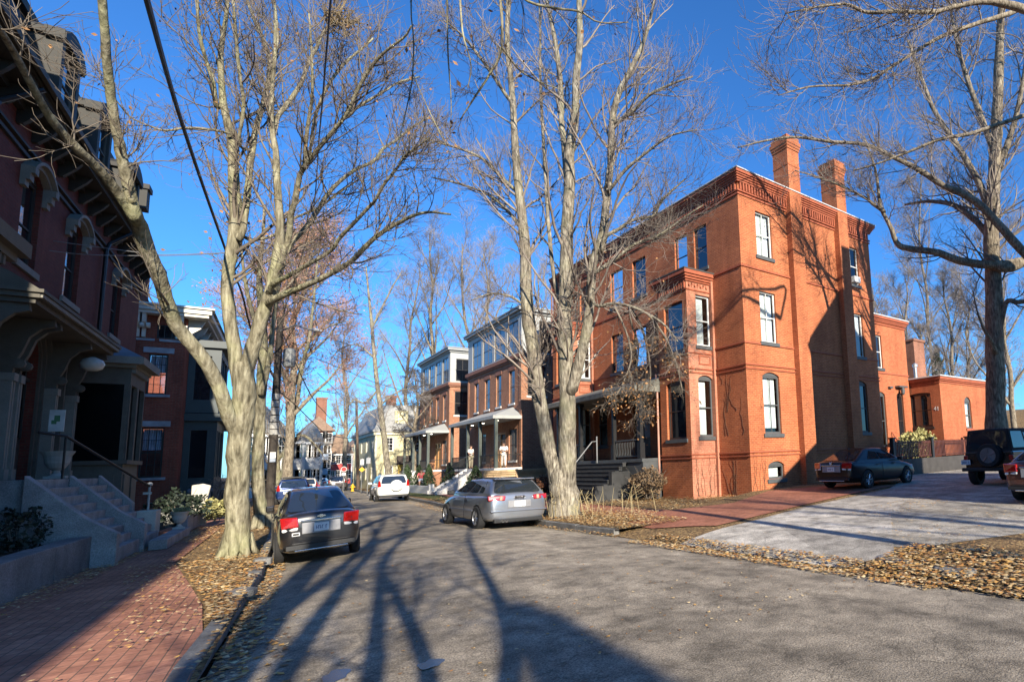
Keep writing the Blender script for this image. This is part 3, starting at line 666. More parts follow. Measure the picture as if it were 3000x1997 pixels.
    for y in (a0 + 1.7, a0 + 4.6 * s, a0 + 7 * s):
        q = MB(); q.lathe([(.09, 0), (.09, .03)], (xf + .9, y, zr - .035), 12); q.build('downlight', M_lamp, T)
    # stairs to the pavement
    s0, s1 = pys[1] + .15, pys[2] - .15; x1 = xf + .1; n = 8; zb = zg
    q = MB()
    for i in range(n):
        z = 1.25 - i * (1.25 - zb) / n; q.box(x1 - (i + 1) * .3, x1 - i * .3 - .004, s0 + .25, s1 - .25, zb - .1, z - .01)
    for c in (s0, s1 - .25):
        q.prism([(x1, zb - .1), (x1, 1.45), (x1 - .3 * n, .3 + zb), (x1 - .3 * n - .3, .3 + zb), (x1 - .3 * n - .3, zb - .1)], c, c + .245, lambda a, b, t: (a, t, b))
    q.build('steps', M_ccw, T)
    q = MB()
    for c in (s0 + .12, s1 - .12):
        q.tube([(x1, c, 2.3), (x1 - .3 * n, c, 1.2 + zb), (x1 - .3 * n, c, .3 + zb)], .025, 6); q.tube([(x1 - 1.2, c, .8), (x1 - 1.2, c, 1.8)], .018, 6)
    q.build('handrail', M_black, T)
    return T
townhouse(38.54, 50.3, 'nearer new brown brick town house with grey top storey beside the forked bare tree', -.3, 0)
townhouse(55.5, 66.1, 'farther new brown brick town house with grey top storey beyond its taller looking twin', -.45, 0)
# garden wall between the stairs, fence at the near end
q = MB(); q.box(11.25, 11.5, 44.7, 56.8, -.4, .28); q.box(11.2, 11.55, 44.4, 44.69, -.4, .42)
tag(q.build('garden_wall', M_ccw, bevel=.015), 'low pale concrete garden wall in front of the evergreen shrubs', 'wall')
fe = thing('wooden_fence', 'tan board fence at the near end of the town house, behind the silver hatchback', 'fence', (14.5, 36.4, -.2), world=True)
M_fence = plain('tan_boards', (.52, .36, .20), .7, var=.12, scale=4)
q = MB(); x = 12.35
while x < 18: q.box(x, x + .135, 36.38, 36.41, -.25, 1.12); x += .142
q.build('board_panel', M_fence, fe); q = MB(); q.box(12.3, 18, 36.3, 36.38, 1.0, 1.09); q.box(12.3, 18, 36.3, 36.378, .1, .18); q.box(12.3, 18, 36.28, 36.44, 1.121, 1.27); q.build('rail', M_fence, fe)
for x in (12.25, 14.35, 16.4): q = MB(); q.box(x, x + .13, 36.27, 36.43, -.3, 1.3); q.build('post', M_fence, fe)

# ------------------------------------------------------------------ yellow mansard house down the street
M_yel = plain('pale_yellow_clapboard', (.62, .56, .33), .7, var=.06); M_slate = plain('grey_slate', (.30, .30, .29), .75, var=.2, scale=5)
def simple_house(name, label, cat, x0, x1, y0, y1, z0, z1, wallm, roofm, roof='flat', rows=2, colsx=2, colsy=3, win=None, framem=None, rh=2.5, chim=None, doorm=None, trim=None, faces=('S', 'W'), wsize=(1., 1.7), label_door=None):
    T = thing(name, label, cat, ((x0 + x1) / 2, (y0 + y1) / 2, z0), world=True); framem = framem or M_white
    frs = {'S': (Fr((x0, y0), (1, 0), (0, -1)), x1 - x0, colsx), 'W': (Fr((x0, y1), (0, -1), (-1, 0)), y1 - y0, colsy), 'E': (Fr((x1, y0), (0, 1), (1, 0)), y1 - y0, colsy), 'N': (Fr((x1, y1), (-1, 0), (0, 1)), x1 - x0, colsx)}
    q = MB(); wins = []
    for k, (F, L, c) in frs.items():
        ops = []
        if k in faces:
            for r in range(rows):
                sh = (z1 - z0) / rows; zb = z0 + r * sh + sh * .32
                for i in range(c):
                    u = L * (i + .5) / c; ops.append((u - wsize[0] / 2, u + wsize[0] / 2, zb, zb + min(wsize[1], sh * .6), 0))
            wins += [(F, o) for o in ops]
        wall(q, F, 0, L, z0 - .5, z1, ops, .12)
    q.build('wall', wallm, T, recalc=False)
    for F, o in wins: window(F, T, o, framem, M_dg, None, None, (2, 2), .05, .09)
    q = MB()
    if roof == 'mansard':
        e = .35; t = .9
        q.box(x0 - e, x1 + e, y0 - e, y1 + e, z1, z1 + .25)
        b = [(x0 - .15, y0 - .15), (x1 + .15, y0 - .15), (x1 + .15, y1 + .15), (x0 - .15, y1 + .15)]; c = [(x0 + t, y0 + t), (x1 - t, y0 + t), (x1 - t, y1 - t), (x0 + t, y1 - t)]
        q.add([(*p, z1 + .25) for p in b] + [(*p, z1 + rh) for p in c], [(0, 1, 5, 4), (1, 2, 6, 5), (2, 3, 7, 6), (3, 0, 4, 7), (4, 5, 6, 7)])
    elif roof == 'gable':
        xm = (x0 + x1) / 2; e = .35
        q.add([(x0 - e, y0 - e, z1), (x1 + e, y0 - e, z1), (xm, y0 - e, z1 + rh), (x0 - e, y1 + e, z1), (x1 + e, y1 + e, z1), (xm, y1 + e, z1 + rh)], [(0, 1, 2), (3, 5, 4), (0, 2, 5, 3), (1, 4, 5, 2), (0, 3, 4, 1)])
    elif roof == 'hip':
        xm, ym = (x0 + x1) / 2, (y0 + y1) / 2; e = .5; s = min(x1 - x0, y1 - y0) / 2
        ra, rb = (y0 + s, y1 - s) if (y1 - y0) > (x1 - x0) else (ym, ym + .01)
        q.add([(x0 - e, y0 - e, z1), (x1 + e, y0 - e, z1), (x1 + e, y1 + e, z1), (x0 - e, y1 + e, z1), (xm, ra, z1 + rh), (xm, rb, z1 + rh)], [(0, 1, 4), (1, 2, 5, 4), (2, 3, 5), (3, 0, 4, 5), (0, 3, 2, 1)])
    else:
        q.box(x0 - .3, x1 + .3, y0 - .3, y1 + .3, z1, z1 + .3)
    rf = q.build('roof', roofm, T)
    if trim:
        q = MB(); q.box(x0 - .2, x1 + .2, y0 - .2, y1 + .2, z1 - .35, z1 - .002)
        for (x, y) in ((x0, y0), (x1, y0), (x0, y1)): q.box(x - .06, x + .14, y - .06, y + .14, z0, z1 - .36)
        q.build('trim', trim, T)
    for cx, cy, w, h in (chim or []):
        q = MB(); q.box(cx - w / 2, cx + w / 2, cy - w / 2, cy + w / 2, z1, h); q.box(cx - w / 2 - .08, cx + w / 2 + .08, cy - w / 2 - .08, cy + w / 2 + .08, h - .3, h - .05); q.build('chimney', MC['chimney_brick'], rf)
    if doorm:
        F, L, c = frs['S']; q = MB(F); q.box(L * .28, L * .28 + 1.1, .002, .07, z0 + .3, z0 + 2.6); q.build('door', doorm, T)
        q = MB(F); q.box(L * .28 - .15, L * .28 + 1.25, .001, .05, z0 + 2.6, z0 + 3.6); q.build('door_head', M_dkbr, T)
    return T
yh = simple_house('yellow_house', 'pale yellow mansard house with brick chimney beyond the white sport utility car', 'house', 12.4, 20.5, 71, 84, -.5, 5.8, M_yel, M_slate, 'mansard', 2, 3, 4, rh=3.1, chim=[(14.2, 73, .9, 10.1)], doorm=plain('yellow_door', (.6, .4, .05), .5), trim=plain('cream_trim', (.7, .66, .48), .6), wsize=(.85, 1.55))
q = MB(); d = Fr((14.3, 71.25), (1, 0), (0, -1)); q.box(0, 1.3, -.7, .12, 6.25, 8.2, d); dm = q.build('dormer', M_yel, yh); window(d, dm, (.3, 1.0, 6.6, 7.9, 0), M_white, M_dg, setback=-.13, deep=.05)
# ================================================================== LEFT: the shaded brick row
DA = .0691; LU = (math.sin(DA), math.cos(DA)); LV = (math.cos(DA), -math.sin(DA))
M_brL = brick('dark_red_brick', (.17, .042, .03), (.13, .032, .024), (.12, .06, .045), stain=.5, soot=(.6, .5, .5), bmp=.3)  # brick, trim, cornice and shaded panes coloured darker to deepen the shade
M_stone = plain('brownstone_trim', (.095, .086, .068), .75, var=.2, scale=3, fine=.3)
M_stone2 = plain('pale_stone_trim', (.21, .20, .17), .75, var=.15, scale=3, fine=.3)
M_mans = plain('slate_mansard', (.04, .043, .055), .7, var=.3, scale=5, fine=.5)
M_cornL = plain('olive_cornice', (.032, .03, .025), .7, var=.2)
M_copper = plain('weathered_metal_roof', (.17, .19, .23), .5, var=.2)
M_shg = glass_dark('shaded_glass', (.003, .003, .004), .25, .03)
LO = (-4.2, 12.42)
LF = Fr(LO, LU, LV)
def hood(mb, F, op, d=.2):
    u0, u1, z0, z1, r = op; a0, a1 = u0 - .22, u1 + .22
    o = arch_pts(a0, a1, z1 + .02, r + .18, 12); i = arch_pts(u0 - .02, u1 + .02, z1 + .02, r, 12)
    for k in range(12):
        for (lo, hi, dd) in ((0, .55, d * .6), (.55, 1., d)):
            q = [tuple(np.array(i[k]) * (1 - t) + np.array(o[k]) * t) for t in (lo, hi)] + [tuple(np.array(i[k + 1]) * (1 - t) + np.array(o[k + 1]) * t) for t in (hi, lo)]
            mb.prism(q, .002, dd, lambda p, s, t: F.p(p, t, s))
    for a, b in ((a0 - .03, u0 - .02), (u1 + .02, a1 + .03)):
        for k, (zz0, w) in enumerate(((.0, d), (-.16, d * .7), (-.3, d * .4))): mb.box(a, b, .002, w, z1 + zz0 - .14, z1 + zz0 + .02, F)
row = thing('brick_row_house', 'dark red brick row house with slate mansard roof, hooded windows and arched doors', 'house', (-6, 20, 0), rz=-DA, world=True)
U0, U1 = -3.4, 19.25; EV = 9.8
w2 = [(1.6, 2.8, 6.65, 8.75, .2), (6.88, 8.05, 6.65, 8.75, .2), (10.15, 11.4, 6.62, 8.72, .2), (15.15, 16.35, 6.62, 8.7, .2)]
dL = [(7.35, 8.95, 1.72, 4.55, .8), (10.75, 12.2, 1.72, 4.55, .75)]
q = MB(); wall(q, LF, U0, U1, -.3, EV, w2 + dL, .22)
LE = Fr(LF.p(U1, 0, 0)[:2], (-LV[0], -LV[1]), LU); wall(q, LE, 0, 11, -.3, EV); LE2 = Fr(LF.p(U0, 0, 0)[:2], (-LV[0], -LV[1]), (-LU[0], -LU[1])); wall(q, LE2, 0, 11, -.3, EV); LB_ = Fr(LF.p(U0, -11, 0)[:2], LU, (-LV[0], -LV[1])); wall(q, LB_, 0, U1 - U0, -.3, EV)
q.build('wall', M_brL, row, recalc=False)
q = MB(LF)
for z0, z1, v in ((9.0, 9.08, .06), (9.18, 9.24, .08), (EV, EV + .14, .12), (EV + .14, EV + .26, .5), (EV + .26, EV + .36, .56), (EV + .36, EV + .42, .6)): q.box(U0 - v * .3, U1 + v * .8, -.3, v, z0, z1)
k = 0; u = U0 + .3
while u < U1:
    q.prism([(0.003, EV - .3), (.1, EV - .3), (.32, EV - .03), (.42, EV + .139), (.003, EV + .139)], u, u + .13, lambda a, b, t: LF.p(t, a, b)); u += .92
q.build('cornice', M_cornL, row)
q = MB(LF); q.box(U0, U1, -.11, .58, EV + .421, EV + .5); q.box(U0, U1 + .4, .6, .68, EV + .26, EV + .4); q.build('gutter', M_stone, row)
# mansard
q = MB(); A = [(U0, .15, EV + .5), (U1 + .2, .15, EV + .5), (U1 + .2, -10.5, EV + .5), (U0, -10.5, EV + .5), (U0, -.75, 13.4), (U1 - .75, -.75, 13.4), (U1 - .75, -9.5, 13.4), (U0, -9.5, 13.4)]
q.add([LF.p(*a) for a in A], [(0, 1, 5, 4), (1, 2, 6, 5), (2, 3, 7, 6), (3, 0, 4, 7), (4, 5, 6, 7)])
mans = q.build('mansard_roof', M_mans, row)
q = MB(LF); q.box(U0, U1 - .6, -9.6, -.6, 13.4, 13.62); q.build('roof_curb', M_cornL, row)
for k, uc in enumerate((4.2, 8.7, 12.2, 16.4, 18.7)):
    dq = MB(LF); w = .75
    if uc < 18:
        dq.box(uc - w, uc - w + .22, -.9, .1, EV + .9, 12.9); dq.box(uc + w - .22, uc + w, -.9, .1, EV + .9, 12.9); dq.box(uc - w, uc + w, -.9, .101, EV + .75, EV + .9); dq.box(uc - w + .22, uc + w - .22, -.9, .0, EV + .9, EV + 1.1)
        for a in np.linspace(0, 1, 9)[:-1]:
            pass
        o_ = arch_pts(uc - w - .12, uc + w + .12, 12.9, .35, 8); dq.prism([(uc + w + .12, 12.75), (uc - w - .12, 12.75)] + o_, -.9, .17, lambda p, s, t: LF.p(p, t, s))
        dq.box(uc - w - .14, uc - w - .02, -.2, .15, 12.7, 12.95); dq.box(uc + w + .02, uc + w + .14, -.2, .15, 12.7, 12.95)
    else:
        dq.box(uc - .25, uc + .3, -.6, .1, 12.4, 13.2); dq.box(uc - .32, uc + .37, -.6, .16, 13.2, 13.4)
    dm = dq.build('dormer', M_cornL, mans)
    if uc < 18: window(LF, dm, (uc - w + .22, uc + w - .22, EV + 1.1, 12.75, 0), M_stone, M_dg, setback=-.03, deep=.06)
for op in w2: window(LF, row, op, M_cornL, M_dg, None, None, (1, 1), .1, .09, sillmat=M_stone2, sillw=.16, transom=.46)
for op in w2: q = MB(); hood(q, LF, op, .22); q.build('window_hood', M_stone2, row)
for u in (4.6, 13.45): q = MB(LF); q.tube([LF.p(u + .5, .6, EV + .1), LF.p(u + .2, .12, 9.3), LF.p(u, .1, 9.0), LF.p(u, .1, 1.8)], .055, 8); q.build('downpipe', M_black, row)
# arched doorways with panelled doors
for op in dL:
    u0, u1, z0, z1, r = op
    d = MB(LF); ap = arch_pts(u0, u1, z1, r); d.prism([(u1, z0), (u0, z0)] + ap, -.22, -.16, lambda a, b, t: LF.p(a, t, b))
    um = (u0 + u1) / 2
    for a, b in ((u0 + .14, um - .05), (um + .05, u1 - .14)):
        d.box(a, b, -.16, -.13, z0 + .2, z0 + .9); d.box(a - .04, a, -.16, -.12, z0 + 1.0, z1 - .5); d.box(b, b + .04, -.16, -.12, z0 + 1.0, z1 - .5)
    d.box(u0, u1, -.16, -.1, z1 - .45, z1 - .35)
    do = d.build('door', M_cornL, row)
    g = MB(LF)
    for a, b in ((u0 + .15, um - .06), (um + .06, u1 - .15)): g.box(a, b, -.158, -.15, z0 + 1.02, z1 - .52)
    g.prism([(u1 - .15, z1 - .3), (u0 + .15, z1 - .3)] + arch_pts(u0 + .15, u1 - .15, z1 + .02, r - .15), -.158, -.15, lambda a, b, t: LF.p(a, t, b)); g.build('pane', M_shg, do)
    f = MB()
    for k, (e, v) in enumerate(((.0, .05), (.12, .1), (.26, .16))):
        i_, o_ = arch_pts(u0 - e, u1 + e, z1, r + e * .9, 12), arch_pts(u0 - e - .09, u1 + e + .09, z1, r + e * .9 + .08, 12)
        for j in range(12): f.prism([i_[j], o_[j], o_[j + 1], i_[j + 1]], .002, v, lambda a, b, t: LF.p(a, t, b))
        for a in (u0 - e - .09, u1 + e): f.box(a, a + .09, .002, v, z0, z1, LF)
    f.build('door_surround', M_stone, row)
# entrance canopy on scrolled brackets
q = MB(LF); q.box(4.7, 11.0, .003, .9, 5.2, 5.3); q.box(4.62, 11.06, .003, .97, 5.3, 5.4); q.box(4.56, 11.12, .003, 1.03, 5.4, 5.47)
q.prism([(.003, 5.47), (.97, 5.47), (.6, 5.75), (.003, 6.1)], 4.6, 11.08, lambda a, b, t: LF.p(t, a, b)); can = q.build('canopy', M_stone, row)
q = MB(LF); q.box(4.64, 11.04, .97, 1.005, 5.31, 5.39); q.build('canopy_trim', M_stone2, row)
for u in (4.75, 6.3, 6.7, 9.15, 10.75):
    b = MB(LF); pr = [(.02, 4.0), (.02, 5.199), (.8, 5.199), (.82, 5.06), (.62, 4.98), (.46, 4.78), (.38, 4.45), (.3, 4.25), (.28, 4.0)]
    b.prism(pr, u + .03, u + .16, lambda a, c, t: LF.p(t, a, c)); b.lathe([(.0, 0), (.11, .02), (.11, .15), (.0, .17)], LF.p(u + .01, .34, 4.2), 10, axis='y')
    b.build('bracket', M_stone, row); c = MB(LF); c.box(u, u + .075, .05, .3, 1.72, 3.98); c.box(u + .13, u + .205, .05, .3, 1.72, 3.98); c.box(u - .02, u + .225, .04, .33, 1.72, 1.95); c.box(u - .02, u + .225, .04, .33, 3.82, 3.99)
    c.build('pilaster', M_stone2, row)
# bay window right of the entrance
def poly_prism(mb, poly, z0, z1): mb.prism(poly, z0, z1, lambda a, b, t: LF.p(a, b, t))
bp = [(11.95, .003), (12.05, 1.1), (14.1, 1.1), (14.2, .003)]
def grow_(p, d): c = (13.1, 0); return [(x + d * (1 if x > c[0] else -1), y + (d if y > .5 else 0)) for x, y in p]
q = MB(); poly_prism(q, bp, .2, 2.1); poly_prism(q, grow_(bp, .1), 2.1, 2.22); poly_prism(q, grow_(bp, .03), 4.5, 5.0); q2 = q
for i in range(4):
    pass
for (p, e) in ((bp[0], bp[1]), (bp[1], bp[2]), (bp[2], bp[3])):
    p, e = np.array(p), np.array(e); L = np.linalg.norm(e - p); t = (e - p) / L; nn = np.array([-t[1], t[0]]); nn = nn if nn[1] > 0 or abs(nn[0]) > .5 else -nn
    a = LF.p(p[0], p[1], 0); b = LF.p(e[0], e[1], 0); du = (np.array(b) - np.array(a))[:2] / L; nv = np.array([du[1], -du[0]]); cen = np.array(LF.p(13.1, 0, 0))[:2]
    if np.dot(nv, np.array(a)[:2] - cen) < 0: nv = -nv
    G = Fr(a[:2], du, nv); ks = [0, L] if L < 2 else [0, L / 2, L]
    for x in ([0, L / 2, L] if L > 1.3 else [0, L]):
        q.box(max(0, x - .1), min(L, x + .1), -.1, .04, 2.22, 4.5, G)
    for x0, x1 in zip(([0, L / 2] if L > 1.3 else [0]), ([L / 2, L] if L > 1.3 else [L])):
        q.box(x0 + .16, x1 - .16, .001, .03, .8, 1.8, G)
    if L > 1.3: g1 = (G, L)
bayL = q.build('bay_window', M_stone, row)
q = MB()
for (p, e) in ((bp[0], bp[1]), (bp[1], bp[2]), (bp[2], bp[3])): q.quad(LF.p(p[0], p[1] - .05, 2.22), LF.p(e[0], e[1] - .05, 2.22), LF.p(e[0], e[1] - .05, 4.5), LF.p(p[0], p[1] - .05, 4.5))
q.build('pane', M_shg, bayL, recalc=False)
q = MB(); poly_prism(q, grow_(bp, .14), 5.0, 5.1); poly_prism(q, grow_(bp, .32), 5.1, 5.32)
for i in range(15): q.box(12.05 + i * .14, 12.12 + i * .14, 1.0, 1.22, 4.86, 5.0, LF)
q.build('bay_cornice', M_stone2, bayL)
q = MB(); b = grow_(bp, .3); t = [(12.4, .004), (12.5, .3), (13.7, .3), (13.8, .004)]
q.add([LF.p(x, y, 5.32) for x, y in b] + [LF.p(x, y, 6.05) for x, y in t], [(0, 1, 5, 4), (1, 2, 6, 5), (2, 3, 7, 6), (4, 5, 6, 7)]); q.build('bay_roof', M_copper, bayL)
# nearest bay at the picture's edge
q = MB(LF); q.box(-2.6, .75, .003, 1.5, .2, 2.2); q.box(-2.6, .75, .003, 1.5, 4.45, 5.0); q.box(-2.8, .95, .003, 1.6, 5.0, 5.12); q.box(-2.9, 1.1, .003, 1.7, 5.12, 5.34)
for u in (.5, -.8): q.box(u, u + .25, 1.2, 1.5, 2.2, 4.45)
q.box(.5, .75, .003, .3, 2.2, 4.45)
for i in range(20): q.box(-2.5 + i * .16, -2.42 + i * .16, 1.5, 1.58, 4.86, 5.0)
b2 = q.build('bay_window', M_stone, row); q = MB(LF); q.quad(LF.p(-2.5, 1.4, 2.2), LF.p(.65, 1.4, 2.2), LF.p(.65, 1.4, 4.45), LF.p(-2.5, 1.4, 4.45)); q.quad(LF.p(.65, .01, 2.2), LF.p(.65, 1.4, 2.2), LF.p(.65, 1.4, 4.45), LF.p(.65, .01, 4.45)); q.build('pane', M_shg, b2, recalc=False)
# landing and two flights of granite steps
q = MB(LF); q.box(4.6, 9.9, .004, 1.05, -.2, 1.7)
st_mat = M_granite
for (s0, s1, n) in ((4.75, 7.2, 8), (7.55, 9.7, 9)):
    for i in range(n):
        z = 1.7 - (i + 1) * .185; v1 = 1.05 + (i + 1) * .15
        if z < .05: continue
        q.box(s0, s1, v1 - .15 + .001, v1 + .03, max(-.2, z - .3), z)
for s in (4.45, 7.24, 9.72):
    q.prism([(1.051, -.2), (1.051, 1.78), (1.9, .88), (2.35, .55), (2.35, -.2)] if s < 9 else [(1.051, -.2), (1.051, 1.78), (1.73, 1.0), (1.74, -.2)], s, s + .29, lambda a, b, t: LF.p(t, a, b))
q.build('front_steps', M_granite, row, bevel=.012)
q = MB(LF); q.box(7.3, 11.4, 2.42, 2.75, -.1, .14); q.build('front_steps', M_granite, row, bevel=.012)
gl = MB(); gl.lathe([(.06, .18), (.2, .1), (.24, 0), (.2, -.13), (.1, -.19)], LF.p(9.75, .75, 4.75), 16); gl.build('globe_lamp', plain('frosted_globe', (.55, .55, .5), .25), row, smooth=True)
q = MB(LF); q.box(9.5, 9.62, .17, .2, 2.95, 3.1); q.build('house_number', M_white, row)
sb = MB(); f = LF; sb.box(7.40, 7.43, .62, .86, 2.8, 3.3, f); sgn = tag(sb.build('hanging_sign', plain('pale_sign', (.5, .5, .47), .6)), 'small pale sign board with a green leaf emblem hung beside the arched doors', 'sign')
sb = MB(); sb.box(7.393, 7.399, .70, .79, 3.03, 3.17, f); sb.box(7.3935, 7.3995, .66, .74, 2.97, 3.06, f); sb.build('emblem', plain('green_emblem', (.06, .16, .07), .6), sgn)
# handrail
hr = thing('iron_handrail', 'black iron handrail with a pale end post beside the granite steps', 'handrail', LF.p(10.1, 1.98, 0), world=True)
q = MB(); q.tube([LF.p(6.9, .6, 2.75), LF.p(7.2, .95, 2.68), LF.p(9.95, 1.93, 1.48), LF.p(10.1, 1.98, 1.42)], .03, 8); q.tube([LF.p(7.2, .95, 1.6), LF.p(7.2, .95, 2.68)], .022, 6); q.build('rail', M_black, hr)
pa = onZ(*(1580 / 3.92, 1200 + 1150 / 3.92), .5)
q = MB(); bx, by = LF.p(10.1, 1.98, 0)[:2]; q.tube([(bx, by, .75), (bx, by, 1.5)], .028, 8); q.lathe([(.02, 0), (.06, .03), (.06, .08), (.02, .11)], (bx, by, 1.42), 10); q.box(bx - .12, bx + .05, by - .03, by + .03, 1.2, 1.26); q.build('post', plain('galvanised_post', (.42, .42, .40), .5, metal=.3), hr)
# granite block, urns, pot, post
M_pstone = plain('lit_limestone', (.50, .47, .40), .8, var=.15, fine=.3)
q = MB(LF); q.box(9.72, 10.45, 1.76, 2.2, .12, .76); tag(q.build('granite_block', M_pstone, bevel=.02), 'sunlit pale stone block at the foot of the granite steps', 'stone block')
def urn(loc, s, mat, label, plant, group=None):
    T = thing('urn', label, 'urn', loc, group=group); b = MB(); b.box(-.17 * s, .17 * s, -.17 * s, .17 * s, 0, .06 * s)
    b.lathe([(.13 * s, .06 * s), (.07 * s, .12 * s), (.06 * s, .18 * s), (.14 * s, .24 * s), (.2 * s, .36 * s), (.22 * s, .5 * s), (.27 * s, .6 * s), (.28 * s, .63 * s), (.24 * s, .62 * s), (.2 * s, .56 * s)], (0, 0, 0), 20); b.build('bowl', mat, T, smooth=False)
    if plant:
        l = MB()
        for i in range(130):
            a = random.uniform(0, 6.28); r = random.uniform(0, .24) * s; x, y, z = r * math.cos(a), r * math.sin(a), .6 * s + random.uniform(0, .16) * s; d = .05 * s
            l.quad((x, y, z), (x + random.uniform(-d, d), y + d, z + random.uniform(-d, d)), (x + d, y + random.uniform(-d, d), z + d), (x + d, y - d, z + random.uniform(-d, d)))
        l.build('plant', plant, T, recalc=False)
    return T
M_dry = plain('dry_foliage', (.42, .36, .16), .85, var=.3, scale=12)
p = LF.p(10.85, 2.55, .14); urn(p, .78, M_pstone, 'sunlit white urn with pale dry plants at the foot of the steps', M_dry)
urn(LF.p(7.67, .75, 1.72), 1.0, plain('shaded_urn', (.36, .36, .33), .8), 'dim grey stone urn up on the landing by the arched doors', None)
q = MB(); px_, py_, _ = LF.p(13.3, 2.1, 0); q.lathe([(.16, 0), (.24, .42), (.27, .44), (.27, .48), (.22, .48)], (px_, py_, .06), 18); tag(q.build('flower_pot', plain('grey_pot', (.3, .3, .28), .8)), 'plain tapered grey flower pot behind the white urn', 'flower pot')
q = MB(LF); q.box(12.2, 15.3, 2.36, 2.6, -.1, .40); tag(q.build('stone_kerb', M_granite, bevel=.02), 'low granite kerb along the planted front of the row house', 'kerb')
# retaining wall
q = MB(LF); u = -8.
while u < 7.2:
    L = random.uniform(2.2, 3.4); e = min(u + L, 7.25); q.box(u + .004, e - .004, 1.68, 2.0, -.3, .55 + random.uniform(-.008, .008)); u = e
tag(q.build('retaining_wall', plain('old_granite', (.17, .172, .175), .9, var=.4, scale=1.6, fine=.6, bmp=.4), bevel=.015), 'long low granite retaining wall beside the brick pavement', 'wall')
q = MB(LF); V = []; 
for i in range(16):
    for j in range(5): V.append(LF.p(-8 + i * .83, .02 + j * .41, .40 + .12 * math.sin(i * 2.3 + j) * (j < 4) * .5))
tag(arrays_mesh('ground', V, [(i * 5 + j, i * 5 + j + 1, (i + 1) * 5 + j + 1, (i + 1) * 5 + j) for i in range(15) for j in range(4)], M_soil), kind='structure')

# ------------------------------------------------------------------ second house: brick with white bracketed cornice
h2 = thing('bracketed_brick_house', 'shaded red brick house with ornate white bracketed eaves and a green bay', 'house', (-5, 40, 0), rz=-DA, world=True)
HE = Fr((-1.62, 36.0), (-1, 0), (0, -1)); HF = Fr((-1.62, 36.0), LU, LV)
M_brH = brick('red_brick_h2', (.33, .085, .05), (.26, .065, .04), (.26, .13, .09), bmp=.25)
eo = [(.55, 1.2, 5.48, 7.35, 0), (.5, 1.25, 1.7, 3.95, 0), (.25, 1.0, 8.1, 8.75, 0)]; ho = [(6.5, 7.5, 5.5, 7.4, 0), (9.5, 10.5, 5.5, 7.4, 0), (12.5, 13.5, 5.5, 7.4, 0)]
q = MB(); wall(q, HE, 0, 10, -.3, 9.3, eo, .16); wall(q, HF, 0, 16, -.3, 9.3, ho, .16); wall(q, Fr(HE.p(10, 0, 0)[:2], LU, (-LV[0], -LV[1])), 0, 16, -.3, 9.3); wall(q, Fr(HF.p(16, 0, 0)[:2], (-1, 0), LU), 0, 10, -.3, 9.3); q.build('wall', M_brH, h2, recalc=False)
for op in eo[:2]:
    window(HE, h2, op, M_black, M_clear, None, plain('lace_curtain', (.5, .52, .62), .9), (3, 2), .09, .06, cover=(.1, .9, .55, .97))
window(HE, h2, eo[2], M_black, M_dg, None, None, (3, 1), .08, .05, transom=0)
for op in ho: window(HF, h2, op, M_black, M_dg)
for a, b, c, d, r in eo[:2]:
    q = MB(HE); q.box(a - .18, b + .18, .002, .07, d + .05, d + .3); q.build('lintel', plain('grey_lintel', (.33, .34, .36), .8), h2); q = MB(HE); q.box(a - .14, b + .14, .002, .09, c - .13, c - .005); q.build('sill', MC['grey_lintel'], h2)
q = MB(HE)
q.box(-.03, .9, .002, .04, 7.95, 8.06); q.box(1.05, 10, .002, .04, 7.95, 8.06); q.build('string_course', MC['grey_lintel'], h2)
M_wtrim = plain('cream_white_trim', (.70, .67, .58), .6, var=.08)
q = MB(HE); q.box(-.75, 10, .001, .55, 9.15, 9.3); q.box(-.85, 10, .001, .65, 9.3, 9.52)
q.box(-.95, 10, .001, .75, 9.52, 9.6); q.box(.001, 16.5, .001, .7, 9.151, 9.301, HF); q.box(.001, 16.5, .001, .85, 9.301, 9.521, HF)
for uu in (.12, 1.35, 1.55, 2.3):
    q.prism([(.003, 8.1), (.1, 8.1), (.16, 8.5), (.4, 8.75), (.5, 9.149), (.003, 9.149)], uu, uu + .13, lambda a, b, t: HE.p(t, a, b)); q.lathe([(0, 0), (.13, .01), (.13, .14), (0, .15)], HE.p(uu, .24, 8.62), 10, 'x')
for uu in np.arange(.3, 16, 1.35):
    q.prism([(.003, 8.1), (.1, 8.1), (.16, 8.5), (.45, 8.75), (.6, 9.149), (.003, 9.149)], uu, uu + .13, lambda a, b, t: HF.p(t, a, b))
q.build('bracketed_cornice', M_wtrim, h2)
q = MB(); a = [HE.p(-.9, .7, 9.6), HE.p(10, .7, 9.6), HF.p(16.5, .9, 9.6), HE.p(1.4, -3, 10.35), HE.p(10, -3, 10.35), HF.p(14, -3, 10.35)]
q.add(a, [(0, 1, 4, 3), (0, 3, 5, 2)]); rf = q.build('roof', plain('tan_tin_roof', (.36, .31, .25), .6), h2, recalc=False)
q = MB(HE); q.box(1.5, 2.1, -1.6, -.9, 9.6, 12.6); q.box(1.44, 2.16, -1.66, -.84, 9.6, 10.1); q.build('chimney', M_brH, rf)
M_teal = plain('dark_teal_paint', (.028, .042, .046), .5, var=.12)
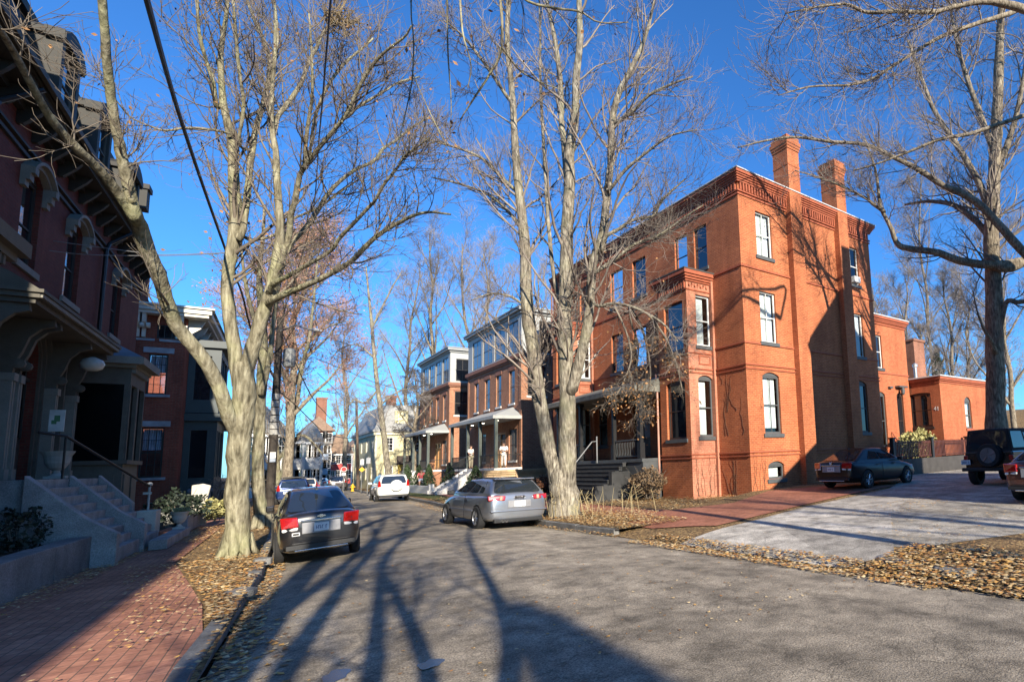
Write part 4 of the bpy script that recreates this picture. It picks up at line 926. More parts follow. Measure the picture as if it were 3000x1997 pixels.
for (z0, z1, zs0, zs1) in ((-.2, 4.35, 1.6, 3.9), (4.75, 8.0, 5.4, 7.6)):
    q = MB(HF); q.box(1.2, 5.0, .002, 1.2, z0, zs0); q.box(1.2, 5.0, .002, 1.2, zs1, z1); q.box(1.0, 5.2, .002, 1.4, z1, z1 + .35)
    for u in (1.2, 1.75, 2.9, 4.4, 4.85): q.box(u, u + .15, 1.0, 1.2, zs0, zs1)
    q.box(1.2, 1.35, .003, .25, zs0, zs1); q.box(1.2, 1.35, .85, .999, zs0, zs1)
    o = q.build('bay_window', M_teal, h2); g = MB(HF); g.quad(HF.p(1.28, .01, zs0), HF.p(1.28, 1.1, zs0), HF.p(1.28, 1.1, zs1), HF.p(1.28, .01, zs1)); g.quad(HF.p(1.28, 1.1, zs0), HF.p(5, 1.1, zs0), HF.p(5, 1.1, zs1), HF.p(1.28, 1.1, zs1)); g.build('pane', M_dg, o, recalc=False)
q = MB(HF); q.box(5.5, 9, .003, 2.0, 4.3, 4.7)
for u in (5.6, 7.0, 8.8): q.box(u, u + .16, 1.75, 1.91, .2, 4.3); q.lathe([(.0, 0), (.12, .03), (.12, .3), (0, .34)], HF.p(u + .08, 1.84, 3.85), 8)
q.box(5.5, 9, .004, 2.0, -.2, .9); q.build('entrance_porch', M_teal, h2)
q = MB(); c = Fr((1.0, 34.6), (1, 0), (0, -1))
tag((lambda b: (b.box(-.35, .35, -.35, .35, -.1, .95), b.box(-.42, .42, -.42, .42, .95, 1.1), b.build('gate_pier', plain('blue_grey_stone', (.17, .19, .22), .8), bevel=.03))[-1])(MB(Fr((-.75, 35.2), (1, 0), (0, -1)))), 'square blue grey stone gate pier in front of the teal bay', 'pier')
b = MB(Fr(LF.p(15.62, 2.5, 0)[:2], LU, LV)); b.prism([(-.2, -.1), (.24, -.1), (.3, .45), (.24, .8), (.32, 1.3), (.1, 1.38), (-.2, 1.34)], -.09, .09, lambda a, c, t: b.F.p(t, a, c)); tag(b.build('stone_post', M_pstone, bevel=.03), 'sunlit upright pale stone post in front of the shaded bay', 'post')

# ------------------------------------------------------------------ houses out of frame that throw the long shadows
nh = simple_house('brick_row_house', 'brick row house behind the viewer whose eaves shade the left pavement', 'house', -15.5, -6.05, -36, -7.4, -.2, 10.0, M_brL, M_mans, 'mansard', 2, 3, 8, rh=3.9, faces=('E',)); nh.rotation_euler[2] = -DA
# ================================================================== CARS
M_tyre = plain('tyre_rubber', (.018, .018, .019), .85, var=.2, scale=20)
M_rim = plain('alloy_rim', (.50, .51, .53), .3, metal=.8, var=.05)
M_carglass = glass_dark('car_glass', (.02, .025, .03), .03, 1.)
M_red = plain('tail_light_red', (.36, .009, .007), .12, spec=.8, var=.2, scale=30, coat=.8)
M_redl = plain('tail_light_pink', (.75, .35, .25), .15, spec=.8)
M_plate = plain('number_plate', (.62, .63, .64), .45, var=.1, scale=25)
M_ink = plain('plate_ink', (.03, .05, .16), .6)
M_chrome = plain('chrome', (.7, .7, .7), .12, metal=1., var=.03)
M_plas = plain('black_plastic', (.016, .016, .017), .55, var=.1)
def paint(name, col, metal=.0, rough=.28, coat=1.): return plain(name, col, rough, metal=metal, spec=.5, var=.04, coat=coat)

def bake(o):
    dg = bpy.context.evaluated_depsgraph_get(); dg.update(); me = bpy.data.meshes.new_from_object(o.evaluated_get(dg)); o.modifiers.clear(); old = o.data; o.data = me; me.name = old.name; bpy.data.meshes.remove(old)
def loft_body(st, T, mat, wheels, wr, name='body', sub=2):
    prof = []
    V = []; Fc = []; K = len(st)
    for (y, w, zb, zt, zsd) in st:
        h = zsd - zb
        half = [(0, zb), (w * .8, zb), (w * .955, zb + h * .12), (w * .99, zb + h * .38), (w, zb + h * .62), (w * .965, zb + h * .88), (w * .90, zsd), (w * .62, zt), (0, zt + .012)]
        ring = [(x, z) for x, z in half] + [(-x, z) for x, z in half[-2:0:-1]]
        V += [(x, y, z) for x, z in ring]
    n = len(V) // K
    Fc = [(k * n + i, (k + 1) * n + i, (k + 1) * n + (i + 1) % n, k * n + (i + 1) % n) for k in range(K - 1) for i in range(n)]
    mb = MB(); mb.add(V, Fc + [tuple(range(n)), tuple((K - 1) * n + i for i in range(n))][:2])
    o = mb.build(name, mat, None, smooth=True)
    s = o.modifiers.new('s', 'SUBSURF'); s.levels = sub; s.render_levels = sub
    cut = MB()
    for (wy, wx, sd) in wheels:
        cut.lathe([(wr + .045, -.14), (wr + .045, .3)] if sd > 0 else [(wr + .045, -.3), (wr + .045, .14)], (sd * wx, wy, wr), 28, 'x')
    c = cut.build('cutter', mat, None)
    b = o.modifiers.new('b', 'BOOLEAN'); b.object = c; b.operation = 'DIFFERENCE'; b.solver = 'EXACT'
    bake(o); bpy.data.objects.remove(c); o.data.materials.clear(); o.data.materials.append(mat)
    o.data.polygons.foreach_set('use_smooth', [True] * len(o.data.polygons))
    try: o.data.set_sharp_from_angle(angle=R_(38))
    except Exception: pass
    o.parent = T; return o
def panel(T, name, P, mat, off=.006, ch=.06, parent=None, inset=0.):
    P = [np.array(p, float) for p in P]; c = sum(P) / 4; P = [p + (c - p) * inset for p in P]
    nrm = np.cross(P[1] - P[0], P[3] - P[0]); nrm /= np.linalg.norm(nrm)
    pts = []
    for i in range(4):
        p, a, b = P[i], P[i - 1], P[(i + 1) % 4]
        for t in (0, .5, 1):
            da = (a - p); db = (b - p); la, lb = np.linalg.norm(da), np.linalg.norm(db); k = min(ch, .3 * la, .3 * lb)
            q = p + da / la * k * (1 - t) + db / lb * k * t if t != .5 else p + da / la * k * .3 + db / lb * k * .3
            pts.append(q + nrm * off)
    mb = MB(); mb.add(pts, [tuple(range(len(pts)))]); return mb.build(name, mat, parent or T, recalc=False)
def wheel(T, x, y, r, sd, rimmat=None, spokes=10, w=.2):
    t = MB(); t.lathe([(r * .62, -w / 2), (r * .93, -w / 2), (r, -w * .32), (r, w * .32), (r * .93, w / 2), (r * .62, w / 2)], (x, y, r), 28, 'x', cap=False)
    o = t.build('wheel', M_tyre, T, smooth=False)
    q = MB(); ox = x + sd * w * .34
    q.lathe([(r * .66, -.012), (r * .66, sd * .03), (r * .6, sd * .03), (r * .58, -.012)], (ox, y, r), 28, 'x', cap=False)
    q.lathe([(r * .14, 0), (r * .14, sd * .025), (r * .05, sd * .03)], (ox, y, r), 12, 'x')
    for i in range(spokes):
        a = 2 * math.pi * (i + (.12 if i % 2 else -.12)) / spokes; q.tube([(ox + sd * .012, y + r * .1 * math.cos(a), r + r * .1 * math.sin(a)), (ox + sd * .012, y + r * .61 * math.cos(a), r + r * .61 * math.sin(a))], r * .045, 4)
    q.build('rim', rimmat or M_rim, o)
    d = MB(); d.lathe([(r * .6, 0), (r * .6, -sd * .02)], (ox - sd * .01, y, r), 20, 'x'); d.build('brake_disc', M_plas, o)
def plate(T, x, y, z, w=.31, h=.16, tilt=0):
    q = MB(); q.box(x - w / 2, x + w / 2, y - .012, y, z - h / 2, z + h / 2); o = q.build('number_plate', M_plate, T)
    q = MB(); n = 6
    for i in range(n):
        a = x - w * .36 + i * w * .125
        if i == 4: continue
        q.box(a, a + .012, y - .015, y - .0121, z - h * .22, z + h * .2); q.box(a + .013, a + .03, y - .015, y - .0122, z + h * .12 * (1 if i % 2 else -1), z + h * .12 * (1 if i % 2 else -1) + .012)
    q.build('plate_lettering', M_ink, o)
def cabin(T, mat, ya, yb, yc, yd, wb, wt, zb, zr, zrf, wbf=None, wtf=None, name='cabin', bev=.07):
    """ya rear-glass foot, yb roof rear, yc roof front, yd windscreen foot"""
    wbf = wbf or wb; wtf = wtf or wt; ym = (yb + yc) / 2
    low = [(-wb, ya), (wb, ya), (wbf, yd), (-wbf, yd)]; zf = zb
    V = [(-wb, ya, zb - .1), (wb, ya, zb - .1), (wbf, yd, zf - .1), (-wbf, yd, zf - .1), (-wb, ya, zb), (wb, ya, zb), (wbf, yd, zf), (-wbf, yd, zf),
         (-wt, yb, zr), (wt, yb, zr), (wtf, yc, zrf), (-wtf, yc, zrf), (0, yb, zr + .03), (0, yc, zrf + .03), (-wt - .015, ym, max(zr, zrf) + .022), (wt + .015, ym, max(zr, zrf) + .022), (0, ym, max(zr, zrf) + .05)]
    F = [(0, 1, 5, 4), (1, 2, 6, 5), (2, 3, 7, 6), (3, 0, 4, 7), (4, 5, 9, 12, 8), (5, 6, 10, 15, 9), (6, 7, 11, 13, 10), (7, 4, 8, 14, 11), (8, 12, 16, 14), (12, 9, 15, 16), (14, 16, 13, 11), (16, 15, 10, 13)]
    mb = MB(); mb.add(V, F); o = mb.build(name, mat, T, smooth=True); b = o.modifiers.new('bevel', 'BEVEL'); b.width = bev; b.segments = 4; b.limit_method = 'ANGLE'; b.angle_limit = R_(25)
    try: o.data.set_sharp_from_angle(angle=R_(50))
    except Exception: pass
    return V
def side_glass(T, V, cuts, lo=.10, hi=.10, fr=.06, re=.1):
    """cuts: list of fractions along the side between rear and front where pillars stand"""
    for sd in (1, -1):
        A, B_, C, D = (V[5], V[6], V[10], V[9]) if sd > 0 else (V[4], V[7], V[11], V[8])
        A, B_, C, D = map(np.array, (A, B_, C, D))
        f = lambda s, t: (A * (1 - s) + B_ * s) * (1 - t) + (D * (1 - s) + C * s) * t
        for (s0, s1) in cuts:
            p = [f(s0, lo), f(s1, lo), f(s1, 1 - hi), f(s0, 1 - hi)]
            if sd < 0: p = [p[1], p[0], p[3], p[2]]
            panel(T, 'side_window', p, M_carglass, .012, .05)
def end_glass(T, V, rear=True, i0=.08, lo=.06, hi=.1):
    A, B_, C, D = (V[4], V[5], V[9], V[8]) if rear else (V[6], V[7], V[11], V[10])
    A, B_, C, D = map(np.array, (A, B_, C, D)); f = lambda s, t: (A * (1 - s) + B_ * s) * (1 - t) + (D * (1 - s) + C * s) * t
    return panel(T, 'rear_window' if rear else 'windscreen', [f(i0, lo), f(1 - i0, lo), f(1 - i0, 1 - hi), f(i0, 1 - hi)], M_carglass, .014, .09)
def mirror(T, x, y, z, sd, mat):
    q = MB(); q.box(x, x + sd * .2, y - .06, y + .06, z, z + .14); q.build('mirror', mat, T, bevel=.03)
def lamp_block(T, name, P, mat, d=.03):   # curved-looking lamp: bevelled slab between 4 points
    P = [np.array(p, float) for p in P]; n = np.cross(P[1] - P[0], P[3] - P[0]); n /= np.linalg.norm(n)
    q = MB(); q.add([p - n * .05 for p in P] + [p + n * d for p in P], [(0, 1, 2, 3), (4, 5, 6, 7), (0, 1, 5, 4), (1, 2, 6, 5), (2, 3, 7, 6), (3, 0, 4, 7)]); return q.build(name, mat, T, bevel=.025)
def seam(T, pts, name='door_seam', r=.006):
    q = MB(); q.tube(pts, r, 4); q.build(name, M_plas, T)

def make_sedan(label, mat, loc, rz, roll=0, group=None, far=False, lights=True, emblem='cross', L=4.6, rear_dark=False):
    T = thing('parked_car', label, 'car', loc, rz, group); T.rotation_euler[1] = roll; wr = .33
    W_ = [(-1.32, .78, 1), (-1.32, .78, -1), (1.35, .78, 1), (1.35, .78, -1)]
    st = [(-2.30, .60, .42, .80, .76), (-2.27, .72, .34, .98, .93), (-2.18, .82, .26, 1.03, .98), (-1.9, .88, .22, 1.035, .98), (-1.3, .90, .20, 1.03, .97), (-.4, .90, .2, .98, .95), (.6, .90, .2, .96, .93), (1.15, .89, .2, .97, .91), (1.8, .86, .22, .86, .80), (2.12, .78, .25, .74, .68), (2.24, .66, .3, .64, .6), (2.27, .5, .36, .58, .55)]
    loft_body(st, T, mat, W_, wr)
    V = cabin(T, mat, -1.92, -1.02, .12, 1.12, .80, .57, .985, 1.40, 1.43, .79, .57)
    end_glass(T, V, True, .07, .1, .08); end_glass(T, V, False); side_glass(T, V, [(.24, .52), (.55, .93)], .12, .1)
    for y, x, sd in W_: wheel(T, sd * (x + .045), y, wr, sd)
    # lamps on the rear corners
    for sd in (1, -1):
        P = [(sd * .46, -2.30, .76), (sd * .80, -2.215, .74), (sd * .83, -2.17, .96), (sd * .48, -2.285, .955)]
        if sd < 0: P = [P[1], P[0], P[3], P[2]]
        o = lamp_block(T, 'tail_light', P, M_red)
        P = [(sd * .48, -2.305, .70), (sd * .79, -2.225, .68), (sd * .80, -2.21, .745), (sd * .47, -2.30, .765)]
        if sd < 0: P = [P[1], P[0], P[3], P[2]]
        lamp_block(T, 'reverse_light', P, M_redl if False else plain('clear_lens', (.6, .6, .6), .1), .022)
        P = [(sd * .5, 2.2, .62), (sd * .72, 2.1, .62), (sd * .74, 2.02, .74), (sd * .5, 2.14, .74)]
        if sd > 0: P = [P[1], P[0], P[3], P[2]]
        lamp_block(T, 'headlight', P, plain('clear_lens', (.6, .6, .6), .1))
        mirror(T, sd * .86, .78, .95, sd, mat)
    q = MB(); q.box(-.42, .42, -2.322, -2.29, .845, .885); q.build('chrome_strip', M_chrome, T, bevel=.008)
    q = MB(); q.box(-.40, .40, -2.318, -2.29, .62, .835); q.build('plate_recess', plain('grey_recess', (.25, .25, .26), .4), T, bevel=.02)
    plate(T, 0, -2.322, .73)
    q = MB(); q.box(-.72, .72, -2.325, -2.2, .335, .42); q.box(-.6, .6, -2.33, -2.2, .44, .455); q.build('bumper_valance', M_plas, T, bevel=.015)
    q = MB(); q.box(-.55, .55, -2.335, -2.29, .30, .33); q.build('bumper_chrome', M_chrome, T, bevel=.008)
    if emblem == 'cross':
        q = MB(); q.box(-.085, .085, -2.315, -2.29, .925, .95); q.box(-.035, .035, -2.316, -2.29, .908, .967); q.build('emblem', M_chrome, T)
    elif emblem == 'round':
        q = MB(); q.lathe([(.062, 0), (.062, -.02), (.05, -.022), (.05, -.002)], (0, -2.30, .95), 20, 'y')
        for a in ((-.035, .03, -.012, -.03), (.035, .03, .012, -.03), (-.012, -.03, 0, .005), (.012, -.03, 0, .005), (-.018, .035, 0, .008), (.018, .035, 0, .008)): q.tube([(a[0], -2.325, .95 + a[1]), (a[2], -2.325, .95 + a[3])], .005, 4)
        q.build('emblem', M_chrome, T)
    q = MB(); q.tube([(0, -1.2, 1.44), (0, -1.32, 1.62)], [.014, .004], 6); q.box(-.03, .03, -1.25, -1.1, 1.42, 1.455); q.build('antenna', M_plas, T)
    q = MB(); q.tube([(.0, -2.28, .985), (0, -2.3, .99)], .01, 6)
    for sd in (1, -1):
        seam(T, [(sd * .908, -.35, .3), (sd * .912, -.35, .6), (sd * .88, -.35, .93)])
        for y in (-.75, .35): q.box(sd * .905, sd * .93, y, y + .16, .83, .86)
    q.build('door_handle', mat, T)
    for sx, lab in ((-.36, 0), (.36, 0)):   # seat backs seen through the rear glass sit inside the cabin
        pass
    q = MB(); q.box(-.45, -.3, -2.335, -2.29, .66, .70); 
    return T
def make_hatch(label, mat, loc, rz, roll=0):
    T = thing('parked_car', label, 'car', loc, rz); T.rotation_euler[1] = roll; wr = .325
    W_ = [(-1.27, .77, 1), (-1.27, .77, -1), (1.31, .77, 1), (1.31, .77, -1)]
    st = [(-2.13, .62, .36, .72, .68), (-2.10, .76, .28, .96, .9), (-2.02, .84, .23, 1.02, .95), (-1.75, .88, .2, 1.02, .96), (-1.25, .895, .19, 1.0, .95), (-.4, .885, .19, .97, .93), (.6, .885, .19, .95, .91), (1.1, .88, .19, .96, .89), (1.7, .85, .21, .85, .78), (2.0, .77, .24, .72, .66), (2.12, .64, .3, .62, .57), (2.15, .5, .36, .56, .53)]
    loft_body(st, T, mat, W_, wr)
    V = cabin(T, mat, -2.02, -1.62, .05, 1.05, .80, .58, .975, 1.37, 1.38, .78, .57, bev=.06)
    end_glass(T, V, True, .06, .06, .12); end_glass(T, V, False); side_glass(T, V, [(.16, .28), (.31, .54), (.57, .94)], .1, .1)
    q = MB(); q.box(-.58, .58, -1.78, -1.55, 1.37, 1.405); q.build('spoiler', mat, T, bevel=.015)
    q = MB(); q.box(-.52, .52, -.7, -.0, 1.405, 1.432); q.build('sunroof', M_carglass, T, bevel=.01)
    for y, x, sd in W_: wheel(T, sd * (x + .045), y, wr, sd)
    for sd in (1, -1):
        P = [(sd * .42, -2.135, .80), (sd * .84, -2.03, .80), (sd * .86, -1.98, .94), (sd * .40, -2.125, .93)]
        if sd < 0: P = [P[1], P[0], P[3], P[2]]
        o = lamp_block(T, 'tail_light', P, M_red)
        P = [(sd * .50, -2.165, .81), (sd * .58, -2.15, .81), (sd * .57, -2.15, .93), (sd * .49, -2.16, .93)]
        if sd < 0: P = [P[1], P[0], P[3], P[2]]
        lamp_block(o, 'lens', P, M_redl, .005)
        mirror(T, sd * .85, .72, .93, sd, M_plas)
        P = [(sd * .5, 2.08, .6), (sd * .72, 1.98, .6), (sd * .74, 1.9, .72), (sd * .5, 2.02, .72)]
        if sd > 0: P = [P[1], P[0], P[3], P[2]]
        lamp_block(T, 'headlight', P, plain('clear_lens', (.6, .6, .6), .1))
        seam(T, [(sd * .893, -.3, .28), (sd * .897, -.3, .6), (sd * .86, -.3, .92)])
        q = MB(); q.box(sd * .885, sd * .91, -1.0, 1.0, .50, .53); q.build('side_trim', mat, T, bevel=.008)
    q = MB(); q.box(-.33, .33, -2.15, -2.12, .60, .80); q.build('plate_recess', plain('grey_recess', (.25, .25, .26), .4), T, bevel=.02); plate(T, 0, -2.152, .70)
    q = MB()
    for i in range(4): q.lathe([(.052, 0), (.052, -.012), (.04, -.012), (.04, 0)], (-.105 + i * .07, -2.14, .875), 18, 'y')
    q.build('emblem', M_chrome, T)
    q = MB(); q.box(-.8, .8, -2.165, -2.05, .50, .53); q.build('bumper_crease', mat, T, bevel=.012); q = MB(); q.box(-.7, .7, -2.14, -2.0, .20, .30); q.build('bumper_valance', M_plas, T, bevel=.02)
    q = MB()
    for x in (-.48, -.38): q.lathe([(.04, 0), (.04, -.12), (.03, -.12), (.03, -.02)], (x, -2.06, .25), 12, 'y')
    q.build('exhaust', M_chrome, T); q = MB()
    for sd in (1, -1):
        for y in (-.62, .4): q.box(sd * .885, sd * .915, y, y + .2, .80, .83)
    q.build('door_handle', M_chrome, T)
    q = MB()
    for x in (-.33, .33): q.box(x - .13, x + .13, -1.3, -1.2, .95, 1.14)
    return T
def make_suv(label, mat, loc, rz, group=None, spare=True, rack=False, scale=1., lampm=None):
    T = thing('sport_utility_car', label, 'car', loc, rz, group); T.scale = (scale,) * 3; wr = .36
    W_ = [(-1.3, .78, 1), (-1.3, .78, -1), (1.32, .78, 1), (1.32, .78, -1)]
    st = [(-2.15, .70, .45, .88, .84), (-2.12, .82, .36, 1.08, 1.04), (-2.05, .88, .32, 1.12, 1.07), (-1.6, .91, .30, 1.12, 1.07), (-.4, .91, .30, 1.08, 1.04), (.7, .91, .3, 1.06, 1.0), (1.2, .9, .3, 1.07, .98), (1.8, .86, .32, .98, .9), (2.05, .78, .36, .84, .78), (2.15, .62, .4, .74, .7)]
    loft_body(st, T, mat, W_, wr)
    V = cabin(T, mat, -2.08, -1.85, .3, 1.15, .84, .66, 1.08, 1.62, 1.64, .83, .64)
    end_glass(T, V, True, .08, .05, .12); end_glass(T, V, False); side_glass(T, V, [(.08, .27), (.31, .54), (.58, .94)], .1, .12)
    for y, x, sd in W_: wheel(T, sd * (x + .045), y, wr, sd)
    for sd in (1, -1):
        P = [(sd * .66, -2.14, .92), (sd * .86, -2.06, .92), (sd * .80, -2.03, 1.3), (sd * .72, -2.08, 1.3)]
        if sd < 0: P = [P[1], P[0], P[3], P[2]]
        lamp_block(T, 'tail_light', P, M_red); mirror(T, sd * .87, .85, 1.05, sd, mat)
        q = MB(); q.tube([(sd * .6, -1.6, 1.68), (sd * .6, -1.5, 1.73), (sd * .6, .1, 1.73), (sd * .6, .2, 1.68)], .02, 6); q.build('roof_rail', plain('grey_rail', (.25, .25, .25), .5), T)
    if spare:
        q = MB(); q.lathe([(.0, -.24), (.28, -.235), (.335, -.2), (.345, -.1), (.345, 0.02)], (.12, -2.13, .98), 28, 'y'); q.build('spare_wheel_cover', mat, T, smooth=False, bevel=.01)
    if rack:
        q = MB(); q.box(-.55, .55, -1.3, -.2, 1.72, 1.8); q.tube([(-.7, -1.1, 1.72), (.7, -1.1, 1.72)], .025, 6); q.tube([(-.7, -.2, 1.72), (.7, -.2, 1.72)], .025, 6); q.build('roof_rack', M_plas, T, bevel=.02)
    plate(T, -.35, -2.16, .82); q = MB(); q.box(-.8, .8, -2.2, -2.05, .42, .6); q.build('bumper', mat, T, bevel=.04); q = MB(); q.box(-.75, .75, -2.17, -2.0, .3, .419); q.build('bumper_valance', M_plas, T, bevel=.02)
    return T
sedan = make_sedan('dark charcoal saloon with bright red tail lights parked beside the big pale trunk', paint('charcoal_metallic', (.022, .021, .023), .35), (1.62, 15.95, zs(15) - .055), -R_(2.), R_(-2.6)); sedan.scale = (.78, 1, 1)
q = MB(); q.box(-.60, -.44, -2.325, -2.3, .60, .665); q.build('sticker', plain('sticker_white', (.6, .6, .6), .6), sedan); q = MB(); q.box(-.58, -.46, -2.328, -2.326, .615, .65); q.build('sticker_print', M_plas, sedan)
hatch = make_hatch('silver grey hatchback parked at the right kerb near the forked tree', paint('silver_metallic', (.36, .38, .42), .75, .3), (6.25, 17.85, zs(17) - .05), R_(1.5), R_(1.2))
make_suv('white sport utility car with round white spare wheel cover, beyond the silver hatchback', paint('white_car_paint', (.72, .72, .68), 0., .3), (8.05, 41.3, zs(41) - .04), R_(-4))
make_suv('dark blue sport utility car with roof rack ahead of the charcoal saloon', paint('deep_blue', (.012, .035, .13), .3), (3.55, 47, zs(47) - .04), R_(-4), spare=False, rack=True)
make_suv('cream estate car half hidden beyond the charcoal saloon roof', paint('cream_paint', (.50, .44, .35), .1), (5.55, 62, zs(62) - .04), R_(-5), spare=False)
make_sedan('pale blue saloon farther along the left kerb', paint('pale_blue', (.28, .38, .50), .3), (6.5, 69, zs(69) - .04), R_(-6), emblem='')
make_suv('distant grey brown sport utility car stopped in the road near the hydrant', paint('grey_brown', (.10, .085, .08), .3), (10.0, 78, zs(78) - .04), R_(-9), spare=False)
make_sedan('distant red car on the far right by the leaning signs', paint('far_red', (.40, .03, .035), .1), (15.4, 92, zs(92) - .04), R_(-25), emblem='')
make_sedan('far white saloon at the end of the street', paint('far_white', (.6, .62, .65), .1), (9.9, 92, zs(92) - .04), R_(-12), emblem='')
make_sedan('black saloon with round chrome badge shaded beside the orange brick house', paint('black_paint_car', (.004, .004, .005), .0, .35, .25), (18.75, 12.5, zl(18.7)), R_(-90), 0, emblem='round')
make_sedan('red brown car cut off at the picture edge', paint('maroon_brown', (.10, .028, .02), .3), (16.75, 4.95, zl(16)), R_(-90), 0, emblem='')
# black off-roader with exposed spare wheel
T = thing('off_road_car', 'black boxy off road car with spare wheel on its tailgate, shaded under the big tree', 'car', (20.85, 7.95, zl(20)), R_(-90))
M_jp = paint('black_jeep_paint', (.007, .007, .008), 0, .25)
jp = MB(); jp.box(-.78, .78, -1.95, 1.0, .55, 1.15); jp.box(-.66, .66, 1.0, 1.95, .6, 1.12); jp.build('body', M_jp, T, bevel=.05)
V = cabin(T, plain('soft_top', (.012, .012, .013), .8), -1.93, -1.86, .55, .95, .75, .66, 1.17, 1.86, 1.86, .75, .66, bev=.05)
end_glass(T, V, True, .07, .08, .1); end_glass(T, V, False); side_glass(T, V, [(.05, .42), (.47, .93)], .1, .12)
for y in (-1.2, 1.3):
    for sd in (1, -1): 
        wheel(T, sd * .76, y, .39, sd, spokes=5, w=.27); q = MB(); q.box(sd * .66, sd * .98, y - .5, y + .5, .82, .9); q.build('wheel_arch_flare', M_plas, T, bevel=.03)
sp = MB(); sp.lathe([(.24, -.24), (.36, -.24), (.385, -.17), (.385, -.02), (.3, .02)], (.1, -1.97, 1.02), 30, 'y'); sw = sp.build('spare_wheel', M_tyre, T)
sp = MB(); sp.lathe([(.235, -.245), (.25, -.25), (.25, -.22), (.235, -.22)], (.1, -1.97, 1.02), 30, 'y'); sp.lathe([(.06, -.26), (.06, -.1)], (.1, -1.97, 1.02), 14, 'y')
for i in range(5): a = 1.57 + i * 1.2566; sp.tube([(.1 + .05 * math.cos(a), -2.215, 1.02 + .05 * math.sin(a)), (.1 + .24 * math.cos(a), -2.215, 1.02 + .24 * math.sin(a))], .028, 5)
sp.build('rim', plain('dull_rim', (.16, .16, .17), .5, metal=.5), sw)
for sd in (1, -1):
    q = MB(); q.box(sd * .66, sd * .8, -2.0, -1.93, .85, 1.02); q.build('tail_light', M_red, T, bevel=.02)
q = MB(); q.box(-.85, .85, -2.12, -1.95, .5, .62); q.build('bumper', M_plas, T, bevel=.03); plate(T, -.72, -2.03, .80)
q = MB(); q.lathe([(.06, 0), (.06, -.015)], (.62, -1.96, .68), 16, 'y'); q.build('round_sticker', M_plate, T)
# picket fence on the dark garden wall behind the parked cars
T = thing('picket_fence', 'dark red picket railing in front of the yellow bush and cottage', 'fence', (27, 14.7, .3), world=True)
M_pick = plain('dark_red_picket', (.075, .022, .015), .6)
q = MB(); q.box(24.2, 32.2, 14.68, 14.74, 1.82, 1.9); q.box(24.2, 32.2, 14.68, 14.74, 1.14, 1.2); q.build('rail', M_pick, T)
q = MB(); x = 24.25
while x < 32.1: q.box(x, x + .07, 14.66, 14.679, 1.1, 1.95); x += .15
q.build('picket', M_pick, T)
for x in (24.2, 28.0, 32.2): q = MB(); q.box(x, x + .2, 14.6, 14.8, .2, 2.05); q.box(x - .04, x + .24, 14.56, 14.84, 2.05, 2.12); q.build('post', M_plas, T)
q = MB(); q.box(23.5, 33, 14.5, 14.655, .1, 1.05); tag(q.build('garden_wall', plain('dark_garden_wall', (.05, .045, .042), .9)), 'dark low garden wall under the red picket railing', 'wall')
# house across the side street (out of frame): its gable and chimney shade the lot
gh = simple_house('brick_house', 'tall narrow gabled brick house across the side street, out of the picture', 'house', 17.45, 22.7, -8, 2.8, -.1, 11.7, M_brL, M_slate, 'gable', 3, 2, 3, rh=3.15, faces=('N', 'W'))
q = MB(); q.box(20.05, 20.8, 1.6, 2.4, 12.5, 17.3); q.build('chimney', MC['chimney_brick'], gh)
q = MB(); q.prism([(14.0, -.2), (17.44, -.2), (17.44, 7.7), (14.0, 5.6)], -6, 2.6, lambda a, b, t: (a, t, b)); q.build('side_wing', M_brL, gh)
# ================================================================== TREES
M_barkA = bark('grey_maple_bark', (.07, .06, .038), (.23, .205, .14), (.42, .39, .28), 1., (.30, .31, .16))
M_barkB = bark('pale_furrowed_bark', (.06, .05, .038), (.22, .19, .145), (.46, .42, .33), 1.2, (.30, .29, .18))
M_barkC = bark('rough_dark_bark', (.07, .055, .04), (.22, .18, .13), (.40, .35, .26), 1.3)
def twigmat(name, a, b_):
    if name in MC: return MC[name]
    m, nt, b, out = newmat(name); nt.links.new(ramp(nt, noise(nt, coords(nt), .9, 3), [(.3, a), (.7, b_)]), b.inputs['Base Color']); b.inputs['Roughness'].default_value = .85; b.inputs['Specular IOR Level'].default_value = .2
    MC[name] = m; return m
M_twA = twigmat('maple_twigs', (.10, .08, .065), (.24, .20, .155)); M_twB = twigmat('pale_twigs', (.13, .105, .09), (.32, .27, .225)); M_twR = twigmat('russet_twigs', (.30, .165, .11), (.46, .30, .22))
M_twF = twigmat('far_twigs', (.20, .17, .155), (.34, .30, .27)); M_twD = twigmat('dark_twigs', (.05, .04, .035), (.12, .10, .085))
M_leafbr = plain('dead_leaves', (.30, .15, .055), .8, var=.45, scale=9)
def resample(pts, rad, K):
    pts = np.array(pts, float); rad = np.array(rad, float); n = len(pts)
    if n < 2: raise ValueError
    ext = np.vstack([2 * pts[0] - pts[1], pts, 2 * pts[-1] - pts[-2]]); t = np.linspace(0, n - 1, K); out = []
    for x in t:
        i = min(int(x), n - 2); f = x - i; p0, p1, p2, p3 = ext[i], ext[i + 1], ext[i + 2], ext[i + 3]
        out.append(.5 * ((2 * p1) + (-p0 + p2) * f + (2 * p0 - 5 * p1 + 4 * p2 - p3) * f * f + (-p0 + 3 * p1 - 3 * p2 + p3) * f ** 3))
    return np.array(out), np.interp(t, np.arange(n), rad)
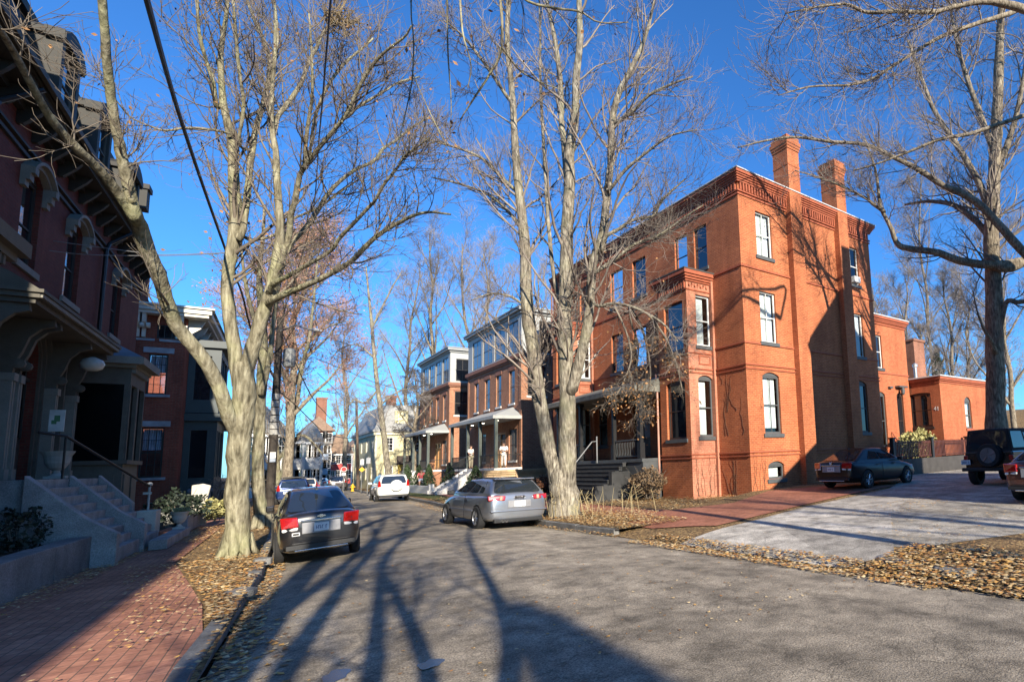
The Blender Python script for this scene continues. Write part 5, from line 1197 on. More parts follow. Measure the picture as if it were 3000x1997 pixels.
def tubes_batch(P, R, m):
    N, K, _ = P.shape
    T = np.gradient(P, axis=1); T /= np.linalg.norm(T, axis=2, keepdims=True) + 1e-9
    mean = T.mean(axis=1); ref = np.where(np.abs(mean[:, 2:3]) < .8, np.array([[0, 0, 1.]]), np.array([[1., 0, 0]]))[:, None, :]
    A = np.cross(T, np.broadcast_to(ref, T.shape)); A /= np.linalg.norm(A, axis=2, keepdims=True) + 1e-9; B = np.cross(T, A)
    th = np.linspace(0, 2 * np.pi, m, endpoint=False)
    V = P[:, :, None] + R[:, :, None, None] * (np.cos(th)[None, None, :, None] * A[:, :, None] + np.sin(th)[None, None, :, None] * B[:, :, None])
    base = (np.arange(N) * K * m)[:, None, None] + (np.arange(K - 1) * m)[None, :, None]; i = np.arange(m)[None, None, :]; j = (np.arange(m) + 1)[None, None, :] % m
    F = np.stack([base + i, base + j, base + m + j, base + m + i], axis=-1).reshape(-1, 4)
    return V.reshape(-1, 3), F
def grow(P, R, per, trange, lens, ang, K, rr, rmin, up=.15, curl=.12, rg=None, droop=0.):
    N, KP, _ = P.shape; M = N * per; rg = rg or rng
    idx = np.repeat(np.arange(N), per); t = rg.uniform(*trange, M) * (KP - 1); i0 = np.minimum(t.astype(int), KP - 2); f = (t - i0)[:, None]
    st = P[idx, i0] * (1 - f) + P[idx, i0 + 1] * f; r0 = R[idx, i0] * (1 - f[:, 0]) + R[idx, i0 + 1] * f[:, 0]
    d = P[idx, i0 + 1] - P[idx, i0]; d /= np.linalg.norm(d, axis=1, keepdims=True) + 1e-9
    rv = rg.normal(size=(M, 3)); pr = rv - (rv * d).sum(1, keepdims=True) * d; pr /= np.linalg.norm(pr, axis=1, keepdims=True) + 1e-9
    a = np.radians(rg.uniform(*ang, M))[:, None]; D = d * np.cos(a) + pr * np.sin(a)
    L = rg.uniform(*lens, M) * (1.15 - .5 * (t / (KP - 1)))
    step = (L / (K - 1))[:, None]; Q = np.empty((M, K, 3)); Q[:, 0] = st; cur = D.copy()
    for k in range(1, K):
        cur = cur + rg.normal(size=(M, 3)) * curl + np.array([0, 0, up - droop * k / K]); cur /= np.linalg.norm(cur, axis=1, keepdims=True) + 1e-9
        Q[:, k] = Q[:, k - 1] + cur * step
    r1 = np.minimum(r0 * rg.uniform(rr[0], rr[1], M), L * .017 + .003); r1 = np.clip(r1, rmin, None); r1 = np.minimum(r1, r0 * .85 + .001)
    RR = r1[:, None] * np.linspace(1, .35, K)[None]; RR = np.maximum(RR, rmin * .6)
    return Q, RR
def leaves_at(P, n, size, name, mat, parent, rg=None, clump=.12):
    rg = rg or rng; N, K, _ = P.shape; i = rg.integers(0, N, n); k = rg.integers(K // 2, K, n); c = P[i, k] + rg.normal(size=(n, 3)) * clump
    a = rg.normal(size=(n, 3)); a /= np.linalg.norm(a, axis=1, keepdims=True); b = np.cross(a, rg.normal(size=(n, 3))); b /= np.linalg.norm(b, axis=1, keepdims=True) + 1e-9
    s = (size * rg.uniform(.6, 1.3, n))[:, None]
    V = np.stack([c - a * s, c + b * s * .6, c + a * s, c - b * s * .6], axis=1)
    return arrays_mesh(name, V, np.arange(n * 4).reshape(-1, 4), mat, parent, False)
def limb_px(pts, D, w=None):
    """limb traced at a known distance: (x, y, width px) with the depth running from D[0] to D[1]"""
    n = len(pts); ds = np.linspace(D[0], D[1], n); P = []; R = []
    for (x, y, ww), d in zip(pts, ds): P.append(atDepth(x, y, d)); R.append(.88 * ww / 2 * d / FPX / math.sqrt(1 + ((x - PX) / FPX) ** 2))
    return np.array(P), np.array(R)
def build_tree(name, label, limbs, barkm, twigm, loc, specs, group=None, cat='tree', base_flare=None, leaves=None, rs=0, cm=None):
    """limbs: list of (points, radii, n_children, child_len); specs: dict of growth"""
    rg = np.random.default_rng(rs); T = thing(name, label, cat, loc, 0, group, world=True)
    mb = MB(); allP = []; allR = []; Ls = []
    for li, (P, R, nc, ln) in enumerate(limbs):
        if li and allP:
            prev = np.concatenate(allP); dd = np.linalg.norm(prev - P[0], axis=1); k0 = int(dd.argmin()); far_ = dd[k0]
            if .02 < far_ < 1.6: P = np.vstack([prev[k0], P]); R = np.append(min(R[0] * .9, float(np.concatenate(allR)[k0]) * .8), R)
        K = max(8, min(40, 3 * len(P))); P2, R2 = resample(P, R, K); R2 = np.maximum(R2, .004)
        jit = rg.normal(size=P2.shape) * (R2[:, None] * .05); jit[0] = 0; P2 = P2 + jit; R2 = R2 * (1 + rg.normal(size=K) * .025)
        mb.tube(P2, R2, 14 if R2.max() > .12 else 8); 
        q, r = resample(P2, R2, 16); allP.append(q); allR.append(r); Ls.append((nc, (ln[0] * specs.get('lnmul', 1), ln[1] * specs.get('lnmul', 1))))
    if base_flare:
        (bx, by, bz), r = base_flare
        for i in range(7):
            a = i * .9 + rg.uniform(-.2, .2); mb.tube([(bx + math.cos(a) * r * .55, by + math.sin(a) * r * .55, bz + r * 1.5), (bx + math.cos(a) * r * .9, by + math.sin(a) * r * .9, bz + r * .35), (bx + math.cos(a) * r * 1.45, by + math.sin(a) * r * 1.45, bz - .08)], [r * .42, r * .36, r * .16], 8)
    tr = mb.build('trunk', barkm, T, smooth=True)
    Vs = []; Fs = []; off = 0; tips = []
    def emit_(P, R, m):
        nonlocal off
        V, F = tubes_batch(P, R, m); Vs.append(V); Fs.append(F + off); off += len(V)
    L1P, L1R = [], []
    for P, R, (nc, ln) in zip(allP, allR, Ls):
        if nc <= 0: continue
        a, b = grow(P[None], R[None], max(1, int(nc * specs.get('mul', 1))), specs.get('t1', (.25, 1.)), ln, specs.get('a1', (25, 60)), 8, specs.get('rr1', (.2, .42)), specs.get('rmin1', .010), specs.get('up1', .10), specs.get('curl', .13), rg, specs.get('droop', 0)); L1P.append(a); L1R.append(b)
    P1, R1 = np.concatenate(L1P), np.concatenate(L1R); emit_(P1, R1, 5)
    P2, R2 = grow(P1, R1, specs.get('n2', 5), (.15, 1.), specs.get('l2', (.5, 1.2)), (25, 60), 6, (.45, .7), specs.get('rmin2', .006), specs.get('up2', .10), specs.get('curl', .13), rg, specs.get('droop', 0)); emit_(P2, R2, 4)
    tips = P2
    if specs.get('n3', 3):
        P3, R3 = grow(P2, R2, specs.get('n3', 3), (.1, 1.), specs.get('l3', (.2, .6)), (25, 65), 5, (.5, .8), specs.get('rmin3', .0035), specs.get('up3', .08), specs.get('curl', .13), rg, specs.get('droop', 0)); emit_(P3, R3, 3); tips = P3
    arrays_mesh('crown', np.concatenate(Vs), np.concatenate(Fs), twigm, T, True)
    if leaves: leaves_at(tips, leaves[0], leaves[1], 'foliage', leaves[2] if len(leaves) > 2 else M_leafbr, T, rg, leaves[3] if len(leaves) > 3 else .1)
    return T
def proc_tree(name, label, base, H, r, barkm, twigm, rs, spread=.35, nl=9, first=.3, specs=None, group=None, leaves=None, lean=(0, 0), limb_up=.25, limblen=.45):
    rg = np.random.default_rng(rs); b = np.array(base, float); K = 10
    ax = [b + np.array([lean[0] * t * t * H, lean[1] * t * t * H, t * H]) + np.append(rg.normal(size=2) * .012 * H * t, 0) for t in np.linspace(0, 1, K)]
    rad = r * np.linspace(1, .12, K) ** .8; rad[0] *= 1.35; limbs = [(np.array(ax), rad, 8, (H * .06, H * .15))]
    P, R = np.array(ax), rad
    for i in range(nl):
        t = first + (.97 - first) * (i + rg.uniform(0, .8)) / nl; k = t * (K - 1); i0 = int(min(k, K - 2)); f = k - i0; s = P[i0] * (1 - f) + P[i0 + 1] * f; r0 = (R[i0] * (1 - f) + R[i0 + 1] * f) * .6
        az = i * 2.4 + rg.uniform(-.5, .5); L = H * limblen * (1.05 - t * .75) * rg.uniform(.8, 1.15); d = np.array([math.cos(az) * spread * 2, math.sin(az) * spread * 2, 1.]); d /= np.linalg.norm(d); pts = [s]
        for q in range(5):
            d = d + np.array([0, 0, limb_up * .2]) + rg.normal(size=3) * .08; d /= np.linalg.norm(d); pts.append(pts[-1] + d * L / 5)
        limbs.append((np.array(pts), r0 * np.linspace(1, .15, 6), 9, (L * .18, L * .45)))
    sp = dict(n2=5, n3=3, l2=(H * .03, H * .07), l3=(H * .015, H * .04), rmin1=.012, rmin2=.009, rmin3=.007); sp.update(specs or {})
    return build_tree(name, label, limbs, barkm, twigm, tuple(b), sp, group, rs=rs, leaves=leaves, base_flare=(tuple(b), r * 1.1) if r > .15 else None)

# ---- the big pale trunk at the left kerb
b1 = onZ(692, 1622, -.05); D1 = depth_of(b1)
def LP(pts, D, nc, ln):
    P, R = limb_px(pts, D); return (P, R, nc, ln)
l1 = [
 LP([(690, 1640, 112), (694, 1580, 96), (698, 1500, 86), (695, 1400, 84), (700, 1300, 84), (712, 1200, 84), (716, 1130, 82), (712, 1060, 70)], (D1, D1), 0, (1, 2)),
 LP([(700, 1290, 50), (665, 1205, 54), (632, 1110, 54), (580, 1028, 55), (520, 960, 55), (492, 890, 54), (470, 820, 56), (440, 750, 60), (408, 665, 64), (392, 618, 54), (384, 580, 28)], (D1, D1 - 2.7), 3, (.5, 1.4)),
 LP([(396, 640, 54), (376, 545, 48), (355, 450, 45), (340, 380, 40), (325, 280, 38), (315, 200, 36), (307, 100, 34), (300, 0, 34), (296, -90, 32), (290, -200, 28)], (D1 - 2.5, D1 - 4.2), 4, (.3, .9)),
 LP([(405, 655, 50), (345, 565, 44), (285, 492, 42), (222, 432, 40), (152, 352, 38), (100, 265, 34), (50, 170, 32), (0, 90, 30), (-60, 0, 26)], (D1 - 2.4, D1 - 5.5), 4, (.3, .7)),
 LP([(700, 1120, 56), (690, 1040, 50), (674, 935, 48), (667, 868, 45), (669, 800, 45), (680, 734, 46), (690, 660, 47), (690, 603, 46), (684, 540, 42), (683, 469, 37), (674, 393, 31), (656, 312, 28), (649, 245, 24), (647, 156, 21), (660, 67, 17), (667, 0, 14), (672, -80, 10)], (D1, D1 + .6), 22, (.8, 2.2)),
 LP([(705, 700, 22), (719, 625, 26), (732, 491, 24), (741, 424, 24), (750, 379, 22), (768, 312, 20), (786, 245, 19), (803, 178, 17), (812, 111, 14), (808, 45, 11), (798, -40, 8)], (D1 + .1, D1 + 1.6), 18, (.7, 1.9)),
 LP([(652, 300, 20), (634, 312, 20), (625, 245, 18), (602, 170, 16), (585, 103, 14), (576, 0, 11)], (D1 + .5, D1 - .4), 14, (.6, 1.7)),
 LP([(700, 420, 12), (714, 312, 14), (700, 200, 14), (690, 90, 12), (683, 0, 10)], (D1, D1 - .8), 10, (.6, 1.6)),
 LP([(786, 240, 16), (790, 178, 16), (768, 110, 15), (750, 67, 14), (723, 0, 12), (700, -70, 8)], (D1 + 1.4, D1 + 2.4), 12, (.6, 1.6)),
 LP([(722, 1080, 56), (745, 1000, 52), (768, 925, 48), (785, 880, 46), (795, 840, 44), (812, 760, 40), (821, 670, 30), (812, 536, 25), (808, 446, 23), (797, 379, 21), (795, 312, 18), (800, 230, 15), (806, 150, 12), (805, 60, 9)], (D1, D1 + .2), 22, (.7, 2.0)),
 LP([(786, 890, 30), (800, 879, 28), (850, 854, 25), (912, 828, 23), (979, 796, 20), (1029, 765, 19), (1073, 720, 18), (1113, 685, 16), (1180, 645, 14), (1247, 622, 11), (1320, 628, 7)], (D1, D1 - 1.5), 18, (.4, 1.3)),
 LP([(800, 830, 26), (844, 700, 24), (850, 640, 22), (866, 580, 21), (879, 513, 20), (902, 478, 18), (924, 446, 17), (969, 393, 16), (1000, 357, 15), (1027, 312, 14), (1054, 250, 13), (1094, 188, 12), (1134, 147, 10), (1187, 107, 8), (1205, 76, 6)], (D1, D1 - 2), 22, (.5, 1.6)),
 LP([(812, 790, 20), (850, 720, 18), (911, 647, 17), (969, 558, 15), (1036, 500, 13), (1094, 473, 12), (1125, 433, 11), (1161, 411, 10), (1205, 375, 8), (1259, 344, 6)], (D1 + .2, D1 + 1.5), 18, (.5, 1.5)),
 LP([(800, 380, 22), (812, 345, 20), (839, 308, 18), (879, 250, 16), (906, 178, 14), (929, 138, 12), (946, 98, 10), (991, 45, 8), (1013, 0, 6)], (D1 + .2, D1 + 2.), 16, (.5, 1.6)),
 LP([(893, 490, 15), (897, 402, 14), (911, 312, 12), (915, 268, 11), (913, 150, 9), (905, 40, 6)], (D1 - .6, D1 - 1.3), 10, (.5, 1.3)),
 LP([(905, 470, 10), (920, 357, 12), (942, 290, 12), (973, 232, 11), (1013, 183, 10), (1067, 138, 8), (1094, 112, 6)], (D1 - .6, D1 + .3), 12, (.5, 1.2)),
 LP([(1000, 357, 12), (1009, 344, 12), (1058, 308, 11), (1125, 268, 9), (1170, 241, 7), (1230, 225, 5)], (D1 - 1.2, D1 - .3), 10, (.4, 1.2)),
 LP([(788, 860, 26), (800, 832, 22), (850, 805, 18), (904, 774, 15), (970, 734, 14), (997, 694, 14), (1037, 654, 13), (1087, 600, 12), (1094, 594, 11), (1125, 540, 11), (1161, 495, 10), (1187, 455, 8), (1214, 437, 7), (1259, 402, 4)], (D1, D1 - 2.2), 20, (.4, 1.4)),
 LP([(690, 396, 14), (679, 393, 12), (612, 379, 12), (545, 375, 11), (485, 383, 10), (440, 370, 8), (383, 344, 7), (345, 300, 6), (300, 250, 4)], (D1 + .5, D1 - 1.5), 14, (.4, 1.2)),
 LP([(690, 640, 14), (720, 700, 12), (800, 690, 12), (850, 645, 11), (930, 610, 9), (1000, 560, 7), (1060, 520, 5)], (D1 + .3, D1 + 1.4), 10, (.5, 1.3)),
]
build_tree('bare_street_tree', 'big pale barked bare tree at the left kerb with a huge limb leaning left', l1, M_barkA, M_twA, tuple(b1), dict(n2=5, n3=4, l2=(.35, 1.1), l3=(.18, .55), rmin1=.009, rmin2=.006, rmin3=.0045, up1=.12, mul=1.2, lnmul=1.15, rr1=(.28, .5)), base_flare=(tuple(b1), .27), leaves=(420, .032), rs=1)
# old squirrel nest
nt_ = atDepth(1000, 62, D1 - 1); q = MB()
for i in range(160):
    a = np.array(nt_) + rng.normal(size=3) * .14; d = rng.normal(size=3); d /= np.linalg.norm(d); q.tube([a - d * .16, a + d * .16 + rng.normal(size=3) * .05], .007, 4)
tag(q.build('squirrel_nest', plain('nest_leaves', (.22, .16, .09), .9)), 'untidy clump of a squirrel nest high in the bare left tree', 'nest')

# ---- forked tree in front of the brick house
b4 = onZ(1652, 1508, -.02); D4 = depth_of(b4)
l4 = [
 LP([(1652, 1525, 122), (1652, 1470, 104), (1648, 1420, 92), (1643, 1375, 66), (1640, 1335, 24)], (D4, D4), 0, (1, 2)),
 LP([(1640, 1430, 62), (1626, 1370, 58), (1611, 1324, 52), (1590, 1220, 48), (1573, 1120, 46), (1558, 1000, 45), (1547, 917, 44), (1540, 800, 40), (1536, 695, 35), (1524, 586, 32), (1512, 469, 27), (1505, 352, 23), (1497, 234, 20), (1485, 117, 17), (1489, 0, 14), (1485, -120, 10)], (D4, D4 + .8), 34, (.7, 2.4)),
 LP([(1660, 1440, 66), (1662, 1370, 62), (1662, 1250, 57), (1662, 1146, 54), (1655, 1000, 51), (1655, 891, 49), (1660, 790, 46), (1661, 695, 43), (1669, 547, 38), (1669, 453, 34), (1684, 352, 28), (1688, 234, 25), (1700, 117, 23), (1696, 0, 18), (1700, -120, 12)], (D4, D4 - .3), 36, (.7, 2.4)),
 LP([(1664, 620, 24), (1657, 469, 22), (1645, 352, 20), (1641, 234, 18), (1626, 117, 16), (1606, 23, 12), (1590, -80, 8)], (D4 - .2, D4 + 1.), 18, (.6, 1.8)),
 LP([(1676, 1140, 40), (1690, 1090, 36), (1719, 968, 34), (1730, 860, 32), (1738, 764, 30), (1763, 695, 28), (1778, 578, 26), (1790, 469, 24), (1794, 352, 22), (1817, 266, 20), (1856, 188, 16), (1888, 117, 14), (1911, 31, 10), (1930, -60, 7)], (D4 - .2, D4 - .8), 30, (.7, 2.2)),
 LP([(1655, 960, 16), (1625, 820, 15), (1610, 695, 14), (1602, 580, 13), (1595, 469, 12), (1583, 234, 10), (1583, 117, 8), (1580, 0, 6)], (D4, D4 + 1.4), 14, (.5, 1.5)),
 LP([(1763, 735, 14), (1773, 695, 13), (1815, 670, 12), (1855, 644, 11), (1914, 631, 10), (1934, 593, 9), (1967, 560, 7), (2008, 524, 5)], (D4 - .6, D4 - 1.4), 16, (.4, 1.1)),
 LP([(1740, 800, 14), (1800, 760, 12), (1860, 715, 10), (1930, 690, 9), (2000, 640, 6), (2060, 600, 4)], (D4 - .6, D4 - 1.), 16, (.4, 1.1)),
 LP([(1730, 870, 14), (1750, 896, 12), (1795, 888, 11), (1842, 896, 10), (1890, 915, 9), (1947, 952, 7), (1985, 1000, 5)], (D4 - .5, D4 - 1.5), 16, (.3, .9)),
 LP([(1800, 360, 14), (1850, 330, 12), (1900, 280, 10), (1960, 250, 8), (2030, 225, 5)], (D4 - .6, D4 - 1.5), 12, (.5, 1.4)),
 LP([(1782, 560, 12), (1830, 500, 11), (1890, 450, 9), (1960, 400, 7), (2040, 380, 4)], (D4 - .7, D4 - 2), 14, (.5, 1.4)),
 LP([(1520, 560, 14), (1480, 530, 13), (1420, 470, 11), (1360, 440, 9), (1290, 420, 7), (1220, 400, 4)], (D4 + .6, D4 + .2), 16, (.5, 1.5)),
 LP([(1535, 680, 13), (1490, 620, 12), (1430, 570, 10), (1350, 540, 8), (1270, 520, 5)], (D4 + .5, D4 + 1.4), 14, (.5, 1.4)),
 LP([(1500, 300, 13), (1450, 230, 12), (1400, 160, 10), (1350, 100, 8), (1300, 60, 5)], (D4 + .6, D4 - .4), 14, (.5, 1.5)),
 LP([(1545, 900, 10), (1500, 870, 9), (1440, 860, 7), (1380, 880, 4)], (D4 + .4, D4 - .4), 8, (.3, .9)),
]
build_tree('bare_street_tree', 'tall forked bare tree with pale stems at the right kerb before the orange brick house', l4, M_barkB, M_twB, tuple(b4), dict(n2=6, n3=4, l2=(.4, 1.3), l3=(.2, .7), rmin1=.009, rmin2=.006, rmin3=.0045, up1=.08, curl=.13, mul=1.35, lnmul=1.4, rr1=(.28, .5)), base_flare=(tuple(b4), .36), leaves=(500, .03), rs=4)
# drooping dead branches with withered leaves before the porch
lw = [LP([(1842, 896, 9), (1880, 960, 8), (1900, 1040, 7), (1905, 1110, 6), (1890, 1180, 4)], (D4 - 1, D4 - .2), 16, (.3, .8)), LP([(1800, 890, 8), (1830, 960, 7), (1850, 1040, 6), (1830, 1110, 5), (1800, 1170, 3)], (D4 - 1., D4 - .8), 16, (.3, .8)),
      LP([(1890, 915, 8), (1930, 960, 8), (1960, 1010, 7), (1985, 1080, 6), (2000, 1150, 4)], (D4 - 1.3, D4 - .2), 16, (.3, .8)), LP([(1842, 896, 7), (1850, 950, 7), (1870, 1010, 6), (1865, 1085, 5), (1868, 1160, 4), (1860, 1230, 3)], (D4 - 1., D4 + .4), 14, (.25, .7))]
build_tree('hanging_branches', 'tangle of drooping dead branches with withered leaves hanging before the dark porch', lw, M_twA, M_twA, tuple(lw[0][0][0]), dict(n2=6, n3=3, l2=(.25, .7), l3=(.12, .35), rmin1=.007, rmin2=.005, rmin3=.004, up1=-.05, up2=-.06, up3=-.06, curl=.2), cat='branches', leaves=(600, .045), rs=41)

# ---- big tree at the right edge
D6 = 23.6
l6 = [
 LP([(2920, 1330, 100), (2920, 1262, 82), (2918, 1180, 70), (2915, 1035, 64), (2912, 900, 60), (2908, 787, 56), (2902, 714, 52), (2908, 600, 48), (2911, 536, 46), (2917, 440, 42), (2920, 357, 40), (2929, 134, 30), (2935, 0, 22), (2938, -120, 14)], (D6, D6), 26, (1.2, 3.2)),
 LP([(2925, 780, 40), (2968, 782, 36), (3010, 760, 34), (2960, 774, 35), (2900, 775, 32), (2821, 767, 28), (2748, 740, 25), (2674, 730, 22), (2640, 722, 20), (2625, 708, 18), (2607, 660, 15), (2580, 607, 13), (2571, 536, 10), (2560, 480, 8), (2530, 400, 5)], (D6 - .4, D6 - .3), 14, (.6, 1.8)),
 LP([(2590, 620, 12), (2560, 600, 11), (2536, 580, 10), (2464, 545, 8), (2400, 520, 6), (2330, 500, 4)], (D6 - .4, D6 - .8), 16, (.5, 1.5)),
 LP([(3060, 800, 36), (3000, 741, 33), (2937, 670, 30), (2857, 589, 26), (2768, 545, 21), (2696, 500, 19), (2625, 464, 15), (2536, 424, 13), (2429, 415, 11), (2339, 402, 9), (2250, 411, 7), (2160, 433, 4)], (D6 - 1.5, D6 - 1.2), 28, (.5, 1.9)),
 LP([(3080, 310, 18), (3000, 339, 17), (2920, 366, 15), (2839, 393, 14), (2759, 406, 12), (2679, 438, 10), (2589, 473, 8), (2500, 500, 5)], (D6 - 3, D6 - 2), 20, (.5, 1.6)),
 LP([(3090, 60, 36), (3000, 27, 32), (2893, 5, 22), (2804, 18, 17), (2732, 36, 15), (2625, 34, 13), (2536, 36, 11), (2482, 13, 9), (2400, 20, 6), (2300, 40, 4)], (D6 - 9, D6 - 11), 26, (.4, 1.3)),
 LP([(3020, 20, 20), (2946, 45, 19), (2857, 71, 16), (2759, 107, 14), (2696, 143, 12), (2625, 188, 11), (2554, 232, 10), (2482, 250, 8), (2375, 254, 6), (2280, 280, 3)], (D6 - 8, D6 - 10), 26, (.4, 1.4)),
 LP([(2910, 640, 30), (2860, 520, 24), (2800, 420, 20), (2740, 330, 16), (2700, 230, 12), (2660, 120, 8)], (D6, D6 + 2), 22, (.8, 2.4)),
 LP([(2915, 520, 28), (2960, 400, 22), (2990, 280, 18), (3010, 150, 14), (3030, 0, 8)], (D6, D6 - 1), 18, (.8, 2.4)),
 LP([(2912, 450, 24), (2870, 330, 20), (2830, 220, 16), (2800, 110, 12), (2780, 0, 7)], (D6, D6 + 1), 22, (.8, 2.4)),
 LP([(2905, 700, 26), (2850, 640, 22), (2790, 600, 18), (2720, 590, 12), (2650, 600, 7)], (D6, D6 + 3), 16, (.7, 2.)),
 LP([(2920, 1010, 26), (2945, 890, 20), (2980, 885, 18), (3040, 880, 14)], (D6, D6 - 1), 6, (.6, 1.6)),
 LP([(2915, 1030, 22), (2905, 1000, 14), (2880, 960, 9), (2860, 900, 6), (2850, 850, 3)], (D6 - .4, D6 - 1.4), 6, (.3, 1.)),
]
build_tree('bare_yard_tree', 'massive bare tree rising behind the off road car, one black limb reaching left', l6, M_barkC, M_twB, tuple(atDepth(2920, 1330, D6)), dict(n2=6, n3=4, l2=(.5, 1.6), l3=(.25, .9), rmin1=.012, rmin2=.008, rmin3=.006, up1=.06, curl=.16, mul=1.35, lnmul=1.25, rr1=(.28, .5)), rs=6)
# ---- limbs of a tree overhead, rooted just left of the viewer
D7 = 6.0
l7 = [(np.array([(-1.6, -2.2, -.1), (-1.5, -2.1, 3), (-1.3, -1.6, 6), (-.6, -.4, 8.5), tuple(atDepth(1380, -500, D7))]), np.array([.3, .24, .2, .15, .1]), 0, (1, 2)),
 LP([(1380, -500, 40), (1440, -250, 20), (1466, 0, 11), (1470, 140, 9), (1434, 219, 8), (1388, 289, 7), (1348, 352, 4)], (D7, D7 + .4), 14, (.15, .55)),
 LP([(1470, 140, 8), (1500, 180, 7), (1528, 211, 6), (1580, 240, 5), (1640, 262, 3)], (D7 + .2, D7 + .5), 8, (.1, .4)),
 LP([(1380, -400, 22), (1340, -150, 12), (1348, 0, 9), (1356, 100, 7), (1380, 190, 5), (1370, 260, 3)], (D7, D7 - .3), 8, (.1, .4)),
 LP([(1440, -250, 16), (1500, -60, 11), (1545, 3, 9), (1630, 25, 8), (1700, 35, 7), (1755, 66, 5), (1841, 66, 3)], (D7, D7 + .6), 12, (.15, .5)),
 LP([(1380, -400, 16), (1240, -200, 8), (1205, 0, 5), (1212, 120, 5), (1208, 230, 5), (1195, 300, 4), (1168, 420, 4), (1150, 520, 2)], (D7 + .5, D7 + .7), 5, (.1, .35)),
 LP([(1209, 215, 4), (1250, 310, 4), (1300, 412, 3), (1330, 470, 2)], (D7 + .6, D7 + .7), 5, (.1, .3)),
 LP([(1380, -450, 18), (1300, -200, 10), (1310, 0, 7), (1312, 150, 6), (1322, 300, 4), (1318, 400, 2)], (D7 + .3, D7 + .8), 6, (.1, .4))]
build_tree('bare_street_tree', 'bare tree overhead whose thin dark branches hang into the top of the picture', l7, M_barkA, M_twD, (-1.6, -2.2, -.1), dict(n2=4, n3=2, l2=(.1, .35), l3=(.05, .2), rmin1=.004, rmin2=.0025, rmin3=.002, up1=-.02, up2=0, curl=.16), rs=7, leaves=(60, .03))

# ---- row of trees behind it on the left verge
b2 = onZ(768, 1548, -.2); D2 = depth_of(b2)
l2_ = [LP([(770, 1560, 62), (764, 1500, 48), (756, 1400, 44), (758, 1300, 42), (762, 1200, 40), (768, 1100, 36), (772, 1000, 30), (765, 900, 26), (760, 800, 20), (770, 700, 14), (775, 600, 9)], (D2, D2 + .5), 18, (.8, 2.2)),
  LP([(765, 1150, 24), (790, 1050, 20), (800, 950, 16), (815, 850, 12), (835, 760, 8), (850, 680, 5)], (D2, D2 + 1), 14, (.7, 1.8)), LP([(768, 1000, 20), (735, 900, 16), (715, 800, 12), (705, 700, 8), (700, 600, 5)], (D2 + .3, D2 - .5), 14, (.7, 1.8))]
build_tree('bare_street_tree', 'slimmer bare trunk directly behind the big pale trunk at the left kerb', l2_, M_barkA, M_twA, tuple(b2), dict(n2=5, n3=3, l2=(.5, 1.3), l3=(.2, .7), rmin1=.01, rmin2=.008, rmin3=.006), base_flare=(tuple(b2), .3), rs=2, leaves=(250, .07))
b3 = onZ(822, 1462, -.4); D3 = depth_of(b3)
l3_ = [LP([(824, 1470, 40), (820, 1420, 30), (812, 1390, 26), (810, 1330, 22), (806, 1270, 20), (808, 1180, 17), (815, 1080, 13), (830, 980, 9), (845, 900, 6)], (D3, D3), 14, (1.2, 3.)),
  LP([(824, 1420, 26), (832, 1385, 22), (836, 1330, 18), (850, 1260, 17), (870, 1180, 16), (880, 1100, 15), (892, 1040, 13), (905, 1000, 12), (915, 920, 10), (922, 850, 8), (930, 760, 5)], (D3, D3 - 3), 22, (1.2, 3.2)), LP([(846, 1270, 16), (842, 1180, 14), (840, 1090, 12), (855, 1000, 8), (870, 920, 5)], (D3, D3 + 2), 14, (1., 2.6)), LP([(900, 1010, 9), (940, 970, 8), (980, 950, 6), (1020, 940, 3)], (D3 - 1.5, D3 - 2), 12, (.8, 2.)), LP([(812, 1350, 16), (860, 1290, 14), (890, 1275, 11), (920, 1300, 8), (945, 1330, 5)], (D3, D3 - 1), 12, (.7, 1.8))]
build_tree('bare_street_tree', 'far twin stemmed bare tree on the left verge ahead of the blue car', l3_, M_barkA, M_twA, tuple(b3), dict(n2=5, n3=3, l2=(.7, 2.), l3=(.3, 1.), rmin1=.016, rmin2=.012, rmin3=.009, up1=.14), rs=3)
b5 = atDepth(1137, 1390, 47); D5 = 47
l5 = [LP([(1139, 1405, 26), (1136, 1370, 22), (1128, 1300, 20), (1118, 1220, 18), (1105, 1120, 16), (1095, 1020, 13), (1088, 940, 11), (1080, 860, 8), (1072, 780, 5)], (D5, D5), 30, (1.4, 3.6)), LP([(1098, 1050, 8), (1050, 1010, 6), (1000, 1020, 4), (970, 1050, 3)], (D5, D5 - 1), 14, (.8, 2.)), LP([(1090, 960, 8), (1120, 900, 7), (1150, 840, 6), (1175, 800, 3)], (D5, D5 + 1), 14, (.8, 2.2)), LP([(1108, 1140, 8), (1070, 1180, 6), (1040, 1170, 5), (1010, 1200, 3)], (D5, D5 - 1), 14, (.8, 2.)), LP([(1112, 1190, 8), (1160, 1150, 6), (1200, 1140, 4), (1230, 1160, 3)], (D5, D5 + 1), 12, (.8, 2.))]
build_tree('bare_street_tree', 'slender leaning bare tree beside the pale yellow house', l5, M_barkB, M_twF, tuple(b5), dict(n2=6, n3=4, l2=(.7, 1.8), l3=(.3, .9), rmin1=.015, rmin2=.011, rmin3=.009, up1=.05, droop=.12), rs=5)
def at_px(px, D, z=-.4):
    p = atDepth(px, 1380, D); return (p[0], p[1], z)
proc_tree('russet_tree', 'rounded russet tree glowing behind the left street trees', at_px(845, 42), 20, .35, M_barkC, M_twR, 21, .42, 20, .3, dict(n2=8, n3=6, l2=(.8, 2.), l3=(.4, 1.2), rmin2=.014, rmin3=.013), leaves=(12000, .07, plain('russet_leaf', (.40, .20, .12), .8, var=.3), .25))
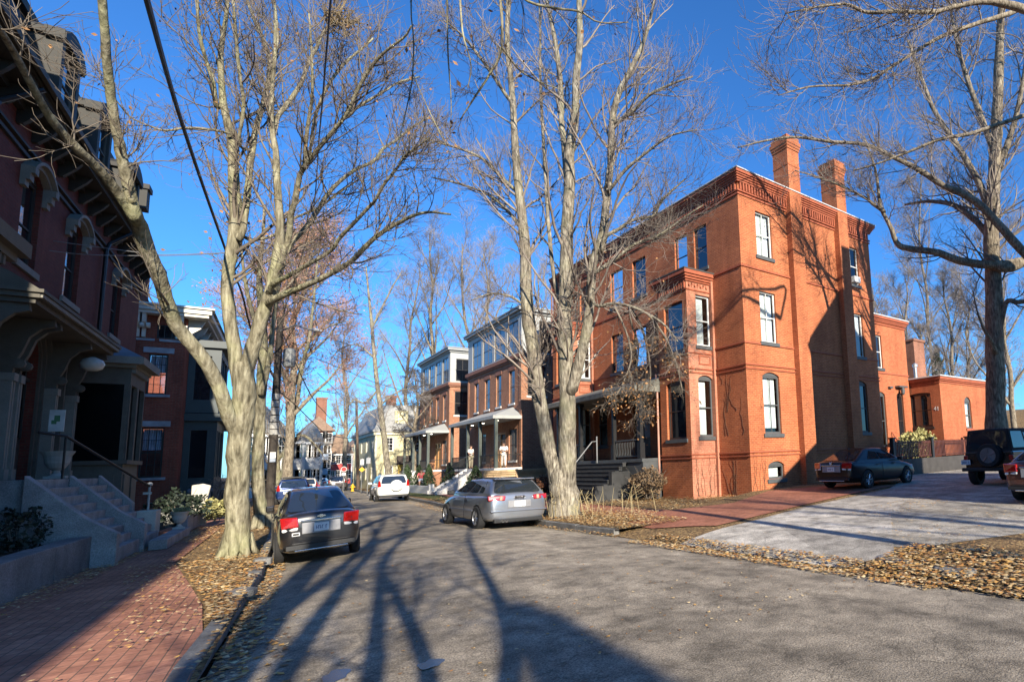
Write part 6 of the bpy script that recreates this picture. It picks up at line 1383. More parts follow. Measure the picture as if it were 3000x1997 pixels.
BG = [(1010, 78, 22, 'thin bare tree at the far end of the street above the brick houses'), (1275, 62, 29, 'tall bare tree standing behind the gap between the two town houses'), (1370, 60, 27, 'tall bare tree behind the nearer town house roof'), (1185, 70, 27, 'wide bare tree behind the farther town house'), (1440, 56, 24, 'bare tree between the nearer town house and the forked kerb tree'), (1560, 62, 24, 'bare tree crown showing above the far end of the orange brick house')]
for i, (px, D, H, lab) in enumerate(BG):
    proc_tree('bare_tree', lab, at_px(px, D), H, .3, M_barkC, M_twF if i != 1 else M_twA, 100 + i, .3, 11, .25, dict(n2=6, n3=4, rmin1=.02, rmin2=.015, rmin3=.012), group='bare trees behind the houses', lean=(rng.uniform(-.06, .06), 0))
BG2 = [(2590, 52, 17, 'pale bare tree rising just behind the two storey rear wing'), (2690, 58, 20, 'bare tree behind the low cottage chimney'), (2820, 50, 17, 'bare tree between the low cottage and the massive trunk'), (2985, 46, 22, 'bare tree at the right edge behind the massive trunk'), (2760, 62, 34, 'very tall bare tree crown behind the black limb at the right'), (2480, 64, 27, 'tall bare tree far behind the orange brick house chimneys')]
for i, (px, D, H, lab) in enumerate(BG2[:5] + [(2640, 70, 19, 'bare tree far behind the wing with a broad grey crown'), (2735, 48, 12, 'short many branched bare tree just behind the low cottage'), (2870, 64, 22, 'slim bare tree close beside the massive trunk, on its left'), (2950, 58, 15, 'spreading bare tree on the leaf covered bank')]):
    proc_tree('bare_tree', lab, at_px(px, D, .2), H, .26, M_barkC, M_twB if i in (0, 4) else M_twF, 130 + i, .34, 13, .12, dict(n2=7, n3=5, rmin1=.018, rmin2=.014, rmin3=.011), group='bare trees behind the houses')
for i, (px, D, H, lab) in enumerate([(905, 100, 12, 'small bare tree before the white houses far down the street'), (950, 92, 9, 'bushy bare tree before the pale blue house'), (985, 120, 17, 'upright feathery bare tree at the end of the street'), (1065, 96, 9, 'pale twisted bare tree beside the far red brick house'), (1085, 84, 8, 'small bare tree behind the hydrant'), (1040, 130, 15, 'hazy bare tree at the vanishing point of the street')]):
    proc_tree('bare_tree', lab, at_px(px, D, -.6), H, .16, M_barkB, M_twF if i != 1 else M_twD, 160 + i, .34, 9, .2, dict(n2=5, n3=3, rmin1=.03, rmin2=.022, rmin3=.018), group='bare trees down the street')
proc_tree('bare_tree', 'dense dark arching bare tree before the pale yellow house', at_px(1215, 55), 11.5, .22, M_barkC, M_twD, 190, .45, 12, .25, dict(n2=7, n3=5, rmin1=.02, rmin2=.014, rmin3=.011, droop=.3, up1=.0, up2=-.03, up3=-.05))
# evergreen behind the cottage
def conifer(label, base, H, r, seed, n_=3600):
    rg = np.random.default_rng(seed); T = thing('evergreen_tree', label, 'tree', base, 0, None, world=True); q = MB(); q.tube([base, (base[0], base[1], base[2] + H)], [.22, .02], 8); q.build('trunk', M_barkC, T)
    n = n_; t = rg.uniform(.12, 1, n) ** .8; a = rg.uniform(0, 6.28, n); lay = np.abs(np.sin(t * 38)) * .5 + .5; rr = r * (1.02 - t) * lay * rg.uniform(.2, 1, n) ** .5
    c = np.stack([base[0] + rr * np.cos(a), base[1] + rr * np.sin(a), base[2] + t * H - rr * .22], 1); d = np.stack([np.cos(a), np.sin(a), rg.normal(size=n) * .5 - .2], 1); s = np.stack([-np.sin(a), np.cos(a), rg.normal(size=n) * .4], 1)
    V = np.stack([c - d * .15, c + s * .07, c + d * .28, c - s * .07], 1); arrays_mesh('crown', V, np.arange(n * 4).reshape(-1, 4), plain('evergreen_needles', (.035, .055, .035), .8, var=.5, scale=2), T, False)
conifer('dark evergreen tree between the low cottage and the massive trunk', at_px(2775, 60, .2), 12.5, 3.0, 5)
# trees behind the viewer that stripe the road with shadow
lb_ = [(np.array([(-.9, -4, -.1), (-.95, -4, 1.2), (-.95, -4, 2.2)]), np.array([.42, .34, .3]), 0, (1, 2))]
for pts, r in (([(-.95, -4, 2.), (-1.6, -4, 3.3), (-1.98, -4, 4.56), (-1.4, -4.1, 6.4), (-.85, -4, 8.2), (-.5, -4, 10.5), (-.4, -4.2, 13)], .15), ([(-.95, -4, 2.), (-1.3, -4.2, 3.2), (-1.4, -4.2, 4.3), (-1.1, -4.2, 6.3), (-.75, -4.3, 8.2), (-.9, -4.6, 11), (-1.4, -5, 14)], .15),
               ([(-.95, -4, 2.), (-.8, -4, 3.1), (-.68, -4, 4.05), (-.6, -3.9, 5.5), (-.5, -4, 6.9), (0, -4, 9), (.4, -4, 12)], .12), ([(-.95, -4, 2.), (-.5, -3.9, 3.), (-.27, -3.9, 3.9), (-.4, -3.8, 5.4), (-.5, -3.8, 7), (.6, -3.6, 9.5), (1.5, -3.6, 12)], .11),
               ([(-.9, -4, 2.2), (-.1, -4.1, 3.2), (.45, -4.1, 4.2), (.75, -4.2, 5.6), (1.0, -4.2, 7), (1.5, -4.2, 8.6), (2.2, -4.4, 10), (3.0, -4.6, 11.2)], .10), ([(-.5, -4, 8.5), (.6, -4.4, 9.8), (2.4, -4.8, 11), (4., -5, 11.6)], .08)):
    lb_.append((np.array(pts), np.linspace(r, r * .35, len(pts)), 9, (.8, 2.4)))
build_tree('bare_street_tree', 'many stemmed bare street tree just behind the viewer at the left kerb', lb_, M_barkA, M_twA, (-.9, -4, -.1), dict(t1=(.35, 1.), n2=5, n3=3, l2=(.5, 1.4), l3=(.25, .8), rmin1=.016, rmin2=.01, rmin3=.007, mul=1.5), rs=71)
proc_tree('bare_street_tree', 'bare street tree behind the viewer on the right kerb', (7.6, -17, -.05), 17, .3, M_barkA, M_twA, 202, .3, 10, .3, dict(n2=4, n3=2, rmin1=.014, rmin2=.009, rmin3=.006))
conifer('unseen dense evergreen added behind the viewer on the left to shade the road', (-1.45, -16.5, -.05), 10.0, 3.1, 9, 5500)  # added unseen tree; its crown throws the broad dark wedge on the road
q = MB(); q.tube([(7.25, -3.2, -.1), (7.3, -3.2, 10)], [.19, .14], 10); tag(q.build('utility_pole', M_barkC), 'utility pole behind the viewer at the right kerb', 'pole')

# ---- shrubs
def leafy(name, label, cat, c, size, n, ls, mat, seed, shape='blob', stems=0, stemm=None, group=None):
    rg = np.random.default_rng(seed); T = thing(name, label, cat, c, 0, group, world=True)
    u = rg.normal(size=(n, 3)); u /= np.linalg.norm(u, axis=1, keepdims=True); rad = rg.uniform(.25, 1, n)[:, None] ** .45
    P = u * rad
    if shape == 'cone':
        t = rg.uniform(0, 1, n); a = rg.uniform(0, 6.28, n); k = (1 - t) ** .75 * (.8 + .25 * np.sin(a * 5 + t * 20)) * rg.uniform(.35, 1, n) ** .4; P = np.stack([k * np.cos(a), k * np.sin(a), t * 2 - 1], 1)
    P = P * (1 + .22 * np.sin(u[:, [1, 2, 0]] * 5 + seed)) if shape != 'cone' else P
    P = np.array(c) + P * np.array(size) + np.array([0, 0, size[2]])
    a = rg.normal(size=(n, 3)); a /= np.linalg.norm(a, axis=1, keepdims=True); b = np.cross(a, rg.normal(size=(n, 3))); b /= np.linalg.norm(b, axis=1, keepdims=True) + 1e-9; s = (ls * rg.uniform(.5, 1.3, n))[:, None]
    V = np.stack([P - a * s, P + b * s * .55, P + a * s, P - b * s * .55], 1)
    arrays_mesh('foliage', V, np.arange(n * 4).reshape(-1, 4), mat, T, False)
    q = MB()
    for i in range(stems or 5):
        d = rg.normal(size=2) * .5; q.tube([(c[0] + d[0] * .1, c[1] + d[1] * .1, c[2] - .05), (c[0] + d[0] * size[0] * .5, c[1] + d[1] * size[1] * .5, c[2] + size[2]), (c[0] + d[0] * size[0] * 1.1, c[1] + d[1] * size[1] * 1.1, c[2] + size[2] * rg.uniform(1.4, 2.2))], [.016, .01, .004], 4)
    q.build('stem', stemm or M_twA, T); return T
M_ever = plain('boxwood_green', (.045, .075, .03), .7, var=.5, scale=4); M_yel_leaf = plain('yellow_green_leaf', (.34, .31, .12), .75, var=.35, scale=6); M_brownl = plain('withered_brown', (.20, .13, .07), .85, var=.5, scale=7); M_dkl = plain('dark_evergreen_leaf', (.02, .032, .018), .6, var=.4)
for i, (px, py, Y, w, h, lab) in enumerate([(1228, 1432, 46.5, .8, 2.2, 'clipped evergreen shrub behind the cyclist'), (1256, 1432, 45.0, .75, 2.2, 'clipped evergreen shrub between the cyclist and the walking woman'), (1317, 1432, 41.6, .9, 2.1, 'evergreen shrub left of the nearer white stairs'), (1393, 1430, 37.9, 1.0, 1.9, 'evergreen shrub between the nearer white stairs and the tan fence'), (1192, 1425, 58.5, .9, 2.3, 'far evergreen shrub beside the farther white stairs')]):
    P = onX(px, 1400, 12.6) if i not in (3,) else onX(px, 1400, 12.9)
    leafy('evergreen_shrub', lab, 'shrub', (P[0], P[1], -.3), (w, w, h / 2), 2600, .07, M_ever, 300 + i, 'cone', group='evergreen shrubs along the town houses')
leafy('yellow_shrub', 'yellow green shrub under the cottage window behind the red picket railing', 'shrub', (28.4, 15.6, .9), (1.5, .6, .85), 2600, .09, M_yel_leaf, 320)
leafy('withered_bush', 'withered brown bush beside the porch steps and the bay', 'bush', (13.35, 19.6, 0), (.75, .9, .62), 1500, .06, M_brownl, 321, stems=40)
leafy('russet_bush', 'low russet bush at the foot of the tan fence', 'bush', (14.9, 33.3, -.2), (1.0, .7, .5), 1800, .06, plain('russet_bush_leaf', (.24, .10, .05), .85, var=.4), 322, stems=50)
pB = LF.p(13.3, 2.25, .2); leafy('dark_shrub', 'dark leafy shrub by the bay window with one sunlit side', 'shrub', pB, (.7, 1.1, .5), 1100, .07, M_dkl, 323)
pB = LF.p(15.0, 3.0, .1); leafy('variegated_plant', 'yellow green sunlit plant in the bed by the pale stone post', 'plant', pB, (.4, .5, .38), 420, .09, M_yel_leaf, 324)
pB = LF.p(4.2, 1.1, .35); leafy('dark_shrub', 'dark round shrub behind the low granite wall at the left edge', 'shrub', pB, (.45, .7, .42), 800, .05, M_dkl, 325)
lb = []
for i in range(26):
    s = np.array([-.2 + rng.uniform(-.6, .6), 37 + rng.uniform(-1.4, 1.4), .2]); d = rng.normal(size=2) * .5; lb.append((np.array([s, s + [d[0] * .3, d[1] * .3, .8], s + [d[0] * .9, d[1] * .9, 1.15], s + [d[0] * 1.6, d[1] * 1.6, .9]]), np.array([.02, .016, .012, .006]), 5, (.3, .7)))
build_tree('twiggy_shrub', 'pale tangled mound of bare shrub stems before the teal bay', lb, M_twB, M_twB, (-.2, 37, .2), dict(n2=3, n3=0, l2=(.2, .5), droop=.3, up1=0), cat='shrub', rs=330)
wd = MB()
for i in range(38):
    x, y = 7.2 + rng.uniform(0, 2.6), 13.6 + rng.uniform(0, 3.6); h = rng.uniform(.3, .95); d = rng.normal(size=2) * .12
    wd.tube([(x, y, 0), (x + d[0] * .5, y + d[1] * .5, h * .55), (x + d[0], y + d[1], h)], [.007, .006, .003], 4)
    if rng.random() < .4:
        for k in range(5): zz_ = h * rng.uniform(.4, 1); wd.tube([(x + d[0] * .7, y + d[1] * .7, zz_), (x + rng.normal() * .08, y + rng.normal() * .08, zz_ + .1)], .005, 3)
tag(wd.build('dry_weeds', plain('dry_stalk', (.42, .34, .18), .85)), 'dry pale weed stalks round the foot of the forked tree', 'weeds', kind='stuff')
# ================================================================== FALLEN LEAVES
def road_z(X, Y):
    a, b = lerp(LK, Y), lerp(RK, Y)
    if a < X < b: t = (X - a) / (b - a); return zs(Y) - .03 + .12 * (1 - (2 * t - 1) ** 2) - .07
    if X >= b and Y < 11.4: return zl(X) + .035
    return zs(Y) + .085
LV_ = []; LM_ = []
def scatter(n, xf, y0, y1, smin=.025, smax=.055, pw=1., lift=.0):
    for i in range(n):
        Y = y0 + (y1 - y0) * rng.random() ** pw; a, b = xf(Y); X = a + (b - a) * rng.random(); z = road_z(X, Y) + .004 + lift * rng.random()
        th = rng.uniform(0, 6.28); s = rng.uniform(smin, smax) * .8; w = s * rng.uniform(.55, .95); ux, uy = math.cos(th), math.sin(th)
        c = rng.uniform(0, .5, 4) * s
        LV_.append([(X - ux * s, Y - uy * s, z + c[0]), (X - uy * w, Y + ux * w, z + c[1] * .5), (X + ux * s, Y + uy * s, z + c[2]), (X + uy * w, Y - ux * w, z + c[3] * .5)]); LM_.append(int(rng.integers(0, 5)))
scatter(2300, lambda Y: (lerp(BR, Y) + .02, lerp(LK, Y) + .12), 8.6, 15.5, pw=1., lift=.03)
scatter(900, lambda Y: (lerp(LK, Y) - .05, lerp(LK, Y) + .3), 6.5, 16, lift=.02)
scatter(160, lambda Y: (lerp(LK, Y) - .1, lerp(LK, Y) + .6), 5, 9)
scatter(1500, lambda Y: (lerp(BR, Y) - .1, lerp(LK, Y)), 16, 40)
scatter(1100, lambda Y: (WALLX(Y) + .02, WALLX(Y) + .45), 11, 21, pw=.7, lift=.02, smin=.02, smax=.04)
scatter(330, lambda Y: (WALLX(Y), lerp(BR, Y)), 6.5, 22, smin=.018, smax=.035)
scatter(500, lambda Y: (lerp(BR, Y) - .7, lerp(BR, Y)), 8, 16, smin=.018, smax=.04)
scatter(1500, lambda Y: (WALLX(Y) + .1, WALLX(Y) + 1.6), 20.5, 27, lift=.04)
scatter(5200, lambda Y: (lerp(RK, Y) - .2, lerp(RK, Y) + 2.0), 11.4, 20, pw=1.1, lift=.06)
scatter(2600, lambda Y: (8.3 - .9 * abs(Y - 15.5) / 3.5, 8.3 + 1.6 - .3 * abs(Y - 15.5)), 12.2, 18.8, lift=.16)
scatter(2600, lambda Y: (lerp(RK, Y) - .9, lerp(RK, Y) + 1.6), 20, 36, lift=.05)
scatter(3600, lambda Y: (10.6, 15.6), 14.2, 21, lift=.07)
scatter(2600, lambda Y: (6.45, 7.35), 3.6, 10.4, pw=1.1, lift=.03)
scatter(3600, lambda Y: (6.7, 8.9 - .45 * abs(Y - 4)), 1.2, 4.9, lift=.06, smin=.03, smax=.06)
scatter(350, lambda Y: (9, 16), 4.0, 6.6, lift=.02, smin=.02, smax=.045)
scatter(420, lambda Y: (11.4, 15), 7.1, 8.6, lift=.02, smin=.02, smax=.04)
scatter(1100, lambda Y: (lerp(LK, Y) + .1, lerp(RK, Y) - .1), 4.2, 34, pw=1.6, smin=.014, smax=.033)
scatter(260, lambda Y: (7.5, 18), 8, 14, smin=.02, smax=.035)
lm = [plain('leaf_ochre', (.52, .29, .08), .75, var=.25, scale=9), plain('leaf_tan', (.55, .38, .18), .75, var=.25, scale=9), plain('leaf_rust', (.42, .19, .05), .75, var=.25, scale=9), plain('leaf_pale', (.62, .47, .26), .75, var=.2, scale=9), plain('leaf_brown', (.20, .11, .05), .8, var=.3, scale=9)]
tag(arrays_mesh('fallen_leaves', np.array(LV_), np.arange(len(LV_) * 4).reshape(-1, 4), lm, None, False, LM_), 'fallen orange and tan leaves along the kerbs and lawns', 'leaves', kind='stuff')
M_wet = plain('puddle_water', (.05, .045, .038), .16, spec=.6, var=.5, scale=14)
for k, (px, py, a_, b_) in enumerate([(985, 1962, .10, .16), (1262, 1938, .09, .13)]):
    p = onZ(px, py, -.05); z = max(road_z(p[0] - a_, p[1]), road_z(p[0] + a_, p[1]), road_z(p[0], p[1])) + .004
    q = MB(); q.add([(p[0] + a_ * (1 + .22 * math.sin(2 * t + k) + .1 * math.sin(5 * t + k)) * math.cos(t), p[1] + b_ * (1 + .22 * math.sin(2 * t + k) + .1 * math.sin(5 * t + k)) * math.sin(t), z) for t in np.linspace(0, 6.283, 41)[:-1]], [tuple(range(40))]); tag(q.build('puddle', M_wet, recalc=False), kind='structure')
# loose kerb stones near the big trunk and apron
for i, (px, py, s, lab) in enumerate([(770, 1640, .15, 'tilted broken kerb stone at the foot of the big pale trunk'), (742, 1680, .12, 'small broken kerb stone before the big pale trunk'), (2620, 1632, .2, 'flat grey stone among the leaves at the driveway edge'), (2790, 1655, .22, 'long flat kerb stone among the leaves at the right'), (705, 1735, .16, 'flat dark stone in the left gutter')]):
    p = onZ(px, py, 0); b = MB(); n = 8; rg = np.random.default_rng(i); ring = [(p[0] + math.cos(a) * s * rg.uniform(.7, 1.2), p[1] + math.sin(a) * s * 1.5 * rg.uniform(.7, 1.1)) for a in np.linspace(0, 6.283, n + 1)[:-1]]; z = road_z(p[0], p[1])
    b.prism(ring, z - .06, z + .035 + .03 * (i == 0), lambda a, c, t: (a, c, t)); tag(b.build('kerb_stone', plain('dirty_granite', (.17, .165, .155), .9, var=.4, fine=.6), bevel=.02), lab, 'stone')
# ================================================================== FAR HOUSES, POLES, WIRES, SIGNS
M_wclap = plain('white_clapboard', (.66, .65, .62), .7, var=.06); M_gclap = plain('pale_grey_clapboard', (.52, .54, .56), .7, var=.06); M_bclap = plain('pale_blue_clapboard', (.42, .50, .60), .7, var=.06)
M_redh = plain('red_painted_facade', (.42, .045, .04), .6, var=.08); M_brF = brick('far_red_brick', (.30, .10, .06), (.24, .08, .05), (.26, .14, .1), bw=.4, rh=.14, ms=.012)
M_brnroof = plain('brown_roof', (.24, .155, .10), .8, var=.2)
def sx(px, Y): return float(onY(px, 1380, Y)[0])
def zz_at(py, px, Y): return float(onY(px, py, Y)[2])
def far_house(px0, px1, ytop, Y, dep, label, wallm, roofm, roof, rows, cols, rh, **k):
    x0, x1 = sx(px0, Y), sx(px1, Y); return simple_house('far_house', label, 'house', x0, x1, Y, Y + dep, -.6, zz_at(ytop, (px0 + px1) / 2, Y), wallm, roofm, roof, rows, cols, 3, rh=rh, **k)
far_house(690, 836, 1268, 66, 10, 'white house with grey slate roof behind the row of left street trees', M_wclap, M_slate, 'gable', 2, 5, 2.6, faces=('S', 'E'), chim=None, trim=M_white)
far_house(840, 884, 1290, 76, 9, 'white house with a flat front beyond the twin stemmed tree', M_wclap, M_slate, 'flat', 2, 3, 1., faces=('S', 'E'), trim=M_white)
far_house(888, 938, 1292, 86, 10, 'pale grey house next to the white house far down the street', M_gclap, M_slate, 'gable', 2, 3, 2.4, faces=('S', 'E'), trim=M_white)
far_house(941, 960, 1300, 96, 9, 'narrow pale blue house far down the street', M_bclap, M_slate, 'flat', 3, 2, 1., faces=('S', 'E'))
far_house(893, 968, 1262, 108, 12, 'tall brown brick house behind the pale grey house', M_brF, M_brnroof, 'hip', 3, 4, 2.5, faces=('S', 'E'), chim=[(sx(945, 108), 113, 1.4, 14)])
far_house(966, 1029, 1328, 122, 10, 'red fronted house with brown mansard roof at the end of the street', M_redh, M_brnroof, 'mansard', 2, 4, 3.6, faces=('S', 'E'), trim=M_white)
far_house(1030, 1078, 1308, 138, 12, 'brick house with low brown roof at the vanishing point', M_brF, M_brnroof, 'hip', 3, 4, 2.0, faces=('S', 'W'), trim=M_stone2)
far_house(1079, 1108, 1352, 150, 10, 'low far brick house left of the pale yellow house', M_brF, M_brnroof, 'gable', 2, 3, 2.2, faces=('S', 'W'))

# ---- poles
def wire(name, pts, r, label, n=4, mat=None):
    P, _ = resample(np.array(pts), np.ones(len(pts)), max(14, 6 * len(pts))); q = MB(); q.tube(P, r, n); return tag(q.build(name, mat or M_black), label, 'cable')
def W(x, y, d): return tuple(atDepth(x, y, d))
pb = onZ(788, 1514, -.22); DP = depth_of(pb); ptop = atDepth(822, 930, DP)
T = thing('utility_pole', 'dark wooden utility pole with pale bands and small notices on the left kerb', 'pole', tuple(pb), 0, world=True)
q = MB(); q.tube([pb, pb * .5 + ptop * .5, ptop], [.17, .15, .11], 12); q.build('shaft', plain('tarred_pole', (.05, .04, .032), .8, var=.3), T)
q = MB(); ax = (ptop - pb) / np.linalg.norm(ptop - pb)
for k, (s0, s1) in enumerate(((.415, .44), (.445, .475), (.48, .51), (.515, .55), (.556, .585), (.59, .62))):  # pale bands wrapped round the shaft at mid height
    a, b = pb + (ptop - pb) * s0, pb + (ptop - pb) * s1; q.tube([a, b], .172 - k * .004, 12)
q.build('pale_bands', plain('pale_band', (.36, .35, .33), .6), T)
for k, (s, h, m_) in enumerate(((.31, .26, M_white), (.285, .16, plain('blue_grey_notice', (.3, .34, .4), .6)))):
    c = pb + (ptop - pb) * s; q = MB(); q.box(c[0] - .1, c[0] + .1, c[1] - .19, c[1] - .175, c[2] - h / 2, c[2] + h / 2); q.build('notice', m_, T)
c = pb + (ptop - pb) * .80; q = MB(); q.lathe([(.0, -.4), (.2, -.38), (.22, -.3), (.22, .35), (.16, .42), (0, .45)], (c[0] + .38, c[1], c[2]), 14); q.build('transformer', plain('grey_transformer', (.20, .21, .21), .6), T)
T2 = thing('street_light', 'grey cobra head street light reaching out from the near utility pole', 'street light', tuple(pb + (ptop - pb) * .9), 0, world=True)
a = pb + (ptop - pb) * .93; e = np.array(W(912, 966, DP - 1.0)); q = MB(); q.tube([a, a * .5 + e * .5 + np.array([0, 0, .25]), e], .035, 8); q.build('arm', plain('grey_arm', (.3, .3, .3), .5), T2)
f_ = np.array(W(940, 968, DP - 1.3)); q = MB(); q.tube([e, e * .6 + f_ * .4, f_], [.04, .09, .04], 10); q.build('lamp_head', plain('grey_lamp_head', (.5, .5, .5), .5), T2)
far = onZ(1049, 1432, -.45); DF = depth_of(far); ft_ = np.array(W(1044, 1165, DF)); q = MB(); q.tube([far, ft_], [.17, .12], 10); T3 = tag(q.build('utility_pole', plain('brown_pole', (.13, .09, .065), .8)), 'farther brown utility pole at the right kerb by the yellow sign', 'pole')
q = MB(); c = far + (ft_ - far) * .95; q.box(c[0] - 1, c[0] + 1, c[1] - .06, c[1] + .06, c[2] - .06, c[2] + .06); q.build('cross_arm', M_barkC, T3)
# thick sagging cable from overhead to the pole
wire('overhead_cable', [W(395, -160, 4.3), W(430, 0, 5), W(520, 320, 7.6), W(600, 560, 10.2), W(668, 752, 13), W(691, 814, 14.5), W(711, 868, 16), W(747, 1002, 19), W(796, 1095, DP - .6), tuple(pb + (ptop - pb) * .66)], .024, 'thick black sagging cable running down from overhead to the near pole', 6)
wire('overhead_cable', [W(975, -60, 7), W(969, 0, 7.5), W(955, 170, 9), W(935, 400, 12), W(906, 672, 17), tuple(pb + (ptop - pb) * .97)], .013, 'thin dark cable dropping almost straight down past the left tree to the pole')
wire('overhead_cable', [W(-60, 672, 13), W(0, 679, 13.4), W(150, 705, 14.3), W(403, 739, 15.6), W(459, 746, 16), W(600, 743, 17), W(690, 738, 17.6)], .010, 'upper thin wire crossing the dark red row house', mat=plain('grey_wire', (.2, .2, .2), .5))
wire('overhead_cable', [W(-60, 700, 13), W(0, 711, 13.4), W(230, 744, 14.6), W(459, 749, 16), W(600, 745, 17), W(690, 740, 17.6)], .010, 'lower thin wire crossing the dark red row house', mat=MC['grey_wire'])
wire('overhead_cable', [tuple(pb + (ptop - pb) * .64), W(863, 1184, 27), W(907, 1227, 32), W(947, 1265, 37), W(963, 1272, 39), W(1001, 1281, 44), W(1044, 1284, DF)], .030, 'sagging black cable with a junction box along the street')
wire('overhead_cable', [tuple(pb + (ptop - pb) * .95), W(907, 1150, 26), W(949, 1205, 33), W(976, 1232, 38), W(1001, 1244, 43), W(1044, 1248, DF)], .022, 'upper sagging wire along the street between the poles')
wire('overhead_cable', [W(925, 1050, 24), W(1015, 1085, 34), W(1100, 1120, 42), W(1240, 1160, 52)], .018, 'high thin wire across the open sky above the street')
wire('overhead_cable', [W(930, 1092, 26), W(980, 1140, 36), W(1015, 1178, 44), W(1044, 1200, DF)], .018, 'steep thin wire above the far end of the street')
wire('overhead_cable', [W(925, 1143, 30), W(1000, 1155, 38), W(1044, 1166, DF)], .016, 'short level wire meeting the top of the farther pole')
c = W(953, 1272, 37.6); q = MB(); q.lathe([(0, -.28), (.12, -.25), (.14, 0), (.12, .2), (0, .24)], c, 10); tag(q.build('junction_box', M_black), 'black junction box hanging on the sagging street cable', 'junction box')

def sign_post(name, label, cat, px, py, D, plates, hpole=None, polem=None):
    b = atDepth(px, py, D); z = zs(b[1]) + .07; k = (z - HC) / (b[2] - HC) if abs(b[2] - HC) > .01 else 1
    b = np.array([b[0], b[1], z]); T = thing(name, label, cat, tuple(b), 0, world=True); top = max(p[1] + p[3] / 2 for p in plates) + .1
    q = MB(); q.tube([b, b + np.array([0, 0, top])], .035, 6); q.build('pole', polem or plain('sign_pole', (.25, .25, .24), .5, metal=.4), T)
    for (shape, h, w, hh, mat, rim) in plates:
        c = b + np.array([0, -.05, h]); q = MB(); pts = [(c[0] + w / 2 * math.cos(a), c[2] + hh / 2 * math.sin(a)) for a in [math.pi / 8 + i * math.pi / 4 for i in range(8)]] if shape == 'oct' else ([(c[0], c[2] + hh / 2), (c[0] + w / 2, c[2]), (c[0], c[2] - hh / 2), (c[0] - w / 2, c[2])] if shape == 'dia' else [(c[0] - w / 2, c[2] - hh / 2), (c[0] + w / 2, c[2] - hh / 2), (c[0] + w / 2, c[2] + hh / 2), (c[0] - w / 2, c[2] + hh / 2)])
        q.prism(pts, c[1], c[1] + .02, lambda a, bb, t: (a, t, bb)); o = q.build('plate', mat, T)
        if rim:
            q = MB(); cc = (c[0], c[2]); inn = [(cc[0] + (x - cc[0]) * .86, cc[1] + (y - cc[1]) * .86) for x, y in pts]
            for i in range(len(pts)): j = (i + 1) % len(pts); q.prism([pts[i], pts[j], inn[j], inn[i]], c[1] - .006, c[1] - .0005, lambda a, bb, t: (a, t, bb))
            q.build('border', rim, o)
    return T
M_sred = plain('sign_red', (.5, .02, .02), .5, var=.03); M_syel = plain('sign_yellow', (.75, .42, .02), .5, var=.03)
sign_post('traffic_sign', 'red eight sided traffic sign above a white plate far down the street', 'sign', 1005, 1434, 52, [('oct', 2.2, .5, .5, M_sred, M_white), ('rect', 1.75, .3, .25, M_white, None)])
sign_post('traffic_sign', 'yellow diamond warning sign beside the farther pole', 'sign', 1058, 1434, 52, [('dia', 2.1, .48, .48, M_syel, None), ('rect', 2.8, .3, .55, plain('pale_plate', (.5, .5, .5), .5), None)])
sign_post('traffic_sign', 'grey backed sign on a thin post left of the white sport utility car', 'sign', 1076, 1440, 46, [('rect', 2.75, .3, .5, plain('sign_back', (.28, .29, .31), .4), None)])
hb = atDepth(1033, 1425, 56); hz = zs(hb[1]) + .08
T = thing('fire_hydrant', 'yellow fire hydrant at the right kerb far down the street', 'hydrant', (hb[0], hb[1], hz))
q = MB(); q.lathe([(.17, 0), (.17, .05), (.11, .06), (.11, .5), (.14, .51), (.14, .56), (.12, .6), (.06, .7), (.03, .72), (.03, .76)], (0, 0, 0), 14); q.build('barrel', M_syel, T); q = MB()
for s in (1, -1): q.lathe([(.06, s * .1), (.06, s * .2), (.03, s * .21), (.03, s * .24)], (0, 0, .42), 10, 'x')
q.lathe([(.07, -.1), (.07, -.2), (.03, -.22)], (0, 0, .38), 10, 'y'); q.build('nozzle', M_syel, T)

# ================================================================== PEOPLE
M_skin = plain('skin', (.52, .30, .20), .55, var=.06, scale=8); M_hair = plain('brown_hair', (.07, .045, .03), .7, var=.2, scale=20)
def skin_mesh(name, V, E, Rr, mat, parent, root=0, lev=2):
    me = bpy.data.meshes.new(name); me.from_pydata([tuple(v) for v in V], E, []); o = bpy.data.objects.new(name, me); COL.objects.link(o)
    s = o.modifiers.new('skin', 'SKIN'); s.use_smooth_shade = True; ss = o.modifiers.new('s', 'SUBSURF'); ss.levels = lev; ss.render_levels = lev
    for i, v in enumerate(me.skin_vertices[0].data):
        r = Rr[i]; v.radius = r if isinstance(r, tuple) else (r, r); v.use_root = (i == root)
    bake(o); o.data.materials.clear(); o.data.materials.append(mat); o.parent = parent; o.data.polygons.foreach_set('use_smooth', [True] * len(o.data.polygons)); return o
def hand_add(mb, w, d, side):
    """palm and five separate curled fingers; w wrist point, d direction of the hand, side the thumb side"""
    w = np.array(w, float); d = np.array(d, float); d /= np.linalg.norm(d); sd = np.array(side, float); sd -= d * (sd @ d); sd /= np.linalg.norm(sd); nn = np.cross(d, sd)
    mb.tube([w - d * .02, w + d * .04, w + d * .085], [.026, .036, .034], 8)
    for k, (o, L) in enumerate(((.030, .072), (.010, .082), (-.010, .076), (-.029, .058))):
        b = w + d * .08 + sd * o; mb.tube([b, b + d * L * .45 + nn * .006, b + d * L * .75 + nn * .022, b + d * L * .9 + nn * .04], [.0095, .009, .0085, .007], 6)
    b = w + d * .035 + sd * .032; mb.tube([b, b + d * .025 + sd * .025, b + d * .055 + sd * .028 + nn * .012], [.012, .0105, .008], 6)
